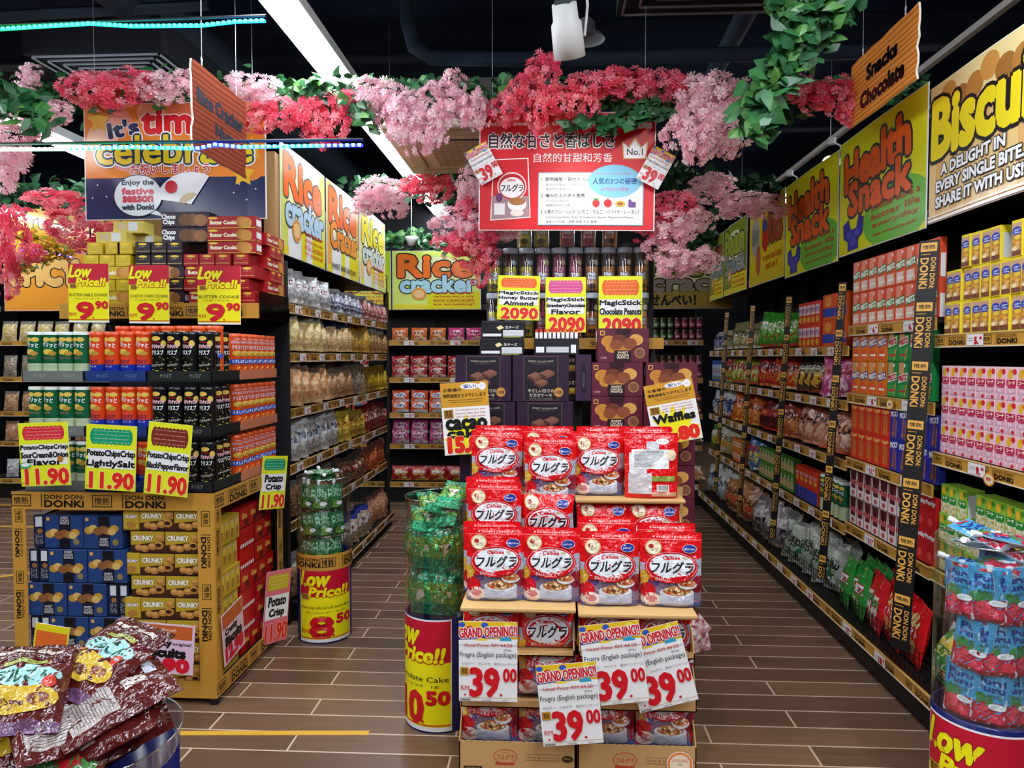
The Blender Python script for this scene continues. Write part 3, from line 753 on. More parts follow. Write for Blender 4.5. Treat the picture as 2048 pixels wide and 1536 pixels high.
# price cards -------------------------------------------------------
def card_thing(name, label, w, h, art, loc, rz=0, tilt=0, lean=0, bg=WHT, group=None, th=.0016, pole=None):
    name = 'hanging_' + name; b = MB(); b.cbox(-w / 2, w / 2, -th / 2, th / 2, 0, h, bg, .0004); b.pr(CLIP(art, -w / 2, 0, w / 2, h, .05), front(-th / 2))
    if callable(pole): pole(b)
    return thing(name, label, 'price card' if 'card' in name else 'sign', b, loc=loc, rot=(lean, tilt, rz), group=group)
RD_ = M('#cf1020', 'card'); DB = M('#101014', 'card')
def grand_art(w=.203, h=.278):
    a = R(-w / 2, h - .06, w / 2, h, M('#e8c020', 'card'))
    for i, c_ in enumerate(['#2a58c8', '#d03020', '#e8882a', '#2a58c8', '#18a0d8', '#d03020', '#f0e050', '#3050b0']): a += E(-w / 2 + .012 + i * .026, h - .012 - (i % 3) * .012, .012, .009, M(c_, 'card'), 10)
    a += PL([(-w / 2, h - .064), (w / 2, h - .05), (w / 2, h - .036), (-w / 2, h - .052)], M('#2a2f90', 'card')) + E(w * .3, h - .062, .02, .01, M('#30a0d0', 'card')) + E(-w * .1, h - .066, .02, .009, M('#f0d040', 'card')) + R(-w / 2, h - .08, w / 2, h - .066, WHT)
    a += T('GRAND OPENING!!', 0, h - .036, w * .97, .034, RD_, b=.05, out=WHT, ow=.0026, rot=.055)
    a += T('Usual Price: RM 44.50', 0, h - .081, w * .82, .012, RD_, b=.0) + T('800g', w * .33, h - .098, .026, .007, DB, b=0)
    a += T('Frugra (English package)', 0, h - .116, w * .95, .023, DB, b=.01) + T('カルビー　フルグラ　英文パッケージ', w * .02, h - .146, w * .93, .009, DB, b=0)
    a += R(-w * .47, h - .186, -w * .33, h - .158, M('#8a5a10', 'card')) + R(-w * .462, h - .1845, -w * .338, h - .1595, M('#d8992a', 'card')) + T('情熱\n価格', -w * .4, h - .172, .021, .019, INK)
    a += T('RM', -w * .39, h - .23, .028, .016, RD_, b=0) + E(-w * .39, h - .254, .0035, .0035, RD_) + T('39', -w * .06, h - .21, w * .47, .095, RD_, b=.05) + E(w * .22, h - .253, .0045, .0045, RD_)
    a += T('00', w * .37, h - .184, w * .22, .045, RD_, b=.045) + R(-w / 2, .014, w / 2, .0155, M('#c89a50', 'card'))
    for i in range(12): a += R(-w * .47 + i * .003, .004, -w * .47 + i * .003 + .0017, .011, DB)
    a += R(-.02, .006, .012, .008, GRY) + R(.05, .006, .07, .008, GRY)
    return a
GRAND = grand_art()
def low_art(w, h, title, jp, big, small, rm=True):
    y = M('#f2ea10', 'card'); a = R(-w / 2, 0, w / 2, h, WHT) + R(-w / 2, .03 * h, w / 2, h, y) + R(-w / 2, h * .62, w / 2, h, M('#c01030', 'card')) + PL([(-w / 2, h * .62), (w / 2, h * .62), (w / 2, h * .69), (-w / 2, h * .66)], y)
    a += T('Low', -w * .2, h * .87, w * .52, h * .2, y, b=.05, sh=.25, out=M('#7a1020', 'card'), ow=w * .008) + T('Price!!', w * .06, h * .69, w * .7, h * .13, y, b=.05, sh=.2, out=M('#b02010', 'card'), ow=w * .014)
    a += R(-w * .46, h * .58, -w * .3, h * .66, M('#c8962a', 'card')) + T('情熱\n価格', -w * .38, h * .62, w * .13, h * .06, INK)
    a += T(title, 0, h * .47, w * .94, h * .05, DB, b=.01) + T(jp, 0, h * .405, w * .7, h * .03, DB, b=0)
    a += T(big, -w * .08, h * .2, w * .4, h * .28, RD_, b=.05) + T(small, w * .33, h * .3, w * .3, h * .12, RD_, b=.06) + E(w * .12, h * .08, w * .02, w * .02, RD_)
    if rm: a += T('RM', -w * .39, h * .14, w * .16, h * .06, RD_, b=0)
    a += R(-w / 2, h * .045, w / 2, h * .055, RD_)
    return a
def hand_art(w, h, blob, lines, price, ps=.86, bg='#e6ec28', white=True, pc='#e02a20', top=.3):
    """hand-drawn marker price card: scribbled blurb, black brush name, fat red price"""
    a = R(-w / 2, 0, w / 2, h, M(bg, 'card')); bm = M(blob, 'card')
    for i in range(9): a += E(-w * .34 + i * w * .085, h * (1 - top * .55), w * .085, h * top * .38, bm, 12)
    for i in range(4): a += T(['Crunchy and light snack', 'that you can enjoy anytime', 'made with the finest taste', 'so try it today!'][i], 0, h * (1 - top * .3 - i * top * .17), w * .7, h * .02, M('#f3c8c0' if blob != '#109a6a' else '#d8f0e0', 'card'), b=0, sh=.2)
    n = len(lines); y = h * (1 - top - .04)
    zone = h * (1 - top - .36)
    if white: a += R(-w * .46, y - zone + .004, w * .46, y, WHT)
    for i, s_ in enumerate(lines):
        lh = zone / n
        a += T(s_, 0, y - lh * (i + .5), w * min(.95, .1 * len(s_) + .1), lh * .76, DB, b=.06, sh=.05)
    a += T(price, w * .03, h * .15, w * ps, h * .235, M(pc, 'card'), b=.05, out=M('#fff4c0', 'card'), ow=w * .008) + T('RM', -w * .44, h * .05, w * .07, h * .03, RD_, b=0)
    return a

# poster artwork ----------------------------------------------------
def rice_art(w, h, bg='#dce85a', top='#f0702a', bot='#a8dcf0', word=('Rice', 'cracker'), foot=True):
    a = R(-w / 2, 0, w / 2, h, M(bg, 'gloss')) + R(-w * .5, 0, w * .5, h * .08, M('#f0e040', 'gloss'))
    a += R(-w * .1, 0, w * .5, h * .3, M('#e8e020', 'gloss')) + E(0, h * .6, w * .4, h * .3, M('#f2f2c0', 'gloss'), 20)
    a += T(word[0], -w * .02, h * .74, w * .82, h * .36, M(top, 'gloss'), b=.055, out=DB, ow=w * .014) + T(word[1], w * .02, h * .43, w * .86, h * .27, M(bot, 'gloss'), b=.055, out=DB, ow=w * .012)
    if foot:
        a += E(-w * .2, h * .26, w * .09, h * .11, M('#e0a050', 'gloss'), 16) + E(-w * .2, h * .26, w * .06, h * .07, M('#f0c890', 'gloss'), 14)
        for i, s_ in enumerate(('You can enjoy different', 'varieties that is why', 'RICE CRACKERS', 'so amazing!')): a += T(s_, w * .2, h * (.28 - i * .066), w * .46, h * .045, M('#d83018', 'gloss'), b=.02, sh=.1)
    return a
def health_art(w, h):
    a = R(-w / 2, 0, w / 2, h, M('#dcdc1c', 'gloss')) + E(w * .2, h * .2, w * .36, h * .26, M('#6cb83c', 'gloss'), 22)
    o = M('#e2601c', 'gloss')
    a += T('Health', -w * .04, h * .72, w * .76, h * .3, o, b=.055, out=DB, ow=w * .016, rot=.05) + T('Snack', -w * .0, h * .46, w * .72, h * .26, o, b=.055, out=DB, ow=w * .016)
    for i, s_ in enumerate(('a better me is a', 'better life', 'everyday', 'tasty without the guilt!')): a += T(s_, w * .2, h * (.3 - i * .075), w * (.5 if i < 3 else .45) * min(1, len(s_) / 12 + .3), h * (.05 if i < 3 else .03), M('#b84a18', 'gloss'), b=.03, sh=.1)
    u = M('#3d3a9c', 'gloss'); u2 = M('#5552b8', 'gloss')
    a += PL([(-w * .44, h * .26), (-w * .36, h * .3), (-w * .33, h * .2), (-w * .25, h * .2), (-w * .22, h * .3), (-w * .15, h * .27), (-w * .16, h * .14), (-w * .22, h * .1), (-w * .22, h * .02), (-w * .37, h * .02), (-w * .37, h * .1), (-w * .43, h * .14)], u)
    a += E(-w * .35, h * .16, w * .04, h * .035, u2, 12) + E(-w * .24, h * .16, w * .04, h * .035, u2, 12) + E(-w * .295, h * .09, w * .045, h * .04, u2, 12)
    return a
def biscuit_art(w, h):
    a = R(-w / 2, 0, w / 2, h, M('#e0b070', 'gloss'))
    for i in range(8): a += R(-w / 2 + i * w / 8, 0, -w / 2 + (i + .5) * w / 8, h * .62, M('#e8c884', 'gloss'))
    a += R(-w / 2, h * .62, w / 2, h, M('#e6d49a', 'gloss'))
    for i in range(9): a += E(-w * .45 + i * w * .11, h * (.84 + .05 * math.sin(i * 2)), w * .07, h * .09, M(['#b07a3c', '#c89048', '#9a6a34'][i % 3], 'gloss'), 14)
    a += T('Biscuit', -w * .04, h * .66, w * .86, h * .4, M('#f0dc28', 'gloss'), b=.055, out=DB, ow=w * .017, rot=-.02)
    for i, s_ in enumerate(('A DELIGHT IN', 'EVERY SINGLE BITE.', 'SHARE IT WITH US!')): a += T(s_, -w * .1 - (0 if i else w * .04), h * (.36 - i * .115), w * (.5 if i == 0 else .66), h * .075, WHG, b=.05, out=DB, ow=w * .006)
    a += R(-w / 2, h * .03, w / 2, h * .045, M('#f2e6c8', 'gloss')) + R(-w / 2, 0, w / 2, h * .02, M('#f6f2e8', 'gloss')) + E(w * .35, h * .34, w * .07, h * .12, M('#c89050', 'gloss'), 14)
    return a
def poster(label, w, h, art, loc, rz=0, bow=.006, name='shelf_poster', tilt=0, lean=0):
    b = MB(); f = lambda u: bow * math.sin(PI * (u / w + .5)) ** 2 if abs(u) <= w / 2 else 0
    b.grid(lambda u, v: ((u - .5) * w, -.002 - f((u - .5) * w), v * h), 10, 1, WHG); b.grid(lambda u, v: ((u - .5) * w, .001 - f((u - .5) * w), v * h), 10, 1, WHT, flip=True)
    b.add([(-w / 2, -.002, 0), (-w / 2, .001, 0), (-w / 2, .001, h), (-w / 2, -.002, h), (w / 2, -.002, 0), (w / 2, .001, 0), (w / 2, .001, h), (w / 2, -.002, h)], [(0, 1, 2, 3), (4, 7, 6, 5), (3, 2, 6, 7), (0, 4, 5, 1)], WHT)
    m_ = .006
    b.pr(CLIP(SHIFT(CLIP(art, -w / 2, 0, w / 2, h, .1), 0, m_ * h, 1 - 2 * m_), -w / 2 + .002, .002, w / 2 - .002, h - .002, .1), lambda u, v, hh: (u, -.002 - f(u) - hh, v), .1, h0=.0012)
    return thing(name, label, 'poster', b, loc=loc, rot=(lean, tilt, rz))
# ================================================================== cereal display in the middle
def carton_art(w, h):
    a = []
    r = M('#b8452c', 'matte'); k = M('#5f4526', 'matte')
    a += E(-w * .1, h * .62, .042, .027, r) + E(-w * .1, h * .62, .039, .024, KRAFT) + T('フルグラ', -w * .1, h * .61, .062, .02, r, b=.03, sh=.15) + T('Calbee', -w * .1, h * .61 + .017, .028, .006, r) + PL([(-w * .1 - .036, h * .62 - .03), (-w * .1 + .03, h * .62 - .03), (-w * .1 + .036, h * .62 - .022), (-w * .1 - .034, h * .62 - .02)], r)
    a += R(w * .08, h * .62 - .011, w * .36, h * .62 + .011, k) + R(w * .08 + .0012, h * .62 - .0098, w * .36 - .0012, h * .62 + .0098, KRAFT) + T('Fruit & Granola', w * .22, h * .62, w * .25, .009, k, b=.01)
    a += R(-w * .46, h * .26, -w * .3, h * .38, M('#3a2a18', 'matte')) + T('20762', -w * .38, h * .32, w * .13, .008, KRAFT, b=.03) + E(w * .43, h * .6, .02, .012, M('#3a2a18', 'matte')) + T('800g', w * .43, h * .6, .024, .008, KRAFT, b=.03)
    for i in range(3): a += R(-w * .46, h * .2 - i * .006, -w * .14, h * .2 - i * .006 + .0018, k) + R(w * .05, h * .25 - i * .006, w * .3, h * .25 - i * .006 + .0018, k)
    return a
def open_carton(label, x, y, z, w, d, h, lip, art=None, side=.0, torn=False, group=None, rz=0):
    t = .004; b = MB(); m = KRAFT
    b.box(-w / 2, w / 2, 0, d, 0, t, m); b.box(-w / 2, w / 2, d - t, d, 0, h, m)
    for s in (-1, 1):
        x0 = s * w / 2; xi = s * (w / 2 - t)
        P = [(0, 0), (d, 0), (d, h), (d * .28, h), (d * .1, lip + (h - lip) * .45), (0, lip)]
        vs = [(x0, p[0], p[1]) for p in P] + [(xi, p[0], p[1]) for p in P]
        n = len(P); b.add(vs, [tuple(range(n)), tuple(range(n, 2 * n))[::-1]] + [(i, (i + 1) % n, n + (i + 1) % n, n + i) for i in range(n)], m)
    # front lip with a zig-zag tear line
    K = 36; vs = []
    for i in range(K + 1):
        u = -w / 2 + w * i / K; zz = lip + (.0022 if i % 2 else 0) - (.02 * math.sin(PI * i / K) if torn else 0)
        vs += [(u, 0, 0), (u, 0, zz), (u, t, zz), (u, t, 0)]
    fs = []
    for i in range(K):
        q = i * 4; fs += [(q, q + 4, q + 5, q + 1), (q + 1, q + 5, q + 6, q + 2), (q + 3, q + 2, q + 6, q + 7)]
    b.add(vs, fs, m)
    if art: b.pr(CLIP(art, -w / 2, 0, w / 2, lip - .004, .05), front(0))
    return thing('cardboard_carton', label, 'carton', b, loc=(x, y, z), rz=rz, group=group)
def put_fr(label, px, pyb, Y, mesh=None, rz=0, lean=0, tilt=0, z=None, seed=0, sx=1.0, top=None):
    p = AY(px, pyb, Y)
    if top is not None: z = AY(px, top, Y).z - (.262 if mesh is None or mesh is FR_BACK else .16)
    t = thing('cereal_pouch', label, 'cereal bag', mesh or FRM[seed % 3], loc=(p.x, Y, p.z if z is None else z), rot=(lean, tilt, rz), group='red cereal bags on the middle display', scale=(sx, 1, .91 if mesh is None or mesh is FR_BACK else 1))
    return t
CX0, CX1 = AY(918, 1500, 2.5).x, AY(1393, 1500, 2.5).x
cw = (CX1 - CX0) / 2 - .004; xl = CX0 + cw / 2; xr = CX1 - cw / 2
xl2 = xl; xr2 = xr
# level 0 - 2 : stacked open cartons (back parts stay behind the fronts)
HT = [.26, .18, .135]
ZT = [0, .262, .444]
LIP = [.145, .045, .022]
for i in range(3):
    for s, xx in (('left', xl), ('right', xr)):
        nm = ['bottom', 'second', 'third'][i]
        open_carton('open brown cardboard carton under the red cereal bags, %s from the floor, %s stack' % (nm, s), xx + (.004 if i == 1 else 0), 2.5 + .012 * i, ZT[i], cw - .004 * i, .40 - .012 * i, HT[i] - .004, LIP[i], carton_art(cw, .15) if i == 0 else None, torn=(i == 2 and s == 'left') or i == 1, group=None)
def in_row(z, Y, labs, meshes, xs, lean=-.12, tl=(0, 0, 0, 0)):
    for lb, m, x, t_ in zip(labs, meshes, xs, tl):
        thing('cereal_pouch', lb, 'cereal bag', m, loc=(x, Y, z), rot=(lean, t_, random.uniform(-.06, .06)), group='red cereal bags inside the lower cartons')
X4 = [xl - .105, xl + .105, xr - .105, xr + .105]
O4 = ['leftmost', 'second from the left', 'third from the left', 'rightmost']
in_row(.115, 2.56, ['shadowed red cereal bag inside the bottom cartons, ' + o for o in O4], [FR_LOW] * 4, X4)
in_row(.285, 2.575, ['red cereal bag in the middle layer of cartons behind the price cards, ' + o for o in O4], [FR_MID, FR_LOW, FR_MID, FR_LOW], X4)
in_row(.452, 2.59, ['red cereal bag squeezed just under the cardboard ledge, ' + o for o in O4], [FR_UP, FR_UP, FR_UP, FR_UP], X4, lean=-.2, tl=(.03, -.02, .04, -.03))
# fill bags behind (they show in the gaps)
def ledge(label, x0, x1, y0, y1, z, th=.012):
    b = MB(); b.cbox(x0, x1, y0, y1, z - th, z, M('#d2aa72', 'matte'), .002); b.box(x0 + .004, x1 - .004, y0 + .001, y1 - .004, z - th - .003, z - th, KRAFTD)
    return thing('cardboard_ledge', label, 'carton', b)
zl = AY(1000, 1206, 2.56).z
zl2 = zl - .012
ledge('flat cardboard ledge under the two front cereal bags on the left', CX0 + .005, xl + cw / 2, 2.505, 2.85, zl)
ledge('flat cardboard ledge under the two front cereal bags on the right', xr - cw / 2, CX1 - .0, 2.5, 2.85, zl2)
# tier 3 : four big front bags
Yf = 2.60
for i, (px, pyb, rz_, l_) in enumerate(((992, 1199, .03, -.06), (1102, 1204, -.02, -.05), (1219, 1210, .03, -.07), (1341, 1218, -.04, -.06))):
    put_fr('large red cereal bag standing in the front row, ' + O4[i], px, pyb, Yf, lean=l_, rz=rz_, z=(zl if i < 2 else zl2) + .001, seed=i, sx=[1.0, .97, 1.0, 1.02][i])
for i, (px, Y_, tp_) in enumerate(((983, 2.70, 1044), (1106, 2.7, 1062), (1212, 2.69, 1034), (1332, 2.71, 1047))):
    put_fr('red cereal bag hidden just behind the front row, ' + O4[i], px, 1200, Y_, lean=-.05, top=tp_, seed=i + 1)
# tier 4 cartons and bags between
z4 = AY(1000, 1068, 2.82).z
for s, xx in (('left', xl), ('right', xr + .02)):
    open_carton('open cardboard carton holding the middle cereal bags, %s stack' % s, xx, 2.86, zl2 - .02, cw - .01, .36, .33, .12)
zb4 = zl + .105
put_fr('glossy red cereal bag in the second row from the front, far left', 989, 1100, 2.80, top=966, lean=-.04, seed=2, sx=.98)
put_fr('red cereal bag behind the glossy far left one, its top strip showing', 985, 1100, 2.88, top=954, lean=-.04, seed=1)
put_fr('red cereal bag slumped under the bag with the folded top', 1094, 1100, 2.82, top=990, lean=-.05, mesh=FR_UP)
z5 = AY(1260, 992, 2.98).z
for i, px in enumerate((1205, 1307)): put_fr('red cereal bag on the right half under the cardboard shelf, ' + ('left one', 'right one')[i], px, 1100, 2.93, z=z5 - .18, lean=-.08, mesh=FR_UP)
# tier 5 : top bags
z5 = AY(1260, 992, 2.98).z
ledge('cardboard shelf under the top row of cereal bags on the right', AY(1150, 990, 2.96).x, AY(1366, 990, 2.96).x, 2.9, 3.2, z5)
ledge('cardboard shelf under the top row of cereal bags on the left', CX0 + .05, AY(1147, 990, 2.96).x, 2.98, 3.2, z5)
b = MB(); b.box(AY(1155, 990, 3.2).x, AY(1366, 990, 3.2).x, 3.205, 3.21, .35, z5, KRAFT); b.box(CX0 + .06, AY(1145, 990, 3.2).x, 3.205, 3.21, .35, z5, KRAFT)
thing('cardboard_backing', 'brown cardboard backing board below the top cereal bags', 'carton', b)
put_fr('glare-lit red cereal bag in the top row, leftmost', 994, 990, 3.03, z=z5 + .001, lean=-.05, rz=.05, seed=1)
put_fr('red cereal bag in the top row with a shaded folded top, second from the left', 1100, 1000, 2.96, z=z5 - .02, lean=-.03, rz=-.03, seed=0, sx=.98)
put_fr('red cereal bag in the top row, third from the left', 1197, 985, 3.0, z=z5 + .001, lean=-.06, seed=2, sx=.97)
put_fr('cereal bag turned around to show its white nutrition label', 1302, 995, 2.95, mesh=FR_BACK, z=z5 + .001, lean=-.05, rz=-.02)
put_fr('red cereal bag behind the leftmost top bag', 1000, 985, 3.12, z=z5 + .012, lean=-.03, seed=2)
put_fr('red cereal bag standing tall behind the one with the folded top', 1096, 985, 3.07, z=z5 + .015, lean=-.03, seed=1)
put_fr('red cereal bag behind the third top bag', 1203, 985, 3.1, z=z5 + .012, lean=-.03, seed=0)
put_fr('red cereal bag behind the bag with the white label', 1290, 985, 3.04, z=z5 + .018, lean=-.03, seed=1)
# small pink sachets at the right edge of the cartons
sm = bag_mesh('sachet', .075, .1, .02, MIX('#e8dfe2', '#9c2a3c', 40), seed=3)
for i, (px, py, r) in enumerate(((1378, 1262, .9), (1372, 1285, .3), (1383, 1290, 1.4))):
    p = AY(px, py, 2.66); thing('sachet', 'small clear and pink sachet tucked at the right edge of the cereal cartons, ' + ['upper', 'lower', 'outer'][i], 'sachet', sm, loc=(p.x - .01, 2.66 + .03 * i, p.z - .03), rot=(-.3, r, 0))

# four grand opening price cards hung on the front
for i, (cx, cyt, wpx, tl, Y_, lb) in enumerate(((976, 1243, 115, .0, 2.44, 'price card reading 39.00 hanging straight at the left of the cereal cartons'),
        (1131, 1327, 116, -.1, 2.40, 'lowest price card reading 39.00, tilted, in front of the bottom cartons'),
        (1217, 1246, 118, -.13, 2.415, 'upper middle price card reading 39.00, tilted, overlapping the lowest one'),
        (1296, 1256, 118, -.27, 2.445, 'rightmost price card reading 39.00, strongly tilted, partly covered'))):
    pt = AY(cx, cyt, Y_); w_ = .203 * (1 if i else .99); h_ = .278
    # local origin is the card's bottom middle; tilt about it so the top lands on the target
    px_ = pt.x - math.sin(tl) * h_; pz = pt.z - math.cos(tl) * h_
    card_thing('price_card', lb, w_, h_, GRAND, (px_, Y_, pz), tilt=tl)
# available sticker at the bottom right
p = AY(1362, 1545, 2.47)
b = MB(); b.pr(E(0, 0, .046, .046, M('#f4efe6', 'card')) + E(0, 0, .043, .043, M('#e8853a', 'card'), 24) + E(0, 0, .035, .035, M('#f4e3c8', 'card'), 24) + T('AVAILABLE', 0, .014, .055, .01, M('#d04028', 'card'), b=.04) + T('ON', 0, .0, .016, .008, M('#2c5aa8', 'card'), b=.03), front(0), 9, h0=.001)
b.lathe([(.046, -.001), (.046, .001)], 24, WHT); thing('round_sticker', 'round orange sticker at the bottom right corner of the carton', 'sticker', b, loc=(p.x, 2.493, p.z + .015))

# ================================================================== cacao cake boxes, waffle boxes
YB = 3.55
zt = AY(1060, 803, YB - .06).z          # bottom of the top row
xL = AY(910, 750, YB - .06).x
ROWN = ['top', 'second', 'third', 'fourth', 'fifth', 'sixth']
for r_ in range(5):
    z = zt - r_ * .226
    off = 0 if r_ == 0 else (-.0 if r_ > 1 else .0)
    xs = [xL + .137, xL + .137 + .278] if r_ == 0 else [xL + .137 + .02, xL + .137 + .298]
    for i, x in enumerate(xs):
        thing('cacao_cake_box', 'dark purple cacao cake box with chocolate picture, %s row down, %s' % (ROWN[r_], 'left' if i == 0 else 'right'), 'box', CACAO, loc=(x, YB, z), group='purple cacao cake boxes')
base_z = zt - 4 * .226
b = MB(); b.box(xL - .01, xL + 1.16, YB - .06, YB + .4, 0, base_z - .002, BLK); thing('display_plinth', 'black plinth under the purple box stacks', 'plinth', b)
xe = AY(1167, 750, YB - .06).x
for r_ in range(1):
    thing('cacao_cake_box', 'purple cacao cake box standing end-on between the cake and waffle stacks', 'box', CACAO_END, loc=(xe, YB + .08, zt + .003))
xe2 = AY(1138, 750, YB).x
DK = box_mesh('snack_box', .09, .12, .11, M('#15100f', 'card'), R(-.04, .03, .04, .06, M('#c8842a', 'card')) + T('カカオ', 0, .085, .06, .02, M('#e8d8b0', 'card')) + E(.02, .05, .015, .01, M('#e8c84a', 'card')))
for i in range(2): thing('snack_box', 'small dark snack box between the cake stacks, ' + ('lower', 'upper')[i], 'box', DK, loc=(xe2 + .0, YB + .1, zt + .003 + i * .112))
b = MB(); b.box(xL + .5, xL + .62, YB + .04, YB + .3, base_z, zt, BLK2); thing('display_riser', 'dark riser hidden between the cake boxes and the waffle boxes', 'riser', b)
b = MB(); b.box(xe - .06, xe2 + .14, YB + .0, YB + .3, zt - .01, zt, BLK2) 
xw = AY(1183, 750, YB - .05).x
zw = AY(1230, 793, YB - .05).z
xbase = xw
for r_ in range(6):
    z = zw - r_ * .165; n = 2
    for i in range(n):
        x = xbase + .1225 + (.0 if r_ == 0 else 0) + i * .25 + (.0 if r_ != 1 else -.0)
        if r_ == 0 and i == 1: x += .01
        if z < base_z - .01: continue
        thing('waffle_box', 'maroon chocolate waffle box, %s row down, %s' % (ROWN[r_], 'left' if i == 0 else 'right'), 'box', WAFF, loc=(x, YB, z), group='maroon waffle boxes')
thing('waffle_box', 'single maroon waffle box on top of the waffle stack', 'box', WAFF, loc=(xbase + .15, YB + .005, zw + .164), rz=.04)
# small black cheese snack packs on top of the purple boxes
def cheese_art(w, h):
    a = R(-w / 2, 0, w / 2, h, M('#121217', 'card')) + R(-w * .46, h * .1, -w * .04, h * .3, M('#e2e6ea', 'card')) + R(w * .0, h * .1, w * .46, h * .55, M('#d8dde2', 'card')) + PL([(-w * .15, h * .75), (-w * .05, h * .9), (w * .02, h * .7), (-w * .1, h * .55)], M('#e8dc9a', 'card')) + R(0, h * .02, w * .4, h * .08, M('#9aa03a', 'card')) + T('生チーズ', w * .2, h * .75, w * .3, h * .2, WHT)
    for i in range(3): a += R(w * .02, h * (.15 + i * .12), w * .44, h * (.17 + i * .12), GRY)
    return a
CH = box_mesh('cheese_snack_pack', .215, .1, .068, M('#121217', 'card'), cheese_art(.215, .068))
for i, (px, py) in enumerate(((1003, 702), (1006, 669))):
    p = AY(px, py, YB - .03); thing('cheese_snack_pack', 'small black cheese snack pack on the purple boxes, ' + ('lower' if i == 0 else 'upper'), 'box', CH, loc=(p.x, YB + .03, zt + .2245 + i * .0835))
    c = MB(); c.cbox(-.105, .105, -.048, .048, 0, .0145, M('#1b1b20', 'card'), .001)
    for k in range(11): c.box(-.1 + k * .019, -.1 + k * .019 + .002, -.0492, -.0478, .001, .0135, M('#4a4a50', 'card'))
    thing('cheese_stick_row', 'row of thin black sticks lying on the %s cheese snack pack' % ('lower' if i == 0 else 'upper'), 'snack', c, loc=(p.x, YB + .03, zt + .2245 + .0685 + i * .0835))
p = AY(1113, 703, YB)
RP = box_mesh('snack_pack', .22, .09, .08, M('#16161c', 'card'), R(-.1, .012, -.06, .04, WHT) + R(-.05, .012, .06, .04, M('#c8ccd0', 'card')) + R(.07, .01, .095, .05, WHT))
thing('snack_pack', 'black snack pack lined with small red and white sticks', 'box', RP, loc=(p.x, YB + .05, zt + .2245))
SK = MB(); SK.cbox(-.0075, .0075, -.03, .03, 0, .045, WHT, .0012); SK.cbox(-.0076, .0076, -.0302, .0302, .03, .0455, M('#c8361c', 'card'), .0012); SKm = SK.mesh('snack_stick')
for i in range(10): thing('snack_stick', 'small red and white wrapped stick in the black pack, %s from the left' % NTH[i + 1], 'snack', SKm, loc=(p.x - .097 + i * .0215, YB + .05, zt + .2245 + .0803), group='red and white sticks in the black pack')

# ================================================================== magic stick shelf
YM = 3.82
s0 = AY(962, 698, YM); s1 = AY(1327, 676, YM)
zs = AY(1100, 676, YM).z
t = thing('display_shelf', 'black shelf with amber shop band under the clear stick tubes', 'shelf', loc=(0, 0, 0))
b = MB(); b.box(s0.x, s1.x, YM, YM + .4, zs - .02, zs, BLK); b.box(s0.x, s1.x, YM + .38, YM + .4, .01, zs + .55, BLK); b.box(s0.x, s0.x + .03, YM + .3, YM + .38, 0, zs, BLK); b.box(s1.x - .03, s1.x, YM + .3, YM + .38, 0, zs, BLK); O('frame', b, t)
b = MB(); b.box(s0.x, s1.x, YM - .008, YM, s0.z, zs, AMB); b.pr(donki(s0.x + .01, s1.x, (zs - s0.z) * .9, s0.z + .002, frame=AMB), front(YM - .008)); O('price_rail', b, t)
def stick_tube(kind):
    cols = {'y': ('#d9c21c', '#5a4a18', '#f0e23a'), 'p': ('#d8527a', '#b02038', '#f2a0b8'), 'o': ('#d8842a', '#4a2416', '#e8a04a')}[kind]
    b = MB(); r = .04; h = .235
    a1, a2, a3 = M(cols[0], 'gloss'), M(cols[1], 'gloss'), M(cols[2], 'gloss')
    for i in range(7):
        an = 2 * PI * i / 7 + .3; rr = .023 if i < 7 else 0; x, y = rr * math.cos(an), rr * math.sin(an)
        b.tube([(x, y, .012), (x, y, .14)], .0085, a1 if i % 2 else a3, 6); b.tube([(x, y, .14), (x, y, .19 + .008 * (i % 3))], .0065, M('#4a2a18' if kind != 'p' else '#c05070', 'gloss'), 6)
    art = R(-.028, .02, .028, .115, a1) + R(-.028, .05, .028, .058, a3) + T('Magic\nStick', 0, .09, .05, .036, WHT, b=.05, out=a2, ow=.0022) + E(0, .035, .022, .014, a2)
    art += E(.024, .16, .015, .015, M({'y': '#8ab0c8', 'p': '#e8c06a', 'o': '#d8d0e0'}[kind], 'gloss'), 14) + E(.024, .16, .012, .012, M('#cfe0ec' if kind == 'y' else '#f2dca8', 'gloss'), 14)
    b.pr(art, cylm(.0335), .01, h0=.0004)
    o = b.mesh('stick_bundle')
    c = MB(); c.lathe([(r, 0), (r, h - .03), (r * .985, h - .028), (r * 1.02, h - .026), (r * 1.02, h), (.0001, h)], 20, M('#eef4f8', 'clear', 1.6)); c.lathe([(r * 1.0, 0), (.001, 0)], 20, CLR)
    return o, c.mesh('clear_tube'), box_like_lid(r, h)
def box_like_lid(r, h):
    c = MB(); c.lathe([(r * 1.03, h - .026), (r * 1.03, h + .001), (r * .9, h + .003), (.0001, h + .003)], 20, M('#b4c2d2', 'gloss')); return c.mesh('lid')
TB = {k: stick_tube(k) for k in 'ypo'}
W12 = 'yyyypppooooo'[:11]
W11 = 'yyypppopooo'
kinds = {'y': 'yellow honey butter', 'p': 'pink strawberry', 'o': 'orange chocolate peanut'}
tx0 = AY(975, 600, YM).x + .0; step = (AY(1327, 600, YM).x - tx0) / 10.6
cnt = {}
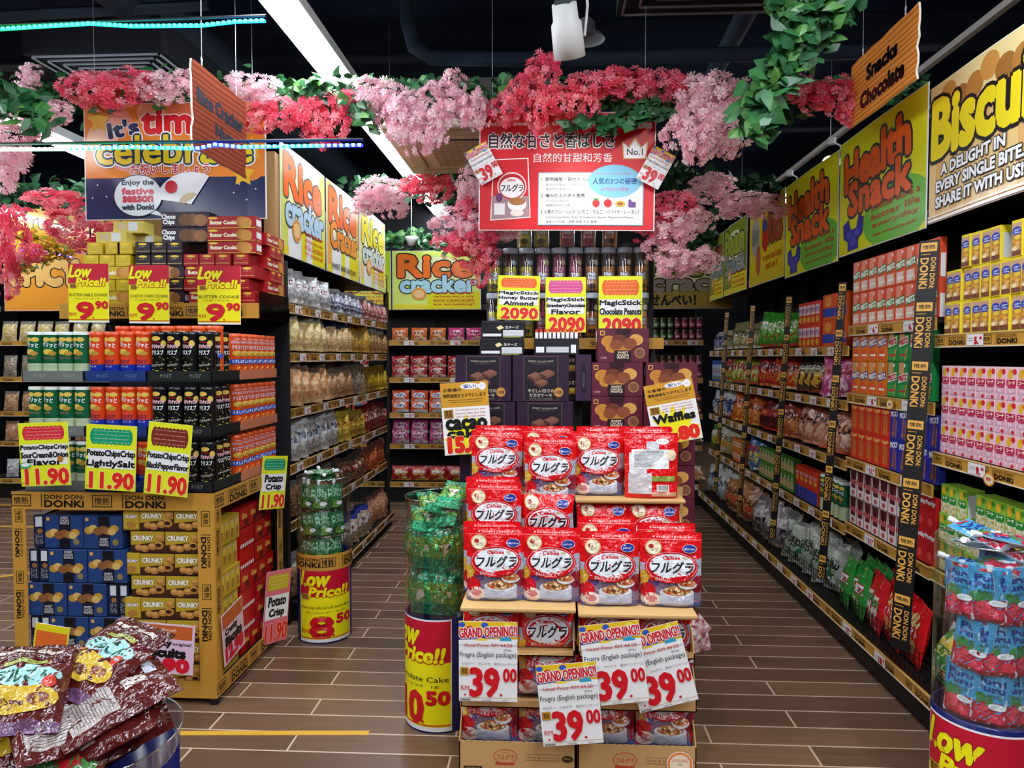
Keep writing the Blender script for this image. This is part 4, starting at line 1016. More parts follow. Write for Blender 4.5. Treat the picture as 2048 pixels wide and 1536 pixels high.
for row in range(3):
    seq = 'yyypppoooo' if row < 2 else 'yyppo'
    for i, k in enumerate(seq):
        x = tx0 + step * (i + .35) if row < 2 else AY([1048, 1083, 1135, 1178, 1222][i], 480, YM).x
        cnt[k, row] = cnt.get((k, row), 0) + 1
        t = thing('stick_tube', 'clear tube of %s sticks, %s row, %s from the left' % (kinds[k], ('lower', 'middle', 'top')[row], NTH[cnt[k, row]]), 'snack tube', loc=(x, YM + .06 + .012 * row, zs + .001 + row * .239), group='clear tubes of coated sticks')
        for n_, m_ in zip(('stick_bundle', 'clear_tube', 'lid'), TB[k]): O(n_, m_, t)
# hand drawn cards
def pcard(label, x0, y0, x1, y1, Y, art_fn, tilt=0, **kw):
    a = AY(x0, y1, Y); c = AY(x1, y0, Y); w, h = c.x - a.x, c.z - a.z
    return card_thing('price_card', label, w, h, art_fn(w, h), ((a.x + c.x) / 2, Y, a.z), tilt=tilt, **kw)
pcard('hand-drawn yellow card for honey butter sticks with an orange blurb', 994, 551, 1078, 640, 3.70, lambda w, h: hand_art(w, h, '#e8661c', ['MagicStick', 'Honey Butter', 'Almond'], '2090', top=.3), .03)
pcard('hand-drawn yellow card with pink blurb reading strawberry chocolate flavor', 1091, 554, 1172, 665, 3.70, lambda w, h: hand_art(w, h, '#d8559a', ['MagicStick', 'StrawberryChocolate', 'Flavor'], '2090', top=.32), .0)
pcard('hand-drawn yellow card with orange blurb reading chocolate peanuts', 1197, 552, 1285, 668, 3.70, lambda w, h: hand_art(w, h, '#ea6a1a', ['MagicStick', 'Chocolate Peanuts'], '2090', top=.36), .0)
def yasui(w, h, name1, name2, price, blurb):
    a = R(-w / 2, 0, w / 2, h, M('#eef0f0', 'card')) + R(-w / 2, h * .66, w / 2, h, M('#cf982c', 'card'))
    a += star(w * .0, h * .22, w * .52, w * .3, 12, M('#f0e81e', 'card'))
    a += E(w * .12, h * .94, w * .2, h * .045, WHT, 18) + T('安い!', w * .12, h * .94, w * .26, h * .055, M('#1c3a8c', 'card'), b=.04) + E(w * .38, h * .93, w * .08, w * .08, WHT) + T('^_^', w * .38, h * .93, w * .08, h * .02, M('#2858b0', 'card'))
    a += T('お客様の', -w * .25, h * .9, w * .38, h * .05, INK, b=.02) + T('情熱価格をカタチにします', -w * .0, h * .82, w * .9, h * .055, INK, b=.02)
    a += R(-w * .35, h * .755, w * .4, h * .762, M('#7a5a20', 'card')) + R(-w * .3, h * .725, w * .35, h * .732, M('#7a5a20', 'card')) + R(-w * .46, h * .51, -w * .26, h * .63, M('#b8862c', 'card')) + T('情熱\n価格', -w * .36, h * .57, w * .16, h * .1, INK)
    for i, s_ in enumerate(blurb): a += T(s_, w * .1, h * (.62 - i * .045), w * .62, h * .026, M('#c0304a', 'card'), b=.02, sh=.15)
    a += T(name1, w * .0, h * .42, w * .84, h * .13, DB, b=.06) + (T(name2, -w * .02, h * .3, w * .78, h * .12, DB, b=.06) if name2 else [])
    a += T(price, w * .02, h * .14, w * .84, h * .2, M('#e0281c', 'card'), b=.08, out=M('#fff0a0', 'card'), ow=w * .01)
    return a
pcard('white and amber price card reading cacao cake, tilted, at the left of the purple boxes', 890, 764, 985, 908, 3.40, lambda w, h: yasui(w, h, 'cacao', 'cake', '15.80', ['So indulgent too late', 'choco-late for me', 'rich cacao cake inside']), -.07)
pcard('white and amber price card reading chocolate waffles, tilted, right of the waffle boxes', 1308, 762, 1408, 884, 3.34, lambda w, h: yasui(w, h, 'Waffles', '', '15.80', ['Crispy waffle sandwich', 'with sweet cacao inside', 'chocolate']), -.19)

# ================================================================== hanging red poster
YC = 3.6
a0 = AY(957, 463, YC); a1 = AY(1310, 222, YC)
def calbee(w, h):
    rd, wh = M('#d0101e', 'card'), M('#f6f2f2', 'card'); a = R(-w / 2, 0, w / 2, h, rd)
    X = lambda px: (px - 958) / 355 * w - w / 2
    Y_ = lambda py: (465 - py) / 243 * h
    a += T('Natural sweetness and pleasant aroma', X(1105), Y_(245), w * .78, .028, wh, b=.03) + T('Calbee', X(1283), Y_(246), w * .13, .04, wh, b=.06) + T('掘りだそう、自然の力。', X(1280), Y_(231), w * .14, .012, wh, b=.0)
    a += T('自然な甘さと香ばしさ', X(1104), Y_(279), w * .72, .075, M('#20141a', 'card'), b=.03, out=wh, ow=.0045) + T('自然的甘甜和芳香', X(1148), Y_(315), w * .45, .045, wh, b=.012)
    g = M('#c8a44a', 'card'); a += PL([(X(1250), Y_(318)), (X(1296), Y_(318)), (X(1300), Y_(280)), (X(1286), Y_(292)), (X(1273), Y_(272)), (X(1260), Y_(292)), (X(1246), Y_(280))], g) + PL([(X(1252), Y_(316)), (X(1294), Y_(316)), (X(1297), Y_(284)), (X(1285), Y_(296)), (X(1273), Y_(277)), (X(1261), Y_(296)), (X(1249), Y_(284))], wh)
    a += T('No.1', X(1273), Y_(303), w * .09, .03, M('#24242c', 'card'), b=.02)
    # cereal bag drawn at left
    a += PL([(X(980), Y_(446)), (X(1063), Y_(440)), (X(1057), Y_(315)), (X(985), Y_(318))], wh) + PL([(X(982), Y_(444)), (X(1061), Y_(438)), (X(1055), Y_(317)), (X(987), Y_(320))], rd)
    a += PL([(X(983), Y_(444)), (X(1060), Y_(438)), (X(1058), Y_(395)), (X(982), Y_(395))], M('#a8848c', 'card')) + E(X(1024), Y_(375), w * .085, h * .125, M('#f0d8d8', 'card'), 24) + E(X(1024), Y_(375), w * .078, h * .112, M('#c40c18', 'card'), 24) + E(X(1024), Y_(377), w * .07, h * .09, wh, 24)
    a += T('フルグラ', X(1024), Y_(378), w * .13, .036, M('#16161a', 'card'), b=.04, sh=.1) + T('Calbee', X(1022), Y_(361), w * .05, .013, rd, b=.03) + E(X(1035), Y_(412), w * .055, h * .06, wh, 18) + E(X(1035), Y_(406), w * .048, h * .035, M('#a87038', 'card'), 16) + E(X(998), Y_(398), w * .02, h * .04, M('#6a2f6a', 'card'), 12) + E(X(1035), Y_(430), w * .04, h * .03, M('#e8dcd4', 'card'), 14) + R(X(988), Y_(434), X(1010), Y_(410), M('#efe9ea', 'card'))
    # facts panel
    a += R(X(1078), Y_(456), X(1292), Y_(346), M('#8fb8cf', 'card')) + R(X(1080), Y_(454), X(1290), Y_(348), M('#e6edf0', 'card'))
    tx = M('#2c3036', 'card')
    for i, (s_, s2, s3) in enumerate((('1. 食物繊維・鉄分たっぷり', 'Rich in fiber and iron', '富含铁和膳食纤维'), ('2. 噛み応えのある食感', 'Crunchy texture', '脆脆甜甜的口感'), ('3. 人気のフルーツ入り（いちご・りんご・パパイヤ・レーズン）', 'Containing popular fruits: Strawberries, Apples, Papayas and Raisins', '含有人气水果（草莓 苹果 木瓜 葡萄）'))):
        yy = Y_(360 + i * 34); L1 = [.3, .25, .56][i]; L2 = [.2, .13, .5][i]; L3 = [.15, .14, .3][i]
        a += T(s_, X(1084) + w * L1 / 2, yy, w * L1, .02, tx, b=.02) + T(s2, X(1094) + w * L2 / 2, yy - .027, w * L2, .013, tx, b=0) + T(s3, X(1094) + w * L3 / 2, yy - .049, w * L3, .013, M('#5a6068', 'card'), b=0)
    bl = M('#7cc0e0', 'card'); a += E(X(1233), Y_(364), w * .15, h * .14, bl, 28) + T('Three Secrets of Popularity', X(1230), Y_(349), w * .2, .012, M('#c83a7a', 'card'), b=0) + T('人気の3つの秘密', X(1233), Y_(364), w * .25, .032, M('#1c4a8c', 'card'), b=.03) + T('人气的3大理由', X(1233), Y_(381), w * .16, .02, M('#c04a8a', 'card'), b=0)
    a += E(X(1196), Y_(410), .018, .02, M('#d8302a', 'card'), 14) + E(X(1196), Y_(402), .012, .006, M('#4a8a2c', 'card'), 8) + E(X(1220), Y_(410), .02, .02, M('#cf2420', 'card'), 14) + R(X(1219), Y_(403), X(1221), Y_(399), M('#4a6a2c', 'card')) + E(X(1245), Y_(411), .026, .015, M('#e8b040', 'card'), 14) + E(X(1245), Y_(411), .016, .008, M('#8a5a20', 'card'), 12)
    for i in range(7): a += E(X(1269) + (i % 3 - 1) * .011, Y_(410) + (i // 3 - 1) * .012, .008, .008, M('#6a3a8c', 'card'), 9)
    return a
w_, h_ = a1.x - a0.x, a1.z - a0.z
poster('hanging red poster with a white facts panel, above the clear stick tubes', w_, h_, calbee(w_, h_), ((a0.x + a1.x) / 2, YC, a0.z), tilt=.012, name='hanging_poster')
b = MB()
for px in (985, 1290): q = AY(px, 224, YC); b.tube([(q.x, YC, q.z), (q.x, YC, CEIL)], .0012, STEEL, 4)
thing('poster_wire', 'pair of thin wires holding the red poster', 'wire', b)
def mini(lb, px, py, tl, Y):
    p = AY(px, py, Y); w = .12; h = .178; card_thing('price_card', lb, w, h, SHIFT(GRAND, 0, 0, w / .203, h / .278), (p.x - math.sin(tl) * h / 2, Y, p.z - math.cos(tl) * h / 2), tilt=tl)
mini('small white price card reading 39.00 clipped to the left edge of the red poster', 967, 327, -.5, 3.56)
mini('small white price card reading 39.00 clipped to the right edge of the red poster', 1312, 335, .5, 3.56)

# ================================================================== drum bins
def drum(label, x, y, r, h, htop, art, rz=0, band=False, a=(-1.7, 1.5), sticker=False, shield=True):
    t = thing('display_drum', label, 'drum bin', loc=(x, y, 0), rz=rz)
    b = MB(); b.lathe([(r, .0), (r, .004), (r, h - .004), (r - .004, h), (r - .008, h - .004), (r - .008, .02), (.001, .02)], 40, NAVY); O('body', b, t)
    b = MB(); b.pr(art, cylm(r), .012, h0=.0012, smooth=True); O('wrap_poster', b, t)
    if band:
        b = MB(); b.lathe([(r + .003, h - .075), (r + .003, h + .01)], 40, AMB); b.pr(donki(-r * 2.6, r * 2.6, .07, h - .066, pitch=.3, ph=.09), cylm(r + .003), .02, h0=.0008, smooth=True); O('shop_band', b, t)
    if shield:
        c = MB(); c.lathe([(r - .002, h - .01), (r - .002, htop)], 36, M('#f4f8fa', 'clear', 1.5)); c.tube([((r - .002) * math.cos(2 * PI * i / 36), (r - .002) * math.sin(2 * PI * i / 36), htop) for i in range(37)], .0025, M('#dfe8ea', 'clear', 5), 5); O('clear_shield', c, t)
    if sticker:
        s = MB(); s.pr(E(0, 0, .034, .042, M('#f0ece4', 'card')) + E(0, 0, .031, .039, M('#e2a368', 'card')) + E(0, 0, .025, .031, M('#ecd9b4', 'card')) + T('GOOD', 0, .004, .034, .012, M('#2c62a8', 'card'), b=.04), lambda u, v, hh: cylm(r)(u + .15, v + .335, hh), .01, h0=.002, smooth=True); O('round_sticker', s, t)
    return t
def drum_art(r, h, u0, u1, title, jp, big, small):
    w = u1 - u0; a = low_art(w, h - .02, title, jp, big, small)
    return SHIFT(R(-w / 2 - .004, -.004, w / 2 + .004, h - .014, WHT) + a, (u0 + u1) / 2, .012, cell=.012)
D1 = (-.455, 2.955); DR = .142
drum('navy drum bin with yellow low price wrap reading 10.50, beside the cereal cartons', D1[0], D1[1], DR, .46, .93, drum_art(DR, .46, -.24, .065, 'Chocolate Cake', 'ミニショコラ　1本', '10', '50'), sticker=True)
D2 = (-1.215, 3.82)
drum('navy drum bin with amber band and a wrap reading 8.50, at the rice cracker gondola', D2[0], D2[1], .142, .46, .86, drum_art(DR, .4, -.1, .2, 'Drink konjac jelly pull pull (matcha flavor)', '飲むこんにゃくゼリー プルプル', '8', '50'), band=True)
D3 = (1.30, 2.2)
drum('navy drum bin at the bottom right corner filled with blue fruit jelly pouches', D3[0], D3[1], DR, .455, .96, drum_art(DR, .44, -.26, .06, 'Drink konjac jelly', 'ゼリー', '8', '50'), shield=True)
# green chocolate cake packs in the first drum
def choco_green():
    a = R(-.06, 0, .06, .2, M('#148a5c', 'foil', 2)) + R(-.06, .05, .06, .13, M('#7a9a2c', 'foil', 2)) + PL([(-.04, .07), (.0, .055), (.035, .075), (.03, .1), (-.02, .1)], M('#e6dccb', 'foil')) + PL([(-.03, .082), (.0, .07), (.028, .086), (.025, .108), (-.02, .106)], M('#3b211a', 'foil')) + T('生ショコラ', 0, .15, .08, .02, M('#e0e8d0', 'foil'), b=.04)
    return a
GP = [bag_mesh('chocolate_cake_pack', .115, .185, .045, M('#17b078', 'foil', 2), choco_green(), seed=s, wob=.005, seal=.02) for s in (1, 2, 3)]
def lay_at(cx, cy, z, pitch, roll, yaw, h):
    m = Euler((pitch, roll, yaw)).to_matrix() @ Vector((0, 0, h / 2)); return (cx - m.x, cy - m.y, z - m.z)
def fill_drum(cx, cy, r, tiers, meshes, labf, name, cat, group, zs_, rr=.028, nper=5, lean=-.1, spread=2.6, jit=.15):
    for ti in range(tiers):
        for i in range(nper):
            a = -spread / 2 + spread * (i + (.5 if ti % 2 else .25)) / nper
            x, y = cx + (r - rr) * math.sin(a), cy - (r - rr) * math.cos(a)
            thing(name, labf(ti, i), cat, meshes[(ti + i) % len(meshes)], loc=(x, y, zs_[ti]), rot=(lean + random.uniform(-.05, .05), random.uniform(-jit, jit), a), group=group)
T3 = ['bottom', 'second', 'third', 'fourth']
fill_drum(D1[0], D1[1], DR, 2, GP, lambda t_, i: 'green foil chocolate cake pack in the first drum, %s layer, %s from the left' % (T3[t_], NTH[i + 1]), 'chocolate_cake_pack', 'snack pack', 'green foil packs in the drum beside the cereal', [.47, .655], nper=4, spread=2.9, lean=-.05)
for i, (dx, dy, z, rx, ry, rz_) in enumerate(((-.05, -.05, .84, 1.2, .2, .3), (.04, -.03, .865, 1.1, -.2, -.3), (.0, .0, .895, 1.3, .3, .2), (.055, .01, .93, 1.15, .1, -.2), (-.04, .05, .88, 1.2, .2, .4))):
    thing('chocolate_cake_pack', 'green foil chocolate cake pack heaped on top of the first drum, ' + ['front left', 'right', 'front middle', 'topmost', 'rear left'][i], 'snack pack', GP[i % 3], loc=lay_at(D1[0] + dx, D1[1] + dy, z, -rx, ry, rz_, .185), rot=(-rx, ry, rz_), group='green foil packs in the drum beside the cereal')
# green konjac jelly pouches in the second drum
def jelly(c1, c2, c3, word, tc):
    return R(-.05, 0, .05, .13, M(c1, 'film')) + R(-.05, .0, .05, .05, M(c2, 'film')) + E(0, .03, .034, .02, M(c3, 'film')) + T(word, 0, .088, .076, .04, M(tc, 'film'), b=.05) + E(.022, .032, .02, .01, WHT, 12)
JG = []
for s in (1, 2):
    m = bag_mesh('jelly_pouch', .1, .13, .036, M('#2d6a3a', 'film'), jelly('#2f7040', '#1e4a24', '#6a9a38', 'PURU\nPURU', '#a8d8b0'), stand=True, seed=s, nu=10, nv=12, wob=.003); JG.append(m)
def spout(): 
    c = MB(); c.tube([(0, 0, 0), (0, 0, .014)], .007, M('#e6eef0', 'gloss'), 10); c.tube([(0, 0, .012), (0, 0, .03)], .0095, M('#f4f8fa', 'gloss'), 10); return c.mesh('spout_cap')
SPO = spout()
def jelly_fill(cx, cy, r, tiers, nper, meshes, labf, group, zs_, spread, lean=-.08, jit=.16):
    for ti in range(tiers):
        for i in range(nper):
            a = -spread / 2 + spread * (i + (.55 if ti % 2 else .2)) / nper
            x, y = cx + (r - .03) * math.sin(a), cy - (r - .03) * math.cos(a)
            t = thing('jelly_pouch', labf(ti, i), 'jelly pouch', meshes[(ti + i) % len(meshes)], loc=(x, y, zs_[ti]), rot=(lean, random.uniform(-jit, jit), a), group=group)
            O('spout_cap', SPO, t, (0, 0, .128))
jelly_fill(D2[0], D2[1], .142, 3, 4, JG, lambda t_, i: 'green jelly pouch in the second drum, %s layer, %s from the left' % (T3[t_], NTH[i + 1]), 'green jelly pouches in the second drum', [.42, .56, .70], 2.7)
for i in range(6):
    a = i * 1.05; t = thing('jelly_pouch', 'green jelly pouch lying on top of the second drum, %s going round' % NTH[i + 1], 'jelly pouch', JG[i % 2], loc=(D2[0] + .06 * math.cos(a), D2[1] - .03 + .06 * math.sin(a), .845 + .012 * (i % 2)), rot=(-1.3, random.uniform(-.3, .3), a + PI / 2), group='green jelly pouches in the second drum'); O('spout_cap', SPO, t, (0, 0, .128))
JB = [bag_mesh('jelly_pouch', .105, .155, .036, M('#bfd4e0', 'film'), R(-.055, 0, .055, .16, M('#3f9fd0', 'film')) + R(-.055, 0, .055, .065, M('#b51f35', 'film')) + E(-.02, .07, .03, .018, M('#3f8a4a', 'film'), 14) + E(-.015, .04, .02, .018, M('#e0485a', 'film'), 14) + E(.025, .025, .018, .014, M('#d8304a', 'film'), 14) + T('Puru\nPuru', 0, .112, .07, .036, M('#1a3f8c', 'film'), b=.06) + T('Acerola', 0, .084, .06, .011, M('#1f5a4a', 'film'), b=.03) + E(.0, .143, .028, .005, M('#c8283a', 'film'), 12) + E(.02, .055, .022, .009, WHT, 12) + T('ゼリー', .02, .055, .03, .009, M('#2c7a3a', 'film')), stand=True, seed=s, nu=10, nv=14, wob=.003) for s in (1, 2, 3)]
jelly_fill(D3[0], D3[1], DR, 3, 4, JB, lambda t_, i: 'blue and red fruit jelly pouch in the corner drum, %s layer, %s from the left' % (T3[t_], NTH[i + 1]), 'blue and red jelly pouches in the corner drum', [.455, .60, .75], 2.5, jit=.1)
for i, (dx, dy, z, rx, ry, rz_) in enumerate(((-.07, -.03, .885, 1.35, .1, 1.1), (.02, -.05, .90, 1.3, -.1, -.6), (.06, .02, .93, 1.2, .2, .8), (-.02, .03, .94, 1.3, .1, 2.2), (.05, -.04, .965, 1.35, .0, 1.7), (-.03, .0, .975, 1.3, -.1, .5))):
    t = thing('jelly_pouch', 'fruit jelly pouch lying on top of the corner drum, %s from the bottom of the heap' % NTH[i + 1], 'jelly pouch', JB[i % 3], loc=lay_at(D3[0] + dx * .6, D3[1] + dy * .6, z, -rx, ry, rz_, .155), rot=(-rx, ry, rz_), group='blue and red jelly pouches in the corner drum'); O('spout_cap', SPO, t, (0, 0, .152))
# ================================================================== chips stand at the left
SX0, SX1, SY0, SY1, SZ = -2.325, -1.43, 3.0, 3.78, .915
t = thing('display_table', 'square display table edged in amber shop tape, left of the middle aisle', 'display table', loc=(0, 0, 0))
bw = .072
b = MB(); b.box(SX0, SX1, SY0, SY1, SZ - .03, SZ, BLK2); b.box(SX0 + .01, SX1 - .01, SY0 + .01, SY1 - .01, .05, .075, BLK2); O('shelf', b, t)
for i, (x, y) in enumerate(((SX0, SY0), (SX1 - .03, SY0), (SX0, SY1 - .03), (SX1 - .03, SY1 - .03))):
    b = MB(); b.box(x, x + .03, y, y + .03, 0, SZ - .03, BLK); O('leg', b, t)
def band(x0, x1, z0, z1, axis, at, vert=False):
    b = MB(); n = .003
    if axis == 'f': b.box(x0, x1, at - n, at, z0, z1, AMB)
    else: b.box(at, at + n, x0, x1, z0, z1, AMB)
    if vert:
        w = x1 - x0; L_ = z1 - z0
        pr = SHIFT(ROT(donki(-L_ / 2, L_ / 2, w * .8, -w * .4, pitch=w * 4.4), 0, 0, -PI / 2), (x0 + x1) / 2, (z0 + z1) / 2)
    else: pr = donki(x0, x1, z1 - z0, z0, pitch=(z1 - z0) * 4.75)
    b.pr(CLIP(pr, x0, z0, x1, z1), front(at - n) if axis == 'f' else (lambda u, v, h: (at + n + h, u, v))); return b
O('amber_band', band(SX0, SX1, SZ - bw, SZ + .004, 'f', SY0), t); O('amber_band', band(SX0, SX1, .03, .03 + bw, 'f', SY0), t)
O('amber_band', band(SX0, SX0 + bw * .85, .03 + bw, SZ - bw, 'f', SY0, True), t); O('amber_band', band(SX1 - bw, SX1, .03 + bw, SZ - bw, 'f', SY0, True), t)
O('amber_band', band(SY0, SY1, SZ - bw, SZ + .004, 'r', SX1), t); O('amber_band', band(SY0, SY1, .03, .03 + bw, 'r', SX1), t)
O('amber_band', band(SY0, SY0 + bw * .8, .03 + bw, SZ - bw, 'r', SX1, True), t); O('amber_band', band(SY1 - bw, SY1, .03 + bw, SZ - bw, 'r', SX1, True), t)
# crunky boxes
def crunky(w, h):
    a = R(-w / 2, 0, w / 2, h, M('#3d2114', 'card')) + PL([(-w / 2, h), (w / 2, h), (w / 2, h * .55), (-w / 2, h * .35)], M('#b89a28', 'card'))
    a += T('CRUNKY', -w * .13, h * .68, w * .6, h * .22, M('#f2efe0', 'card'), b=.06, out=M('#3d2114', 'card'), ow=.0012)
    o = M('#b27a3a', 'card'); o2 = M('#d09a54', 'card')
    for x, y, r in ((-.25, .25, .12), (-.08, .2, .13), (.37, .72, .13), (.33, .35, .15), (.15, .3, .13)): a += E(w * x, h * y, w * r, h * r * 1.25, o, 14) + E(w * x - .003, h * y + .005, w * r * .7, h * r * .7, o2, 12)
    a += E(w * .32, h * .36, w * .09, h * .09, M('#3a1a10', 'card'), 12)
    return a
CW, CH_ = .152, .0945
cry = M('#c2a22c', 'card')
CRU = box_mesh('biscuit_box', CW, .09, CH_, M('#3d2114', 'card'), crunky(CW, CH_), rt=R(-.045, 0, .045, .1, cry) + T('CRUNKY', 0, .06, .07, .014, WHT) + E(0, .028, .02, .012, M('#b27a3a', 'card')))
CRE = box_mesh('biscuit_box', .07, .16, CH_, cry, T('CRUNKY', 0, .06, .055, .013, WHT, b=.05, out=M('#5a3a14', 'card'), ow=.001) + E(0, .025, .022, .014, M('#b27a3a', 'card')) + R(-.036, 0, .036, .008, M('#8a6a1c', 'card')))
x_r = SX1 - bw - .008; grp = 'yellow and brown biscuit boxes in the display table'
for r_ in range(8):
    z = .076 + r_ * .0965; z_ = z
    if z + CH_ > SZ - .035: break
    xp = SX1 - bw
    xs = [('l', xp - .077), ('l', xp - .231)] if r_ % 2 == 0 else [('l', xp - .036), ('l', xp - .19), ('e', xp - .303)]
    for i, (k, x) in enumerate(xs):
        lx = x if not (r_ % 2 == 1 and i == 0) else x
        thing('biscuit_box', 'yellow and brown biscuit box in the table front, %s layer from the bottom, %s from the right' % (NTH[r_ + 1], NTH[i + 1]), 'box', CRU if k == 'l' else CRE, loc=(lx, SY0 + .06 + (.035 if k == 'e' else 0), z), group=grp)
# blue waffle boxes
def bluew(w, h, rev=False):
    a = R(-w / 2, 0, w / 2, h, M('#1f3f78', 'card')) + R(-w * .12, 0, w * .18, h, M('#101424', 'card'))
    y1_, y2_, br = M('#c29438', 'card'), M('#d8b468', 'card'), M('#8a5730', 'card')
    yy = h * (.55 if not rev else .42)
    for x, y, r, c_ in ((-.36, .0, .12, y1_), (-.25, .06, .12, y2_), (-.12, -.02, .13, br), (.02, .03, .13, br), (.14, -.01, .12, M('#9c6a38', 'card')), (.3, .06, .12, y1_), (.24, -.03, .11, y2_)): a += E(w * x, yy + h * y, w * r, w * r * .8, c_, 14)
    a += E(w * .02, h * (.92 if not rev else .12), w * .12, h * .12, M('#080a10', 'card'), 14) + E(w * .33, h * .2, w * .08, w * .08, M('#8a7a4a', 'card'), 14)
    a += T('SWEET\nCACAO\nWAFFLE', w * .03, h * (.2 if not rev else .85), w * .24, h * .24, M('#d8d8dc', 'card'), b=.03) + R(-w * .44, h * .84, -w * .36, h * .94, GOLDT)
    return a
BLU = [box_mesh('waffle_box', .172, .1, .143, M('#1f3f78', 'card'), bluew(.172, .143, q)) for q in (False, True)]
BLE = box_mesh('waffle_box', .043, .16, .143, M('#16223c', 'card'), R(-.014, .09, .013, .134, M('#d8dee6', 'card')) + E(.003, .07, .012, .011, M('#9c6a38', 'card')) + T('スイート\nワッフル', 0, .035, .03, .045, M('#c8c8cc', 'card')))
grp = 'blue waffle boxes in the display table'
x0 = SX0 + .055
rows = [['e', 'e', 'b', 'b'], ['e', 'e', 'b', 'b'], ['b', 'b', 'e', 'e'], ['e', 'e', 'r', 'b'], ]
for r_, row in enumerate(rows):
    z = .078 + .145 * (r_ + 0); z = .20 + .145 * r_ if False else .079 + .1475 * (r_) + .0
    x = x0
    for i, k in enumerate(row):
        w = .044 if k in 'eE' else .174
        
        thing('waffle_box', 'dark blue waffle box in the table front, %s layer from the bottom, %s from the left' % (NTH[r_ + 1], NTH[i + 1]), 'box', BLE if k in 'eE' else BLU[k == 'r'], loc=(x + w / 2 + (.04 if k == 'E' else 0), SY0 + (.1 if k in 'eE' else .06), z), rz=.3 if k == 'E' else 0, group=grp)
        x += w + .003 + (.05 if k == 'E' else 0)
for i in range(3):
    thing('waffle_box', 'dark blue waffle box on the highest layer under the table top, %s from the left' % NTH[i + 1], 'box', BLU[i % 2] if i else BLE, loc=(x0 + (.02, .16, .335)[i], SY0 + (.11 if i == 0 else .07), .079 + .1475 * 4), rz=.25 if i == 0 else 0, group=grp)
# right face of the table: yellow and red boxes
YB_ = box_mesh('biscuit_box', .05, .16, .115, cry, R(-.02, .03, .02, .09, M('#e2c84a', 'card')) + E(0, .04, .015, .022, M('#b27a3a', 'card')) + T('CRUNKY', 0, .092, .042, .01, WHT), c=.001)
for r_ in range(6):
    for i in range(4):
        thing('biscuit_box', 'slim yellow biscuit box on the table side facing the aisle, %s layer from the bottom, %s from the front' % (NTH[r_ + 1], NTH[i + 1]), 'box', YB_, loc=(SX1 - .035 - .08 + .012 * (r_ % 2), SY0 + .115 + i * .053, .077 + r_ * .1165), rz=PI / 2, group='slim yellow biscuit boxes on the table side')
redb = M('#a01018', 'card'); redc = M('#c8141c', 'gloss')
RBX = box_mesh('chocolate_box', .1, .13, .075, redb, R(-.05, 0, .05, .075, redc) + T('Ghana', 0, .045, .06, .02, M('#e8b84a', 'card'), b=.06, sh=.2) + E(.02, .02, .025, .012, M('#5a1c14', 'card')) + R(-.05, 0, .05, .006, M('#7a0c12', 'card')))
RBY = box_mesh('chocolate_box', .022, .13, .115, redc, R(-.008, .01, .008, .03, WHT) + R(-.011, 0, .011, .008, redb))
for r_ in range(7):
    z = .077 + r_ * .1005
    if r_ in (1, 2, 4, 5):
        k = 0
        for i in range(7):
            thing('chocolate_box', 'slim upright red chocolate box on the table side, %s layer from the bottom, %s from the front' % (NTH[r_ + 1], NTH[i + 1]), 'box', RBY, loc=(SX1 - .1, SY0 + .345 + i * .0225, z), rz=PI / 2, group='slim red chocolate boxes', scale=(1, 1, .86))
        for i in range(2):
            thing('chocolate_box', 'flat red chocolate box on the table side, %s layer from the bottom, %s from the front' % (NTH[r_ + 1], NTH[i + 1]), 'box', RBX, loc=(SX1 - .1, SY0 + .56 + i * .102, z + .0), rz=PI / 2, group='flat red chocolate boxes', scale=(1, 1, 1.32))
    else:
        for i in range(4):
            thing('chocolate_box', 'flat red chocolate box on the table side, %s layer from the bottom, %s from the front' % (NTH[r_ + 1], NTH[i + 1]), 'box', RBX, loc=(SX1 - .1, SY0 + .385 + i * .102, z), rz=PI / 2, group='flat red chocolate boxes', scale=(1, 1, 1.32))

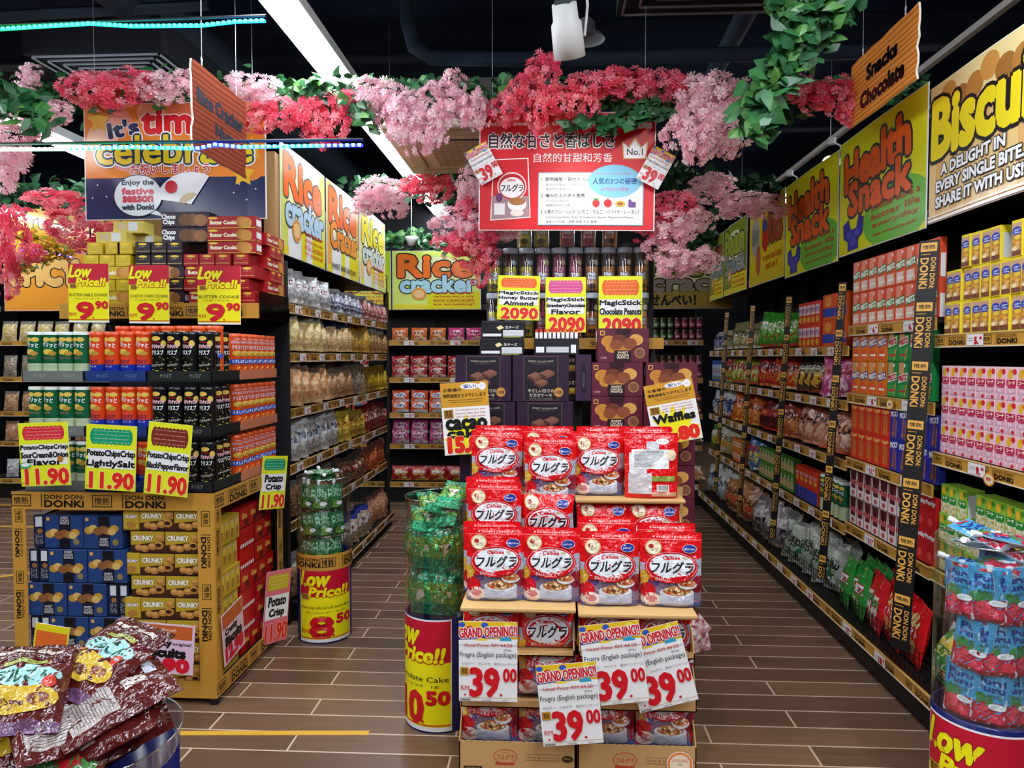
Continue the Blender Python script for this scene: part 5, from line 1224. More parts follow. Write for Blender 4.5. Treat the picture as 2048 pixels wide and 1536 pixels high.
# chip cans
def can_art(top_, bot_, w1, split, name_c='#e8687c', chips='#e2c05a', nm='うすしお', dark=False):
    r = .033; u = r * 1.7; hh = .205
    g = M(top_, 'gloss'); a = R(-r * 2.6, 0, r * 2.6, split, M(bot_, 'gloss')) if split else []
    ch = M(chips, 'gloss'); ch2 = M('#b8923a', 'gloss')
    if dark:
        a += E(-.005, .182, .02, .01, ch) + E(.028, .16, .012, .014, ch) + T('Calbee', 0, .166, .03, .008, M('#c8283a', 'gloss')) + T('ポテトチップス', 0, .148, .058, .016, M(name_c, 'gloss'), b=.05, out=WHG, ow=.001) + T('クリスプ', .0, .122, .05, .02, WHG, b=.05)
        a += PL([(-.03, .098), (.01, .104), (.03, .09), (0, .078)], ch) + T(nm, 0, .068, .06, .013, M('#e8e0d0', 'gloss'), b=.03, rot=.12) + E(.0, .03, .014, .016, M('#b8c84a', 'gloss'), 12) + E(.0, .028, .008, .009, M('#f0f0c0', 'gloss'), 10) + PL([(-.02, .045), (.02, .052), (.02, .056), (-.02, .05)], ch2)
    elif split:
        a += E(-.012, .178, .016, .01, ch) + E(.018, .178, .016, .01, ch) + T('パリッと', 0, .155, .06, .02, WHG, b=.05, rot=-.12) + E(-.006, .125, .022, .012, ch, 14) + E(.012, .118, .016, .01, ch2, 12)
        a += T('ポテトチップス', 0, .098, .04, .01, M(name_c, 'gloss'), b=.04) + T('クリスプ', 0, .083, .046, .015, M('#f0f0f0' if not w1 else w1, 'gloss'), b=.05) + T(nm, 0, .062, .036, .007, M('#f0f4fa' if bot_[1] < '8' else '#4a6a3a', 'gloss'), b=.02) + E(0, .03, .01, .013, M('#c8d060', 'gloss'), 12)
    else:
        a += T('Calbee', 0, .188, .03, .008, WHG) + T('ポテトチップス', 0, .172, .056, .014, M('#d8486a', 'gloss'), b=.05, out=WHG, ow=.001) + T('クリスプ', 0, .148, .05, .02, WHG, b=.05, out=M('#c03a4a', 'gloss'), ow=.001) + E(0, .12, .024, .012, ch, 14) + E(.01, .112, .016, .008, ch2)
        a += R(-u * .8, .07, u * .8, .092, M('#2a5ac0', 'gloss')) + T(nm, 0, .081, .05, .014, WHG, b=.04) + PL([(-.02, .03), (-.012, .028), (.012, .055), (.006, .058)], ch) + R(-.012, .0, .012, .022, M('#c8d0dc', 'gloss'))
    return a
ch_ = .212
CANS = {'green': can_mesh('chip_can', .0335, ch_, M('#14603c', 'gloss'), M('#dfe6e2', 'gloss'), can_art('#14603c', '#b9c8a4', '#1a5a30', .075, nm='サワークリーム')),
        'blue': can_mesh('chip_can', .0335, ch_, M('#d8441c', 'gloss'), M('#e2552c', 'gloss'), can_art('#d8441c', '#1c2f9c', '#3a1c6a', .07)),
        'black': can_mesh('chip_can', .0335, ch_, M('#121314', 'gloss'), M('#1a1c1e', 'gloss'), can_art('#121314', '', '', 0, dark=True, nm='ブラックペッパー')),
        'orange': can_mesh('chip_can', .0335, ch_, M('#e2531c', 'gloss'), M('#e8602c', 'gloss'), can_art('#e2531c', '', '', 0))}
CN = {'green': 'green and cream potato crisp can', 'blue': 'orange and blue potato crisp can', 'black': 'black potato crisp can', 'orange': 'all-orange potato crisp can'}
st = .0695
GR = M('#6d7370', 'card'); BL = M('#1a3470', 'card'); BKc = M('#1c2020', 'card'); ORc = M('#c8643c', 'card')
for ti in range(3):
    z = SZ + .004 + ti * .238
    lay = ('bottom', 'middle', 'top')[ti]
    nsx = SX0 + .05 + (.035 if ti == 2 else 0)
    # printed trays
    for k, (a, c, m_, nm) in enumerate(((0, 4, GR, 'grey'), (4, 8, BL, 'blue'), (8, 12, BKc, 'black'))):
        xa, xb = SX0 + .045 + a * st, SX0 + .045 + c * st - .004
        if k == 2: xb = SX1 - .012
        tr = MB(); tr.box(xa, xb, SY0 + .02, SY0 + .3, z - .002, z + .002, m_); tr.box(xa, xb, SY0 + .02, SY0 + .023, z, z + .045, m_)
        tr.box(xa, xa + .003, SY0 + .02, SY0 + .3, z, z + .045, m_); tr.box(xb - .003, xb, SY0 + .02, SY0 + .3, z, z + .045, m_)
        tx_ = M('#9aa09a' if k != 1 else '#6a86c0', 'card')
        tr.pr(T('クリスプ', (xa + xb) / 2 - .06, z + .024, .05, .016, tx_) + T('クリスプ', (xa + xb) / 2 + .07, z + .024, .05, .016, tx_), front(SY0 + .02))
        thing('cardboard_tray', '%s printed cardboard tray under the %s crisp can layer' % (nm, lay), 'tray', tr)
    tr = MB(); tr.box(SX1 - .1, SX1 - .012, SY0 + .31, SY1 - .03, z - .002, z + .002, ORc); tr.box(SX1 - .012, SX1 - .009, SY0 + .31, SY1 - .03, z, z + .045, M('#c87a5a', 'card'))
    thing('cardboard_tray', 'salmon cardboard tray under the orange cans facing the aisle, %s layer' % lay, 'tray', tr)
    for i in range(12):
        k = 'green' if i < 4 else 'blue' if i < 8 else 'black'
        if ti == 2 and i == 2: k = 'green'
        thing('chip_can', '%s, front row, %s layer, %s from the left' % (CN[k], lay, NTH[i % 4 + 1]), 'snack can', CANS[k], loc=(SX0 + .082 + i * st, SY0 + .062, z + .0025), rz=random.uniform(-.35, .35) if ti == 2 or k == 'green' else random.uniform(-.15, .15), group='potato crisp cans on the display table')
    for i in range(2):
        thing('chip_can', 'black potato crisp can behind the corner one, facing the aisle, %s layer, %s back' % (lay, NTH[i + 1]), 'snack can', CANS['black'], loc=(SX1 - .052, SY0 + .132 + i * .07, z + .0025), rz=1.1, group='potato crisp cans on the display table')
    for i in range(7):
        thing('chip_can', '%s facing the aisle, %s layer, %s from the front' % (CN['orange'], lay, NTH[i + 1]), 'snack can', CANS['orange'], loc=(SX1 - .052, SY0 + .275 + .06 + i * .0685 - .0, z + .0025), rz=1.0 + random.uniform(-.2, .1), group='potato crisp cans on the display table')
    for i in range(4, 12):
        if ti == 2: thing('chip_can', 'orange potato crisp can in the second row of the top layer, %s from the left' % NTH[i - 3], 'snack can', CANS['orange' if i > 7 else 'blue'], loc=(SX0 + .082 + i * st, SY0 + .14, z + .03 if i > 4 else z + .0025), group='potato crisp cans on the display table')
YP = 2.93
pcard('hand-drawn card for sour cream and onion crisps priced 11.90', 44, 845, 140, 971, YP, lambda w, h: hand_art(w, h, '#d8303c', ['PotatoChipsCrisp', 'SourCream&Onion', 'Flavor'], '11.90', top=.3) + E(-w * .4, h * .33, w * .12, h * .05, M('#3aa86a', 'card')) + E(-w * .39, h * .34, w * .09, h * .03, WHT) + E(w * .32, h * .42, w * .06, h * .05, M('#b8762a', 'card')), -.04)
pcard('hand-drawn card for lightly salted crisps priced 11.90 with a green blurb', 170, 850, 268, 980, YP, lambda w, h: hand_art(w, h, '#109a6a', ['PotatoChipsCrisp', 'LightlySalt'], '11.90', top=.33), .05)
pcard('hand-drawn card for black pepper crisps priced 11.90 with a curled brown top', 287, 846, 372, 990, YP, lambda w, h: hand_art(w, h, '#7a2a1c', ['PotatoChipsCrisp', 'BlackPepperFlavor'], '11.90', top=.36), .1)
# cards on the table
p0 = AY(313, 1345, 2.93)
pcard('white and orange card for original crunchy biscuits priced 12.90', 262, 1248, 384, 1344, 2.90, lambda w, h: R(-w / 2, 0, w / 2, h, M('#e8c8e4', 'card')) + R(-w * .46, h * .7, w * .46, h * .97, M('#c8602c', 'card')) + T('Crispy biscuit filled with\nrich chocolate cream', -w * .1, h * .84, w * .6, h * .14, M('#f2d8c8', 'card'), b=.02) + T('Crunky', -w * .12, h * .6, w * .5, h * .16, DB, b=.08) + T('original', w * .3, h * .6, w * .3, h * .08, DB, b=.03) + T('Biscuits', 0, h * .42, w * .72, h * .17, DB, b=.09) + T('12.90', 0, h * .17, w * .84, h * .24, M('#d8142c', 'card'), b=.1), .07)
def side_card(label, px0, py0, px1, py1, art, tilt, lean=0, rz=PI / 2, h=None, w=None, X=SX1 + .02):
    a = AX(px0, py1, X); c = AX(px1, py1, X); d = AX(px0, py0, X)
    w = w or (c.y - a.y); h = h or abs(d.z - a.z)
    return card_thing('price_card', label, w, h, art(w, h), (X, (a.y + c.y) / 2, a.z), rz=rz, tilt=tilt)
pa = AX(470, 1310, SX1 + .02)
card_thing('price_card', 'tilted white and orange biscuit card on the table side facing the aisle', .21, .235, R(-.105, 0, .105, .235, M('#e8c8d8', 'card')) + R(-.1, .165, .1, .23, M('#c8602c', 'card')) + T('Crunky', -.02, .14, .12, .035, DB, b=.08) + T('Biscuits', 0, .1, .16, .04, DB, b=.09) + T('12.90', 0, .045, .17, .055, M('#d8142c', 'card'), b=.1), (SX1 + .02, pa.y, pa.z), rz=PI / 2, tilt=-.12)
for lb, px, py0, py1, c1, c2, tl in (('narrow hanging card with a green blurb on the table corner by the orange cans', 543, 912, 1018, '#109a6a', '#e6ec28', .12), ('narrow hanging card with yellow blurb and pink foot on the rear edge of the table', 548, 1142, 1285, '#c8b820', '#e0707c', .12)):
    a = AX(px, py1, SX1 + .03); d = AX(px, py0, SX1 + .03)
    card_thing('price_card', lb, .17, a.z and abs(d.z - a.z), hand_art(.17, abs(d.z - a.z), c1, ['Potato', 'Crisp'], '11.90', bg=c2), (SX1 + .03, a.y, a.z), rz=PI / 2 - .42, tilt=tl)

# ================================================================== cookie shelf on the gondola end
KY = 3.52
kz = AY(300, 607, KY).z; kz0 = AY(300, 637, KY).z
t = thing('display_shelf', 'black end shelf with amber band holding the cookie boxes', 'shelf')
kx0, kx1 = AY(120, 610, KY).x, AY(518, 610, KY).x
b = MB(); b.box(kx0, kx1, KY, KY + .42, kz0 - .0, kz - .004, BLK); b.box(kx0, kx1, KY + .4, KY + .42, .92, kz, BLK2); O('frame', b, t)
b = MB(); b.box(kx0, kx1, KY - .006, KY, kz0, kz, AMB); b.pr(donki(kx0 + .05, kx1, (kz - kz0) * .9, kz0 + .002, pitch=.3), front(KY - .006)); O('price_rail', b, t)
b = MB(); b.box(kx1, kx1 + .003, KY, KY + .4, kz0, kz + .06, M('#c8b09a', 'clear', 6)); O('clear_side', b, t)
def endb(c, txt='#e8c83a', h=.058, w=.075):
    return box_mesh('cookie_box', w, .24, h, M(c, 'card'), E(0, h * .82, w * .3, h * .1, M(txt, 'card'), 12) + R(-w / 2, h * .2, w / 2, h * .24, M('#d8c07a', 'card')) + T('バター', 0, h * .6, w * .5, h * .12, M('#e8d8b8', 'card')), c=.001)
def longb(c, word, w=.245, h=.06, ck='#d49a4a'):
    a = R(-w / 2, 0, w / 2, h * .07, M('#e8c83a', 'card')) + T(word, -w * .14, h * .5, w * .6, h * .3, M('#f6ecd0', 'card'), b=.06) + E(-w * .38, h * .85, w * .1, h * .1, M('#e8c83a', 'card'), 12)
    for i in range(3): a += E(w * (.2 + i * .06), h * (.55 - .05 * i), h * .42, h * .44, M(['#b87a34', '#c88a3e', ck][i], 'card'), 18)
    for i in range(5): a += PL([(w * .26, h * (.2 + i * .12)), (w * .38, h * (.3 + i * .12)), (w * .38, h * (.315 + i * .12)), (w * .26, h * (.215 + i * .12))], M('#a86a2a', 'card'))
    return box_mesh('cookie_box', w, .075, h, M(c, 'card'), a, rt=R(-.03, .015, .03, .045, WHT) + R(-.03, .0, .03, .004, M('#e8c83a', 'card')), c=.001)
BR_E, BY_E, BD_E = endb('#a81420'), endb('#c8ac20'), endb('#2a1a24')
BR_L, BD_L, BY_L = longb('#a81420', 'Butter Cookies'), longb('#2a1a2c', 'Choco Chips', ck='#8a5a34'), longb('#c8ac20', 'Butter Sable')
def kbox(lb, mesh, px, layer, dy=0.0, rz=0):
    p = AY(px, 600, KY); thing('cookie_box', lb, 'box', mesh, loc=(p.x, KY + .125 + dy if mesh in (BR_E, BY_E, BD_E) else KY + .045 + dy, kz + .001 + layer * .0615), rz=rz, group='cookie boxes on the end shelf')
LY = ['bottom', 'second', 'third', 'fourth', 'fifth', 'sixth', 'seventh']
for L_ in range(5):
    for i, px in enumerate((182, 214, 246) if L_ % 2 else (190, 226, 250)):
        if L_ == 2 and i == 1: continue
        if L_ in (0, 2) and i == 0: continue
        if L_ in (0, 2): kbox('yellow butter sable box showing its long side, %s layer' % LY[L_], BY_L, 222, L_); break
        kbox('yellow butter sable box end, %s layer, %s from the left' % (LY[L_], NTH[i + 1]), BY_E, px, L_)
    if L_ in (0, 2): kbox('dark chocolate chip cookie box showing its long side, %s layer' % LY[L_], BD_L, 319, L_)
    else:
        for i, px in enumerate((286, 318, 350)): kbox('dark chocolate chip cookie box end, %s layer, %s from the left' % (LY[L_], NTH[i + 1]), BD_E, px, L_)
    if L_ in (0, 2): kbox('red butter cookie box showing its long side, %s layer, left' % LY[L_], BR_L, 418 if L_ else 424, L_, 0.002); kbox('red butter cookie box end, %s layer, right of the long one' % LY[L_], BR_E, 494, L_)
    elif L_ < 4:
        for i, px in enumerate((382, 414, 446, 482)): kbox('red butter cookie box end, %s layer, %s from the left' % (LY[L_], NTH[i + 1]), BR_E, px, L_)
for i in range(3): kbox('red butter cookie box lying long side out, %s of the top three by the cartons' % ['lowest', 'middle', 'highest'][i], BR_L, 462, 4 + i, .01)
CHT = box_mesh('cookie_box', .245, .09, .075, M('#2a1a2c', 'card'), T('Choco\nChips', -.085, .035, .07, .055, WHT, b=.05) + E(.04, .035, .035, .03, M('#7a5234', 'card')) + E(.08, .032, .035, .03, M('#9a6a44', 'card')) + E(0, .035, .035, .03, M('#6a4228', 'card')), tp=R(-.1, -.03, .1, .03, M('#3a2a44', 'card')))
for i in range(2): p = AY(362, 600, KY); thing('cookie_box', 'dark choco chips box with cookie picture, %s of two on the dark stack' % ('lower', 'upper')[i], 'box', CHT, loc=(p.x, KY + .1, kz + .31 + i * .077), group='cookie boxes on the end shelf')
for i, (px, L_) in enumerate(((208, 5), (232, 6), (255, 5))):
    p = AY(px, 600, KY)
    thing('cookie_box', 'pale yellow butter sable box on top of the yellow stack, %s from the left' % NTH[i + 1], 'box', box_mesh('cookie_box', .16 if i < 2 else .09, .1, .06, M('#cdbc58', 'card'), R(-.06, .015, -.01, .05, M('#c8b890', 'card')) + R(.0, .012, .05, .055, M('#d8dce0', 'card'))), loc=(p.x, KY + .12 + .05 * i, kz + .001 + L_ * .0615), group='cookie boxes on the end shelf')
# right side stack facing the aisle
for L_ in range(6):
    for i in range(1 if L_ % 2 else 2):
        thing('cookie_box', 'red butter cookie box on the aisle side of the end shelf, %s layer%s' % (LY[L_], (', rear', ', front')[i] if L_ % 2 == 0 else ''), 'box', BR_L if L_ % 2 else BR_E, loc=(kx1 - .05 if L_ % 2 else kx1 - .13, KY + (.26 if L_ % 2 else .3 - i * .08), kz + .001 + L_ * .0615), rz=PI / 2, group='cookie boxes on the end shelf')
# low price cards hanging from the band
for lb, x0, x1, y0, y1, ti_, jp in (('yellow low price card for butter sable cookies, 9.90', 138, 216, 527, 645, 'BUTTER SABLE COOKIE', 'バターサブレクッキー'), ('yellow low price card for choco chips cookies, 9.90', 259, 337, 530, 647, 'CHOCO CHIPS COOKIE', 'チョコチップクッキー'), ('yellow low price card for butter cookies, 9.90', 396, 480, 531, 649, 'BUTTER COOKIE', 'バタークッキー')):
    pcard(lb, x0, y0, x1, y1, 3.42, lambda w, h: low_art(w, h, ti_, jp, '9', '90'), .01)
# brown cartons on the very top
for lb, x0, y0, x1, y1, Y, c in (('large brown carton behind the red cookie boxes with printed characters', 420, 435, 525, 560, 3.93, '#b99460'), ('tall brown carton beside the celebration banner', 512, 300, 546, 510, 4.05, '#a88455'), ('brown carton with a blue label under the banner', 262, 436, 322, 470, 3.93, '#b08c5a')):
    Y = 3.79; a = AY(x0, y1, Y); c_ = AY(x1, y0, Y); a.z = kz + .001; w = c_.x - a.x; h = c_.z - a.z; k = M('#4a3a24', 'matte')
    art = T('お米の\nお菓子', w * .1, h * .86, w * .35, h * .16, k) + R(-w * .45, h * .84, -w * .2, h * .97, M('#c8d0d4', 'card')) if x0 == 420 else (R(-w * .3, h * .2, 0, h * .8, M('#5ab0d8', 'card')) if x0 == 262 else R(-w * .2, h * .35, w * .35, h * .45, WHT) + T('P', .01, h * .4, w * .3, h * .06, INK))
    thing('brown_carton', lb, 'carton', box_mesh('brown_carton', w, .12, h, M(c, 'matte'), art), loc=((a.x + c_.x) / 2, Y + .08, a.z))

# celebration banner
Yb = 3.66
a = AY(172, 441, Yb); c = AY(531, 203, Yb)
def celebrate(w, h):
    g = lambda hx: M(hx, 'gloss'); A = R(-w / 2, 0, w / 2, h, g('#e8862c')) + R(-w / 2, 0, w / 2, h * .36, g('#1a2452'))
    for x, y, r, c_ in ((-.3, .85, .07, '#e8a088'), (-.12, .92, .08, '#f0b088'), (.06, .9, .09, '#e87a50'), (-.4, .7, .09, '#f0c0a0'), (.4, .85, .08, '#e8a060'), (-.28, .55, .08, '#e89a9a'), (.3, .6, .07, '#f0a860'), (.42, .45, .08, '#e88a30')): A += E(w * x, h * y, w * r, w * r, g(c_), 18)
    for x, y, c_ in ((-.42, .86, '#e8b428'), (.38, .38, '#f0c030'), (.43, .6, '#e8b030')): A += star(w * x, h * y, w * .07, w * .035, 5, g(c_), .3)
    A += T("It's", -w * .28, h * .79, w * .17, h * .13, g('#1a2050'), b=.06, out=WHG, ow=.004, rot=.15) + T('time', w * .02, h * .84, w * .38, h * .2, g('#d02028'), b=.05, out=WHG, ow=.005) + T('to', w * .36, h * .84, w * .12, h * .12, g('#d02028'), b=.05, out=WHG, ow=.005)
    A += T('celebrate', -.0, h * .6, w * .86, h * .24, g('#1a2a40'), b=.04, out=WHG, ow=.014) + T('celebrate', -.0, h * .6, w * .86, h * .24, g('#e2c828'), b=.03, out=g('#16304a'), ow=.008)
    A += T('お祝いしましょう', -w * .02, h * .43, w * .44, h * .09, g('#cc2c34'), b=.03, out=WHG, ow=.003)
    for x in (-.43, -.38, .36, .4, .45, -.46, .33): A += star(w * x, h * (.1 + abs(math.sin(x * 40)) * .2), .006, .003, 4, WHG)
    A += E(-w * .2, h * .2, w * .14, h * .185, g('#1a1a30'), 28) + E(-w * .2, h * .2, w * .135, h * .178, g('#dfe6ee'), 28) + PL([(-w * .1, h * .07), (-w * .04, h * .01), (-w * .13, h * .04)], g('#dfe6ee'))
    A += T('Enjoy the', -w * .2, h * .31, w * .18, h * .055, g('#1a2440'), b=.06) + T('festive', -w * .2, h * .24, w * .18, h * .055, g('#c83040'), b=.06) + T('season', -w * .2, h * .17, w * .17, h * .05, g('#c83040'), b=.06) + T('with Donki', -w * .2, h * .1, w * .18, h * .045, g('#1a2440'), b=.06)
    P = [(w * .1, h * .12)] + [(w * .1 + w * .2 * math.cos(q), h * .12 + h * .28 * math.sin(q)) for q in [RD(x) for x in range(60, 171, 10)]]
    A += PL(P, g('#e4e2ea')) + E(-w * .01, h * .27, w * .035, w * .035, g('#c8283a'), 18)
    A += PL([(w * .06, h * .12)] + [(w * .1 + w * .07 * math.cos(q), h * .12 + h * .1 * math.sin(q)) for q in [RD(x) for x in range(60, 171, 15)]], g('#b89a6a'))
    return A
w, h = c.x - a.x, c.z - a.z
poster('large hanging celebration banner in orange and navy above the cookie shelf', w, h, celebrate(w, h), ((a.x + c.x) / 2, Yb, a.z), name='hanging_banner', bow=.012)
b = MB()
for px in (190, 505): q = AY(px, 205, Yb); b.tube([(q.x, Yb, q.z), (q.x, Yb, CEIL)], .0012, STEEL, 4)
thing('poster_wire', 'pair of thin wires holding the celebration banner', 'wire', b)

# wooden aisle signs
def woodsign(label, L_, H_, lines, loc, rz, cols, txc, skew):
    m, nt, p = nmat('sign_wood_print'); N, K = nt.nodes.new, nt.links.new
    tc = N('ShaderNodeTexCoord'); mp = N('ShaderNodeMapping'); mp.inputs['Scale'].default_value = (1.2, 1, 9); mp.inputs['Rotation'].default_value = (0, .12, 0)
    wv = N('ShaderNodeTexWave'); wv.bands_direction = 'Z'; wv.inputs['Scale'].default_value = 1.6; wv.inputs['Distortion'].default_value = 6; wv.inputs['Detail'].default_value = 2; wv.inputs['Detail Scale'].default_value = .8
    cr = N('ShaderNodeValToRGB'); cr.color_ramp.elements[0].color = lin(cols[0]); cr.color_ramp.elements[1].color = lin(cols[1]); cr.color_ramp.elements[0].position = .25; cr.color_ramp.elements[1].position = .6
    K(tc.outputs['Object'], mp.inputs['Vector']); K(mp.outputs[0], wv.inputs['Vector']); K(wv.outputs['Fac'], cr.inputs['Fac']); K(cr.outputs[0], p.inputs['Base Color']); p.inputs['Roughness'].default_value = .9; p.inputs['Specular IOR Level'].default_value = .0
    rnd = random.Random(len(lines[0])); P = []
    for i in range(9): P.append((-L_ / 2 + L_ * i / 8, rnd.uniform(-.004, .004)))
    for i in range(1, 9): P.append((L_ / 2 + rnd.choice((-.012, .0, .006)), H_ * i / 9))
    for i in range(9): P.append((L_ / 2 - L_ * i / 8, H_ + rnd.uniform(-.005, .005)))
    for i in range(8, 0, -1): P.append((-L_ / 2 + rnd.choice((-.006, .0, .01)), H_ * i / 9))
    n = len(P); b = MB()
    b.add([(x, -.004, z) for x, z in P], [tuple(range(n))], m); b.add([(x, .004, z) for x, z in P], [tuple(range(n))[::-1]], m)
    vs = [(x, -.004, z) for x, z in P] + [(x, .004, z) for x, z in P]; b.add(vs, [(i, n + i, n + (i + 1) % n, (i + 1) % n) for i in range(n)], M('#e8dcd0', 'card'))
    for s_, cx_, cz_, w_, h_, _q in lines: b.pr(T(s_, cx_, cz_, w_, h_, txc, b=.07), front(-.004), h0=.001)
    t = thing('aisle_sign', label, 'sign', b, loc=loc, rz=rz)
    w = MB()
    for s in (-1, 1):
        x = s * L_ * .32; w.tube([(x, 0, H_ - .01), (x, 0, H_ + .03)], .003, STEEL, 5); w.tube([(x, 0, H_ + .03), (x, 0, CEIL - loc[2])], .0013, STEEL, 4)
        w.tube([(x + .008 * math.cos(q), 0, H_ + .03 + .008 * math.sin(q)) for q in [i * PI / 5 for i in range(11)]], .0015, STEEL, 4)
    O('hanging_wire', w, t); return t
woodsign('brown wooden sign reading Rice Cracker Nuts, hanging in front of the banner', .50, .345, [('Rice Cracker', 0, .22, .42, .055, 0), ('Nuts', .03, .13, .17, .05, 0)], (-1.4, 3.05, 2.32), PI / 2, ('#6a3226', '#80422e'), M('#0c1226', 'matte'), 0)
woodsign('orange wooden sign reading Snacks Chocolate, hanging at the upper right', .61, .285, [('Snacks', -.0, .19, .28, .06, 0), ('Chocolate', 0, .085, .40, .065, 0)], (1.4, 3.19, 2.562), -PI / 2, ('#c8742c', '#e2964a'), M('#141210', 'gloss'), 0)

# ================================================================== rice cracker gondola (left side of the middle aisle)
def snackbag(nm, w, h, t, a, b_, sc=70, art=(), seed=0, stand=False, vor=False, topc='#c9d2d6'):
    m = MIX(a, b_, sc, 'film', vor=vor); tc_ = M(topc, 'film')
    return bag_mesh(nm, w, h, t, (lambda v: tc_ if v > .8 else m), art, seed=seed, stand=stand, nu=10, nv=12, wob=.004, cell=.03)
def lab(w, h, c, t_='せんべい', tc='#7a1a14', y=.55, hh=.3): return R(-w * .3, h * (y - hh / 2), w * .3, h * (y + hh / 2), M(c, 'film')) + T(t_, 0, h * y, w * .5, h * hh * .5, M(tc, 'film'), b=.04)
LB = {}
LB[0] = [('silver foil bag with a white label', snackbag('cracker_bag', .13, .2, .07, '#98a0a4', '#e2e4e4', 40, lab(.13, .2, '#e6e8ea', 'えび'), 1)), ('blue and white cracker bag', snackbag('cracker_bag', .12, .17, .06, '#2a3a78', '#c8ccd8', 45, lab(.12, .17, '#d8dce8', '豆'), 2)), ('red and clear cracker bag', snackbag('cracker_bag', .12, .17, .06, '#a02028', '#d8b8b0', 45, (), 3))]
LB[1] = [('clear bag of pale yellow chips', snackbag('cracker_bag', .16, .22, .08, '#c8a85a', '#efe0b0', 38, (), 4, topc='#8f8f80')), ('bag of nuts with navy top', snackbag('nut_bag', .14, .2, .07, '#c89a5a', '#f0dcae', 60, (), 5, topc='#20305c')), ('bag of golden cracker sticks', snackbag('cracker_bag', .13, .21, .07, '#b8801c', '#e0c060', 50, (), 6, topc='#c8a030')), ('bag of brown curled crackers', snackbag('cracker_bag', .13, .2, .07, '#8a5a34', '#caa878', 50, (), 7))]
LB[2] = [('clear bag of orange fried crackers', snackbag('cracker_bag', .19, .25, .09, '#c07c48', '#e8c89c', 26, (), 8, topc='#6a5348')), ('clear bag of square rice crackers', snackbag('cracker_bag', .15, .22, .08, '#a8744a', '#dcb890', 40, (), 9, topc='#8a7a70')), ('bag of peppered crackers', snackbag('cracker_bag', .14, .24, .07, '#6a5a48', '#b8a890', 60, (), 10, topc='#8f8a80')), ('tall gold foil cracker bag', snackbag('cracker_bag', .12, .22, .06, '#9a7a14', '#d8bc3c', 40, (), 11, topc='#b89a28'))]
LB[3] = [('white and grey cracker bag with a big label', snackbag('cracker_bag', .15, .24, .07, '#8a8a8c', '#d8d4cc', 40, lab(.15, .24, '#d8e0e8', '醤油', '#2a3a5a'), 12)), ('gold foil bag of crackers', snackbag('cracker_bag', .14, .22, .08, '#9a7a1c', '#e8cc5c', 36, lab(.14, .22, '#c8a030', '塩'), 13, topc='#d8b83c')), ('dark red cracker bag', snackbag('cracker_bag', .14, .22, .07, '#7a161c', '#b0503c', 36, lab(.14, .22, '#e0dcd8', '辛', '#b0141c'), 14, topc='#8a1a20'))]
LB[4] = [('clear bag of brown mixed crackers', snackbag('cracker_bag', .14, .2, .07, '#6a4530', '#c89a70', 60, (), 15, topc='#6f6a68')), ('bag of dark seaweed crackers', snackbag('cracker_bag', .13, .2, .06, '#3a2c24', '#a08060', 60, lab(.13, .2, '#9a3028', '海苔', '#f0e0c0'), 16, topc='#4a4440')), ('bag of red chilli crackers', snackbag('cracker_bag', .13, .2, .06, '#9a2c1c', '#d8784c', 50, (), 17, topc='#8a5a50'))]
LB[5] = [('bag of crackers with an orange mascot-free label', snackbag('cracker_bag', .15, .22, .08, '#8a6038', '#d8b888', 50, lab(.15, .22, '#d8902c', 'あられ'), 18)), ('blue topped cracker bag', snackbag('cracker_bag', .14, .22, .07, '#8a6a50', '#d8c8b0', 50, lab(.14, .22, '#d8d8dc', '米'), 19, topc='#2c3c8c')), ('bag of peach coloured crackers', snackbag('cracker_bag', .14, .22, .07, '#a86a4a', '#e0b08c', 50, (), 20, topc='#a0705a'))]
LB[5][0] = ('bag of crackers with an orange label', LB[5][0][1])
SH = ['top', 'second', 'third', 'fourth', 'fifth', 'bottom']
rnd = random.Random(21)
for si, z in enumerate(LLV):
    y = 4.04; end = 6.40; k = 0; kinds_ = LB[si]; cc = {}
    while y < end:
        f = (y - 4.04) / (end - 4.04); j = min(int(f * len(kinds_)), len(kinds_) - 1); nm, me = kinds_[j]
        w = me.vertices and (max(v.co.x for v in me.vertices) * 2)
        cc[j] = cc.get(j, 0) + 1
        stp = w * rnd.uniform(.72, .86)
        thing('cracker_bag', '%s, %s shelf of the rice cracker gondola, %s from the near end' % (nm, SH[si], NTH[cc[j]]), 'snack bag', me, loc=(LX + (.02 if si < 5 else .05) - .035 - rnd.uniform(0, .02), y + stp / 2, z + .012), rz=PI / 2, rot=(-.12 - rnd.uniform(0, .15), rnd.uniform(-.08, .08), PI / 2 + rnd.uniform(-.75, -.1)), scale=(rnd.uniform(.92, 1.1), 1, min(rnd.uniform(.88, 1.06), ((LLV[si - 1] if si else 2.06) - z - .05) / max(v.co.z for v in me.vertices))), group='cracker bags on the left gondola, ' + SH[si] + ' shelf')
        y += stp + .012
def tag_mesh(price, w=.105, h=.042):
    k = ('tag', price)
    if k not in _rail:
        b = MB(); b.box(0, w, -.0125, -.0105, -h, 0, WHT)
        pa_, pb_ = price.split('.')
        b.pr(R(.004, -h * .3, .007, -h * .1, AMB) + R(.01, -h * .4, w * .45, -h * .34, GRY) + R(.01, -h * .6, w * .4, -h * .55, GRY) + T(pa_ + '.', w * .62, -h * .58, w * (.13 * len(pa_) + .08), h * .58, RD_, b=.08) + T(pb_, w * .88, -h * .36, w * .16, h * .24, RD_, b=.06), front(-.0125))
        _rail[k] = b.mesh('price_tag')
    return _rail[k]
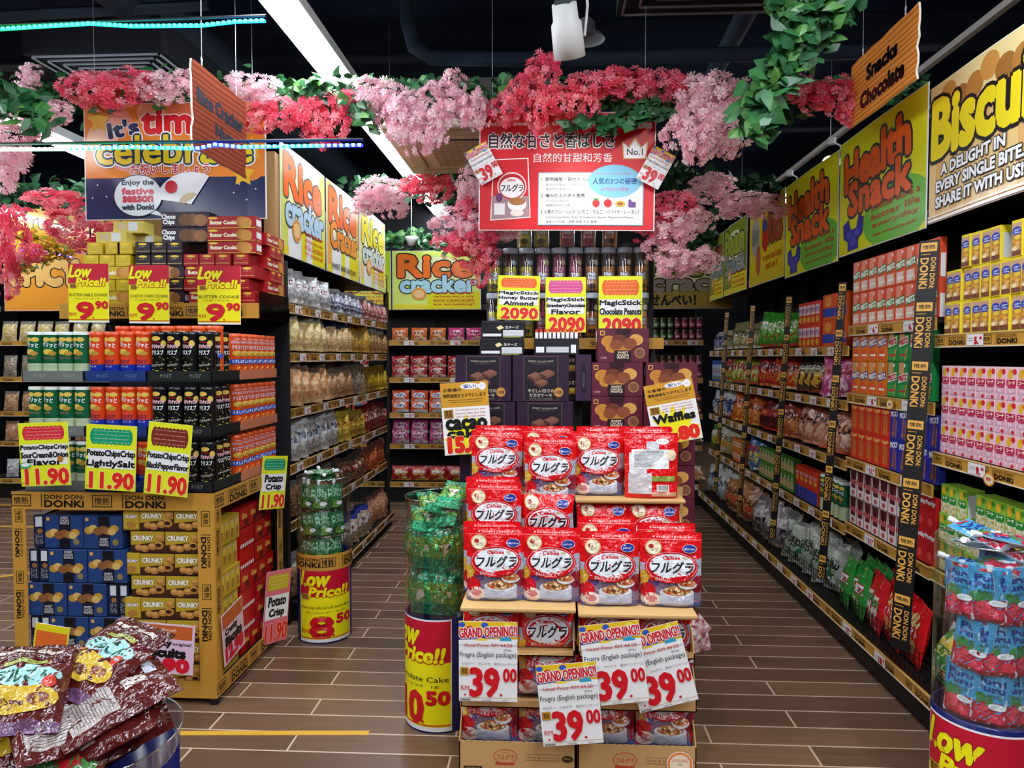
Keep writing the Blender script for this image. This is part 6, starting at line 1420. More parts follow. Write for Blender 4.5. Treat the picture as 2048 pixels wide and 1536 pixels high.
def tags(where, X, y_list, z, rz, prices, out=0.0):
    for i, (y, pr_) in enumerate(zip(y_list, prices)):
        if rz == 0: loc = (y, X - out, z - .006)
        elif rz > 0: loc = (X + out, y, z - .006)
        else: loc = (X - out, y, z - .006)
        thing('rail_price_tag', 'shelf price tag %s, %s, %s' % (pr_, where, NTH[i + 1]), 'price tag', tag_mesh(pr_), loc=loc, rz=rz)
for si, z in enumerate(LLV):
    tags('%s rail of the rice cracker gondola' % SH[si], LX, [4.1 + i * .36 + (si % 3) * .07 for i in range(6)], z, PI / 2, ['%d.%s' % (5 + (i * 3 + si) % 5, ['90', '40', '50'][i % 3]) for i in range(6)], .06 if si == 5 else 0)
# posters over the rice cracker gondola
z0 = 2.062; hp_ = .6
for lb, y0, y1, art in (('yellow rice cracker poster with orange letters, nearest on the left gondola', 3.87, 4.645, rice_art(.77, .6, '#d8e070', '#ee6a24', '#b8d8ec')), ('orange rice cracker poster, second on the left gondola', 4.68, 5.47, rice_art(.78, .6, '#e8b050', '#ec6a28', '#f09038', ('Rice', 'Cracker'), False) + T('SWEET AND SAVOURY', 0, .05, .6, .035, DB)), ('pale rice cracker poster, third on the left gondola', 5.5, 6.36, rice_art(.84, .6, '#e8d890', '#e8d838', '#c8d8dc'))):
    w = y1 - y0; poster(lb, w, hp_, SHIFT(art, 0, 0), (LX + .015, (y0 + y1) / 2, z0), rz=PI / 2)

# ================================================================== back wall products
BP = {}
def packbag(w, h, t, c, c2, word, tc, seed): return bag_mesh('snack_bag', w, h, t, M(c, 'film'), R(-w / 2, 0, w / 2, h * .22, M(c2, 'film')) + E(0, h * .55, w * .38, h * .25, M(c2, 'film'), 14) + T(word, 0, h * .56, w * .66, h * .22, M(tc, 'film'), b=.07) + E(w * .2, h * .2, w * .14, h * .1, M('#e8d0a0', 'film'), 10), seed=seed, nu=8, nv=8, wob=.003, cell=.05, seal=.01)
BK = [[('orange and cream', packbag(.17, .13, .06, '#d86a2c', '#e8c8a8', 'あられ', '#8a1a10', 1)), ('pink', packbag(.17, .13, .06, '#c83a78', '#e8a8c0', '梅', '#8a1040', 2)), ('pale green', packbag(.17, .12, .06, '#4a8a3c', '#c8dcb0', '枝豆', '#b02030', 3))],
      [('red and white', packbag(.18, .115, .05, '#b02428', '#e0b8a8', 'せんべい', '#1c1414', 4)), ('red striped', packbag(.18, .115, .05, '#c0302c', '#d8c8c0', 'かきたね', '#3a1c14', 5))],
      [('orange and blue', packbag(.18, .125, .05, '#e2561c', '#d8e0e4', 'ソフト', '#1c3a9c', 6)), ('blue and white', packbag(.18, .125, .05, '#c84a28', '#7ab8d0', 'サラダ', '#102a70', 7))],
      [('pink and lilac', packbag(.18, .14, .05, '#b8487c', '#d0c0d8', 'ばかうけ', '#8a1838', 8)), ('magenta', packbag(.18, .14, .05, '#a8387c', '#d8b8d0', '揚せん', '#4a1048', 9))],
      [('red and yellow', packbag(.2, .15, .06, '#b01c24', '#e0a02c', '歌舞伎', '#e8e0d8', 10)), ('blue and gold', packbag(.2, .15, .06, '#24409c', '#e0a838', 'うまい', '#c82020', 11))]]
JAR = {}
for nm, c1, c2 in (('green', '#3a5a34', '#8aa878'), ('dark pink', '#7a2a3c', '#c0607c'), ('brown', '#4a2a1c', '#8a6a48'), ('amber', '#7a3c18', '#d0602c')):
    b = MB(); r = .033
    b.lathe([(r * .8, 0), (r, .006), (r, .075), (r * .85, .085), (r * .8, .09)], 14, M(c1, 'gloss')); b.lathe([(r * .88, .088), (r * .88, .104), (r * .8, .108), (.0001, .108)], 14, M('#6a5a50', 'metal'))
    b.pr(R(-.03, .015, .03, .055, M(c2, 'gloss')) + R(-.02, .03, .02, .04, WHT), cylm(r), .01, h0=.0006, smooth=True); JAR[nm] = b.mesh('snack_jar')
rnd = random.Random(5)
for si, z in enumerate(BLV):
    spans = [(-5.85, -4.6, 'far left back shelf'), (-2.45, -1.78, 'back shelf beyond the left gondola'), (-1.64, .1, 'back shelf of the middle aisle')]
    for a_, b_, nm_ in spans:
        ks = BK[si]; x = a_; cc = {}
        while x < b_ - .1:
            j = min(int((x - a_) / (b_ - a_) * len(ks)), len(ks) - 1); nm, me = ks[j]
            if nm_.startswith('far'): nm, me = [('pale green', LB[1][0][1]), ('brown', LB[2][2][1]), ('beige', LB[2][1][1]), ('tan', LB[5][2][1]), ('white', LB[0][0][1])][si]
            cc[j] = cc.get(j, 0) + 1
            w = .19
            for L_ in range(2 if si in (1, 2, 3) and not nm_.startswith('far') else 1):
                thing('snack_bag', '%s cracker bag, %s, %s shelf%s, %s from the left' % (nm, nm_, SH[si], (', lower', ', upper')[L_] if si in (1, 2, 3) and not nm_.startswith('far') else '', NTH[cc[j]] if not nm_.startswith('far') else NTH[int((x - a_) / .194 + .01) + 1]), 'snack bag', me, loc=(x + .09, BY + .05 + .01 * L_, z + .002 + L_ * .105), rot=(-.15, rnd.uniform(-.04, .04), rnd.uniform(-.1, .1)), group='snack bags on the back wall shelves', scale=(1, 1, 1 if not nm_.startswith('far') else .95))
            x += w + .004
    # right part: jars, then bags in baskets
    x = 1.0; i = 0
    while x < 1.56:
        i += 1
        if si < 3:
            k = ['green', 'dark pink', 'brown', 'amber'][(0 if x < 1.28 else 1) if si == 0 else (2 if x < 1.25 else 1) if si == 1 else 3]
            for L_ in range(2):
                thing('snack_jar', 'small %s snack jar on the right part of the back wall, %s shelf, %s layer, %s from the left' % (k, SH[si], ('lower', 'upper')[L_], NTH[i]), 'jar', JAR[k], loc=(x, BY + .045, z + .001 + L_ * .118), group='snack jars on the back wall')
            x += .072
        else:
            me = [LB[4][0][1], LB[2][0][1]][si - 3]
            thing('snack_bag', 'dark snack bag lying in the wire basket at the right of the back wall, %s shelf, %s from the left' % (SH[si], NTH[i]), 'snack bag', me, loc=(x + .05, BY + .08, z + .03), rot=(-1.1, 0, 0), group='snack bags in the back wall baskets'); x += .15
    tags('%s rail of the back wall' % SH[si], BY, [-1.5, -1.02, -.62, 1.08, 1.38], z, 0, ['7.90', '12.90', '13.50', '16.90', '10.40'], 0.04 if si == 4 else 0)
for i, z in enumerate((.215, .605)):
    b = MB()
    for q in range(40): xx = -1.64 + q * .08; b.box(xx - .0012, xx + .0012, BY - .045, BY - .043, z + .0, z + .09, BLK)
    for q in range(4): b.box(-1.64, 1.55, BY - .046, BY - .043, z + .01 + q * .026, z + .012 + q * .026, BLK)
    thing('wire_basket', 'long black wire basket on the %s back wall shelf' % ('bottom', 'fourth')[i], 'basket', b)
for i, (lb, x0, x1, a) in enumerate((('rice cracker poster with light blue letters on the back wall, beside the blossoms', -1.615, -.705, 'r'), ('yellow green poster on the back wall left of the rice cracker one', -2.54, -1.63, 'g'), ('cracker poster in grey letters with senbei writing, right of the stick tubes', .92, 1.83, 's'), ('orange spicy poster at the far left back wall', -5.75, -4.85, 'c'), ('yellow donuts poster at the far left back wall', -4.83, -3.93, 'd'))):
    w = x1 - x0; h = .6
    art = {'r': lambda: rice_art(w, h, '#e0f07a', '#f2782c', '#b4e4f6'), 'g': lambda: rice_art(w, h, '#b8d838', '#a8c828', '#e8e020', ('Wasabi', 'oi')), 's': lambda: rice_art(w, h, '#b8a060', '#8a9a3c', '#a89c98', ('Rice', 'crack'), False) + R(-w / 2, 0, w / 2, h * .28, M('#b89a4c', 'gloss')) + T('せんべい！', -w * .16, h * .14, w * .5, h * .17, DB, b=.05),
           'c': lambda: R(-w / 2, 0, w / 2, h, M('#f0a038', 'gloss')) + T('SPICY', 0, h * .66, w * .8, h * .4, M('#f0c070', 'gloss'), b=.1, out=DB, ow=.012), 'd': lambda: R(-w / 2, 0, w / 2, h, M('#f0dc48', 'gloss')) + T('Donuts', 0, h * .62, w * .8, h * .4, M('#f09a30', 'gloss'), b=.1, out=DB, ow=.012) + T('CHEESY\nSALTED', w * .1, h * .2, w * .3, h * .2, M('#c8783c', 'gloss'))}[a]()
    poster(lb, w, h, art, ((x0 + x1) / 2, BY - .01, 1.985), 0)
    if a in 'cd': poster(lb.replace('poster', 'poster in the upper row'), w, h * .8, art, ((x0 + x1) / 2, BY + .05, 2.6), 0)
b = MB(); b.box(-5.9, 1.54, BY + .38, BY + .42, 2.6, 3.2, BLK2); thing('header_panel', 'black header panel above the back wall shelving', 'panel', b)

# ================================================================== brown snack bags heaped in the left foreground
def chocopack():
    w, h = .23, .3; br = M('#5a1a16', 'film'); a = R(-w / 2, h * .74, w / 2, h, M('#4a1512', 'film')) + E(0, h * .55, w * .42, h * .12, M('#9ccfd0', 'film'), 20) + T('ミルこん', -.0, h * .55, w * .6, h * .13, M('#14503c', 'film'), b=.06) + R(-w * .25, h * .68, w * .25, h * .73, M('#9aa04a', 'film')) + T('しっとり食感', 0, h * .705, w * .4, h * .025, M('#2a3a14', 'film'))
    a += E(0, h * .3, w * .44, h * .14, M('#c8a42c', 'film'), 18) + E(-w * .05, h * .25, w * .14, h * .05, M('#5a2a1c', 'film')) + E(w * .22, h * .3, w * .12, h * .06, M('#7a3a24', 'film')) + R(-w / 2, 0, w / 2, h * .1, M('#6a4a6a', 'film')) + T('食物繊維 低糖質', 0, h * .86, w * .7, h * .05, M('#e8dcd4', 'film'), b=.04) + T('ひとくちチョコレート', 0, h * .8, w * .6, h * .03, M('#e8dcd4', 'film')) + E(w * .3, h * .45, w * .08, h * .06, M('#c83a2c', 'film'), 12) + R(-w * .5, h * .44, -w * .2, h * .46, M('#e8803c', 'film'))
    return a
def chocoback():
    w, h = .23, .3; a = R(-w * .4, h * .1, w * .4, h * .5, M('#a89c98', 'film')) + T('食物\n低糖', 0, h * .7, w * .3, h * .2, M('#e8dcd4', 'film'), b=.04) + R(-w * .4, h * .82, -w * .1, h * .92, M('#c8d0e0', 'film')) + T('クリスプチョコ', w * .2, h * .9, w * .4, h * .04, M('#e8dcd4', 'film'))
    for i in range(14): a += R(-w * .36, h * (.13 + i * .025), w * .34, h * (.136 + i * .025), M('#5a4a4a', 'film'))
    return a
GB = [bag_mesh('chocolate_snack_bag', .23, .3, .07, M('#541814', 'film', .8), chocopack() if s < 3 else chocoback(), seed=s, wob=.008, nu=18, nv=22, seal=.014) for s in (1, 2, 3, 4)]
GREENB = bag_mesh('chocolate_snack_bag', .23, .3, .07, M('#5a2a1c', 'film', .8), E(0, .12, .1, .08, M('#3f7a3c', 'film'), 18) + E(.03, .13, .04, .04, M('#b8202c', 'film'), 14) + R(-.115, 0, .115, .05, M('#24406a', 'film')) + T('マスカット', 0, .24, .16, .03, M('#e0d8c8', 'film'), b=.04), seed=8, wob=.008, nu=18, nv=22)
HX, HY = AZ(150, 1500, .42).x, 1.78
def heap(lb, px, py, Y, rx, ry, rz_, me):
    p = AY(px, py, Y); thing('chocolate_snack_bag', lb, 'snack bag', me, loc=p, rot=(rx, ry, rz_), group='brown snack bags heaped in the left foreground')
# ---- heap of bags on the foreground drum
HB = AZ(120, 1536, .5)
HX, HY = -1.22, 1.78
t = thing('display_drum', 'navy drum bin under the heap of brown snack bags in the left foreground', 'drum bin', loc=(HX, HY, 0))
b = MB(); b.lathe([(.24, 0), (.24, .46), (.232, .46), (.232, .02), (.001, .02)], 40, NAVY); O('body', b, t)
b = MB(); b.lathe([(.236, .44), (.25, .52)], 36, M('#f4f8fa', 'clear', 3)); b.tube([(.25 * math.cos(2 * PI * i / 36), .25 * math.sin(2 * PI * i / 36), .52) for i in range(37)], .003, M('#dfe8ea', 'clear', 6), 5); O('clear_shield', b, t)
b = MB(); b.pr(drum_art(.24, .46, -.1, .2, 'Crisp chocolate', 'クリスプチョコ', '7', '90'), cylm(.24), .012, h0=.0015, smooth=True); O('wrap_poster', b, t)
HL = [('topmost bag of the brown heap, showing its teal oval', 0, (-.1, -.06, .755), (-1.12, .12, .45)), ('brown bag at the back of the heap with white lettering', 1, (.02, .1, .765), (-1.2, .12, -.35)),
      ('brown bag lying back side up at the right of the heap', 2, (.1, .0, .70), (-1.3, .12, -.75)), ('brown bag lying across the middle of the heap', 3, (-.02, -.06, .685), (-1.2, .15, .9)),
      ('brown bag folded at the right rim of the heap', 3, (.1, -.03, .63), (-1.15, .05, -1.2)), ('brown bag low at the left of the heap', 1, (-.14, -.04, .64), (-1.25, -.1, 1.3)),
      ('green-labelled brown bag low at the front of the heap', 4, (.04, -.1, .57), (-1.0, .0, .1)), ('green-labelled brown bag at the lower left of the heap', 4, (-.12, -.1, .56), (-1.05, .1, .4)), ('brown bag under the heap on the right side', 2, (.09, .0, .56), (-1.25, .1, -.9)), ('brown bag filling the middle of the drum', 0, (0, .04, .53), (-1.4, .0, 1.2))]
for lb, k, (dx, dy, z), r_ in HL:
    thing('chocolate_snack_bag', lb, 'snack bag', (GB + [GREENB])[k], loc=lay_at(HX + dx, HY + dy, max(z - .085, .52), *r_, .28), rot=r_, scale=.93, group='brown snack bags heaped in the left foreground')
ya = AY(84, 1270, 1.95)
card_thing('price_card', 'yellow and orange price card sticking up behind the brown heap', .1, .09, R(-.05, 0, .05, .09, YEL) + R(-.045, .0, .045, .07, M('#e8702c', 'card')), (ya.x + .02, 1.95, ya.z - .06), tilt=.15)

# ================================================================== right run products
def rbox(nm, w, d, h, body, fr, rt=(), tp=()): return box_mesh(nm, w, d, h, M(body, 'card'), fr, rt=rt, lf=rt, tp=tp, c=.0012)
# butter biscuits
w, h = .0575, .127
BI = rbox('biscuit_box', w, .09, h, '#e6cf28', R(-w * .44, .004, w * .44, h - .01, M('#b8804c', 'card')) + R(-w * .44, h * .62, w * .44, h - .01, M('#c8a088', 'card')) + R(-w * .44, .004, w * .44, h * .16, M('#7a4434', 'card')) + E(0, h * .7, w * .44, h * .12, M('#2540b0', 'card'), 16) + T('バター', .003, h * .72, w * .6, h * .06, WHT, b=.06, rot=.1) + R(-w * .2, h * .635, w * .3, h * .66, M('#d8e8f0', 'card')) + E(w * .1, h * .52, w * .32, h * .07, M('#e8c83a', 'card'), 12) + E(-w * .1, h * .42, w * .3, h * .06, M('#d89a2c', 'card'), 12) + E(w * .15, h * .36, w * .25, h * .05, M('#e8b04c', 'card'), 12) + E(w * .05, h * .25, w * .3, h * .08, M('#e2b070', 'card'), 12) + E(-w * .15, h * .22, w * .24, h * .06, M('#f2e0b8', 'card'), 12), rt=R(-.035, .01, .035, .1, M('#c8ccd0', 'card')))
def mach(c1, c2, c3, band, word='コーチ'):
    w, h = .0585, .118
    return rbox('jelly_drink_box', w, .07, h, c1, R(-w / 2, 0, w / 2, h * .42, M(c2, 'card')) + E(w * .28, h * .86, w * .2, h * .09, M(c3, 'card'), 12) + E(-w * .12, h * .78, w * .22, h * .14, M('#e8b828', 'card'), 12) + E(.0, h * .88, w * .12, h * .06, M('#e0a020', 'card'), 10) + R(-w * .46, h * .44, w * .46, h * .62, M(band, 'card')) + T(word, 0, h * .53, w * .66, h * .1, M('#f2f0d8', 'card'), b=.06) + R(-w * .3, h * .38, w * .4, h * .43, M(band, 'card')) + [q for i in range(8) for q in R(-w * .4 + (i % 4) * w * .22, h * (.08 + .15 * (i // 4)), -w * .4 + (i % 4) * w * .22 + w * .15, h * (.18 + .15 * (i // 4)), M(['#f2d8e4', '#e8b8cc', '#f4e8f0'][i % 3] if band == '#c02050' else ['#f0e0a0', '#d8b84a', '#f4f0d0'][i % 3], 'card'))] + E(w * .28, h * .08, w * .14, h * .06, M('#d82038' if band == '#c02050' else '#e0b030', 'card'), 10), rt=R(-.03, .01, .03, .1, M('#d8e0d8', 'card')))
PK = mach('#f0c8d0', '#e8b8cc', '#d8283c', '#c02050'); GN = mach('#8ab83c', '#dfe4cc', '#3f8a2c', '#1c8a3c')
def fill(name, cat, mesh, y_far, n, pitch, z, rows, rh, labf, group, X=RX + .012, d=.1, skip=(), jit=.0, xr=.0):
    for r_ in range(rows):
        for i in range(n):
            if (r_, i) in skip: continue
            thing(name, labf(r_, i), cat, mesh, loc=(X + d / 2 + (rnd.uniform(0, .012) if xr else 0), y_far - pitch * (i + .5), z + .001 + r_ * (rh + .0008)), rz=RZ + rnd.uniform(-jit, jit), group=group)
ROW = ['bottom', 'middle', 'top']
fill('biscuit_box', 'box', BI, 3.075, 14, .0605, LVN[0], 3, .127, lambda r, i: 'yellow butter biscuit box at the near right, %s row, %s from the ribbon' % (ROW[r], NTH[i + 1]), 'yellow butter biscuit boxes', d=.09, skip=((2, 0), (2, 1), (2, 6), (2, 9)), xr=1)
fill('jelly_drink_box', 'box', PK, 3.075, 14, .0605, LVN[1], 3, .118, lambda r, i: 'pink fruit snack box at the near right, %s row, %s from the ribbon' % (ROW[r], NTH[i + 1]), 'pink fruit snack boxes', d=.07, jit=.03)
fill('jelly_drink_box', 'box', GN, 3.075, 13, .0605, LVN[2], 3, .118, lambda r, i: 'green and yellow fruit snack box at the near right, %s row, %s from the ribbon' % (ROW[r], NTH[i + 1]), 'green and yellow fruit snack boxes', d=.07, jit=.03, skip=((2, 3),), xr=1)
GBAG = bag_mesh('snack_bag', .2, .24, .1, M('#e8e8d8', 'film'), R(-.1, .0, .1, .1, M('#2c8a3a', 'film')) + E(0, .15, .08, .05, M('#e8c83a', 'film'), 18) + R(-.07, .1, .07, .15, M('#1c7a34', 'film')) + T('コアラ', 0, .125, .11, .03, M('#f0e88a', 'film'), b=.06) + E(.03, .04, .04, .03, M('#e8a83a', 'film'), 14) + E(-.05, .2, .03, .025, M('#3a9a44', 'film'), 12), seed=4, wob=.006)
for i in range(4): thing('snack_bag', 'large green and white snack bag in the bottom basket at the near right, %s from the ribbon' % NTH[i + 1], 'snack bag', GBAG, loc=(RX - .0, 2.98 - i * .2, .17 + .0), rot=(-.3, (-1) ** i * .1, RZ), group='green and white bags in the near bottom basket')
for i in range(3): thing('snack_bag', 'large green and white snack bag stacked above the near bottom basket, %s from the ribbon' % NTH[i + 1], 'snack bag', GBAG, loc=(RX + .07, 2.94 - i * .21, .33), rot=(-.45, (-1) ** i * -.15, RZ), group='green and white bags in the near bottom basket')
# stick snack boxes
def pretz(w, h, base, lbl, tc, foot):
    a = R(-w / 2, 0, w / 2, h, M(base, 'card')) + E(w * .05, h * .9, w * .2, h * .06, WHT, 12) + R(-w * .4, h * .66, w * .1, h * .98, M('#d8a06a' if base != '#e0502c' else '#e8907a', 'card'))
    a += PL([(-w * .46, h * .4), (w * .46, h * .5), (w * .46, h * .72), (-w * .46, h * .62)], M(lbl, 'card')) + T('PRETZ', 0, h * .56, w * .82, h * .14, M(tc, 'card'), b=.07, rot=.15) + R(-w * .4, h * .06, w * .4, h * .36, M(foot, 'card')) + PL([(w * .1, h * .02), (w * .2, h * .02), (w * .46, h * .38), (w * .36, h * .4)], M('#d89a4a', 'card')) + R(-w * .3, h * .16, w * .3, h * .22, M(tc, 'card')) + R(-w * .5, 0, w * .5, h * .04, M(base, 'card'))
    return a
w, h = .094, .166
PA = rbox('stick_snack_box', w, .03, h, '#e0502c', pretz(w, h, '#e0502c', '#1c7a44', '#eef4e8', '#e8d0c8'), rt=R(-.01, .0, .01, .1, WHT))
PO = rbox('stick_snack_box', w, .03, h, '#e2761c', pretz(w, h, '#e2761c', '#24348c', '#f4f0e8', '#e8582c'))
PG = rbox('stick_snack_box', w, .03, h, '#1f8a44', pretz(w, h, '#1f8a44', '#e8eee0', '#c8283a', '#3aa050'))
fill('stick_snack_box', 'box', PA, 3.97, 9, .0955, LV1[0], 2, h, lambda r, i: 'red and green stick snack box on the top shelf, %s row, %s from the far ribbon' % (('lower', 'upper')[r], NTH[i + 1]), 'red stick snack boxes', d=.03)
fill('stick_snack_box', 'box', PO, 3.965, 4, .1, LV1[1], 2, h, lambda r, i: 'orange and blue stick snack box on the second shelf, %s row, %s from the far ribbon' % (('lower', 'upper')[r], NTH[i + 1]), 'orange stick snack boxes', d=.03)
fill('stick_snack_box', 'box', PG, 3.56, 4, .104, LV1[1], 2, h, lambda r, i: 'green and red stick snack box on the second shelf, %s row, %s from the orange ones' % (('lower', 'upper')[r], NTH[i + 1]), 'green stick snack boxes', d=.03)
w, h = .085, .145
def pocky(c1, c2, word, tc, strip): return R(-w / 2, 0, w / 2, h, M(c1, 'card')) + R(-w * .3, h * .1, w * .3, h * .7, M(c2, 'card')) + T(word, 0, h * .84, w * .8, h * .16, M(tc, 'card'), b=.08, rot=.1) + PL([(-w * .2, h * .1), (-w * .1, h * .1), (w * .1, h * .75), (0, h * .78)], M(strip, 'card')) + PL([(w * .1, h * .05), (w * .2, h * .05), (w * .3, h * .6), (w * .2, h * .65)], M(strip, 'card')) + E(-w * .1, h * .2, w * .14, h * .06, M(strip, 'card'), 10)
PR = rbox('chocolate_stick_box', w, .03, h, '#d8301c', pocky('#d8301c', '#b8642c', 'Toppo', '#f0b060', '#e87a2c'))
PB = rbox('chocolate_stick_box', w, .03, h, '#2430a0', pocky('#2430a0', '#4a3a90', 'PICKY', '#e8e8f0', '#b8703c'))
PD = rbox('chocolate_stick_box', w, .03, h, '#4a1a18', R(-w / 2, 0, w / 2, h, M('#e4dcdc', 'card')) + PL([(-w * .3, h * .3), (w * .3, h * .3), (w * .45, h * .98), (-w * .45, h * .98)], M('#5a1a1c', 'card')) + T('Pocky', 0, h * .52, w * .86, h * .18, M('#c81c2c', 'card'), b=.08, out=WHT, ow=.0015) + PL([(-w * .1, h * .6), (0, h * .58), (.0, h * .96), (-w * .12, h * .96)], M('#2a100c', 'card')) + E(0, h * .14, w * .2, h * .09, M('#c84a4a', 'card'), 10))
PRR = rbox('chocolate_stick_box', w, .03, h, '#c01824', R(-w / 2, 0, w / 2, h, M('#c81824', 'card')) + T('Pocky', 0, h * .8, w * .86, h * .16, WHT, b=.08) + E(0, h * .25, w * .25, h * .12, M('#e84a4a', 'card'), 12))
fill('chocolate_stick_box', 'box', PR, 3.965, 5, .088, LV1[2], 2, h, lambda r, i: 'red and orange chocolate stick box on the third shelf, %s row, %s from the far ribbon' % (('lower', 'upper')[r], NTH[i + 1]), 'red and orange chocolate stick boxes', d=.03)
fill('chocolate_stick_box', 'box', PB, 3.52, 5, .088, LV1[2], 2, h, lambda r, i: 'blue chocolate stick box on the third shelf, %s row, %s from the red ones' % (('lower', 'upper')[r], NTH[i + 1]), 'blue chocolate stick boxes', d=.03)
fill('chocolate_stick_box', 'box', PD, 3.965, 7, .088, LV1[3], 2, h, lambda r, i: 'white and brown chocolate stick box on the fourth shelf, %s row, %s from the far ribbon' % (('lower', 'upper')[r], NTH[i + 1]), 'white and brown chocolate stick boxes', d=.03)
fill('chocolate_stick_box', 'box', PRR, 3.34, 3, .08, LV1[3], 2, h, lambda r, i: 'all-red chocolate stick box on the fourth shelf, %s row, %s from the white ones' % (('lower', 'upper')[r], NTH[i + 1]), 'red chocolate stick boxes', d=.03)
def pouchR(nm, c, art, w=.16, h=.27, t=.06, seed=1): return bag_mesh(nm, w, h, t, M(c, 'film'), art, seed=seed, nu=10, nv=12, wob=.004, cell=.04)
PGb = pouchR('stick_snack_bag', '#2a8a3c', R(-.06, .02, .06, .2, M('#5a9a3a', 'film')) + T('PRETZ', 0, .15, .12, .04, WHT, b=.08, out=M('#b81c30', 'film'), ow=.006, rot=.1) + T('サラダ', 0, .09, .08, .03, M('#e0e8c8', 'film'), b=.05) + PL([(-.05, .2), (-.03, .2), (.0, .26), (-.02, .26)], M('#d8a04a', 'film')))
PRb = pouchR('stick_snack_bag', '#c81c28', R(-.05, .02, .05, .18, M('#e8dcd8', 'film')) + T('PRETZ', 0, .14, .11, .04, M('#1c7a3c', 'film'), b=.08) + PL([(-.07, .1), (-.05, .1), (.02, .25), (.0, .25)], M('#e0a04a', 'film')) + R(-.06, .03, .0, .06, M('#d83a2c', 'film')), seed=2)
PXb = pouchR('stick_snack_bag', '#d81a22', E(0, .19, .05, .035, M('#e8d88a', 'film'), 14) + E(0, .08, .05, .04, M('#c8905a', 'film'), 14) + T('トマト', 0, .14, .1, .03, WHT, b=.05), seed=3)
for i in range(9):
    me, nm = ((PGb, 'green'), (PRb, 'red and white'), (PXb, 'bright red'))[0 if i < 3 else 1 if i < 5 else 2]
    thing('stick_snack_bag', '%s stick snack bag standing in the bottom basket behind the wide ribbon, %s from the far ribbon' % (nm, NTH[i + 1]), 'snack bag', me, loc=(RX - .025 + (.02 if i % 2 else 0), 3.93 - i * .093, .17), rot=(-.16, .05 * (-1) ** i, RZ - .15), group='stick snack bags in the bottom basket')
    if i in (0, 1, 2, 3): thing('stick_snack_bag', '%s stick snack bag in the second line of the bottom basket, %s from the far ribbon' % (nm, NTH[i + 1]), 'snack bag', me, loc=(RX + .06, 3.9 - i * .093, .18), rot=(-.16, .05, RZ - .15), group='stick snack bags in the bottom basket')

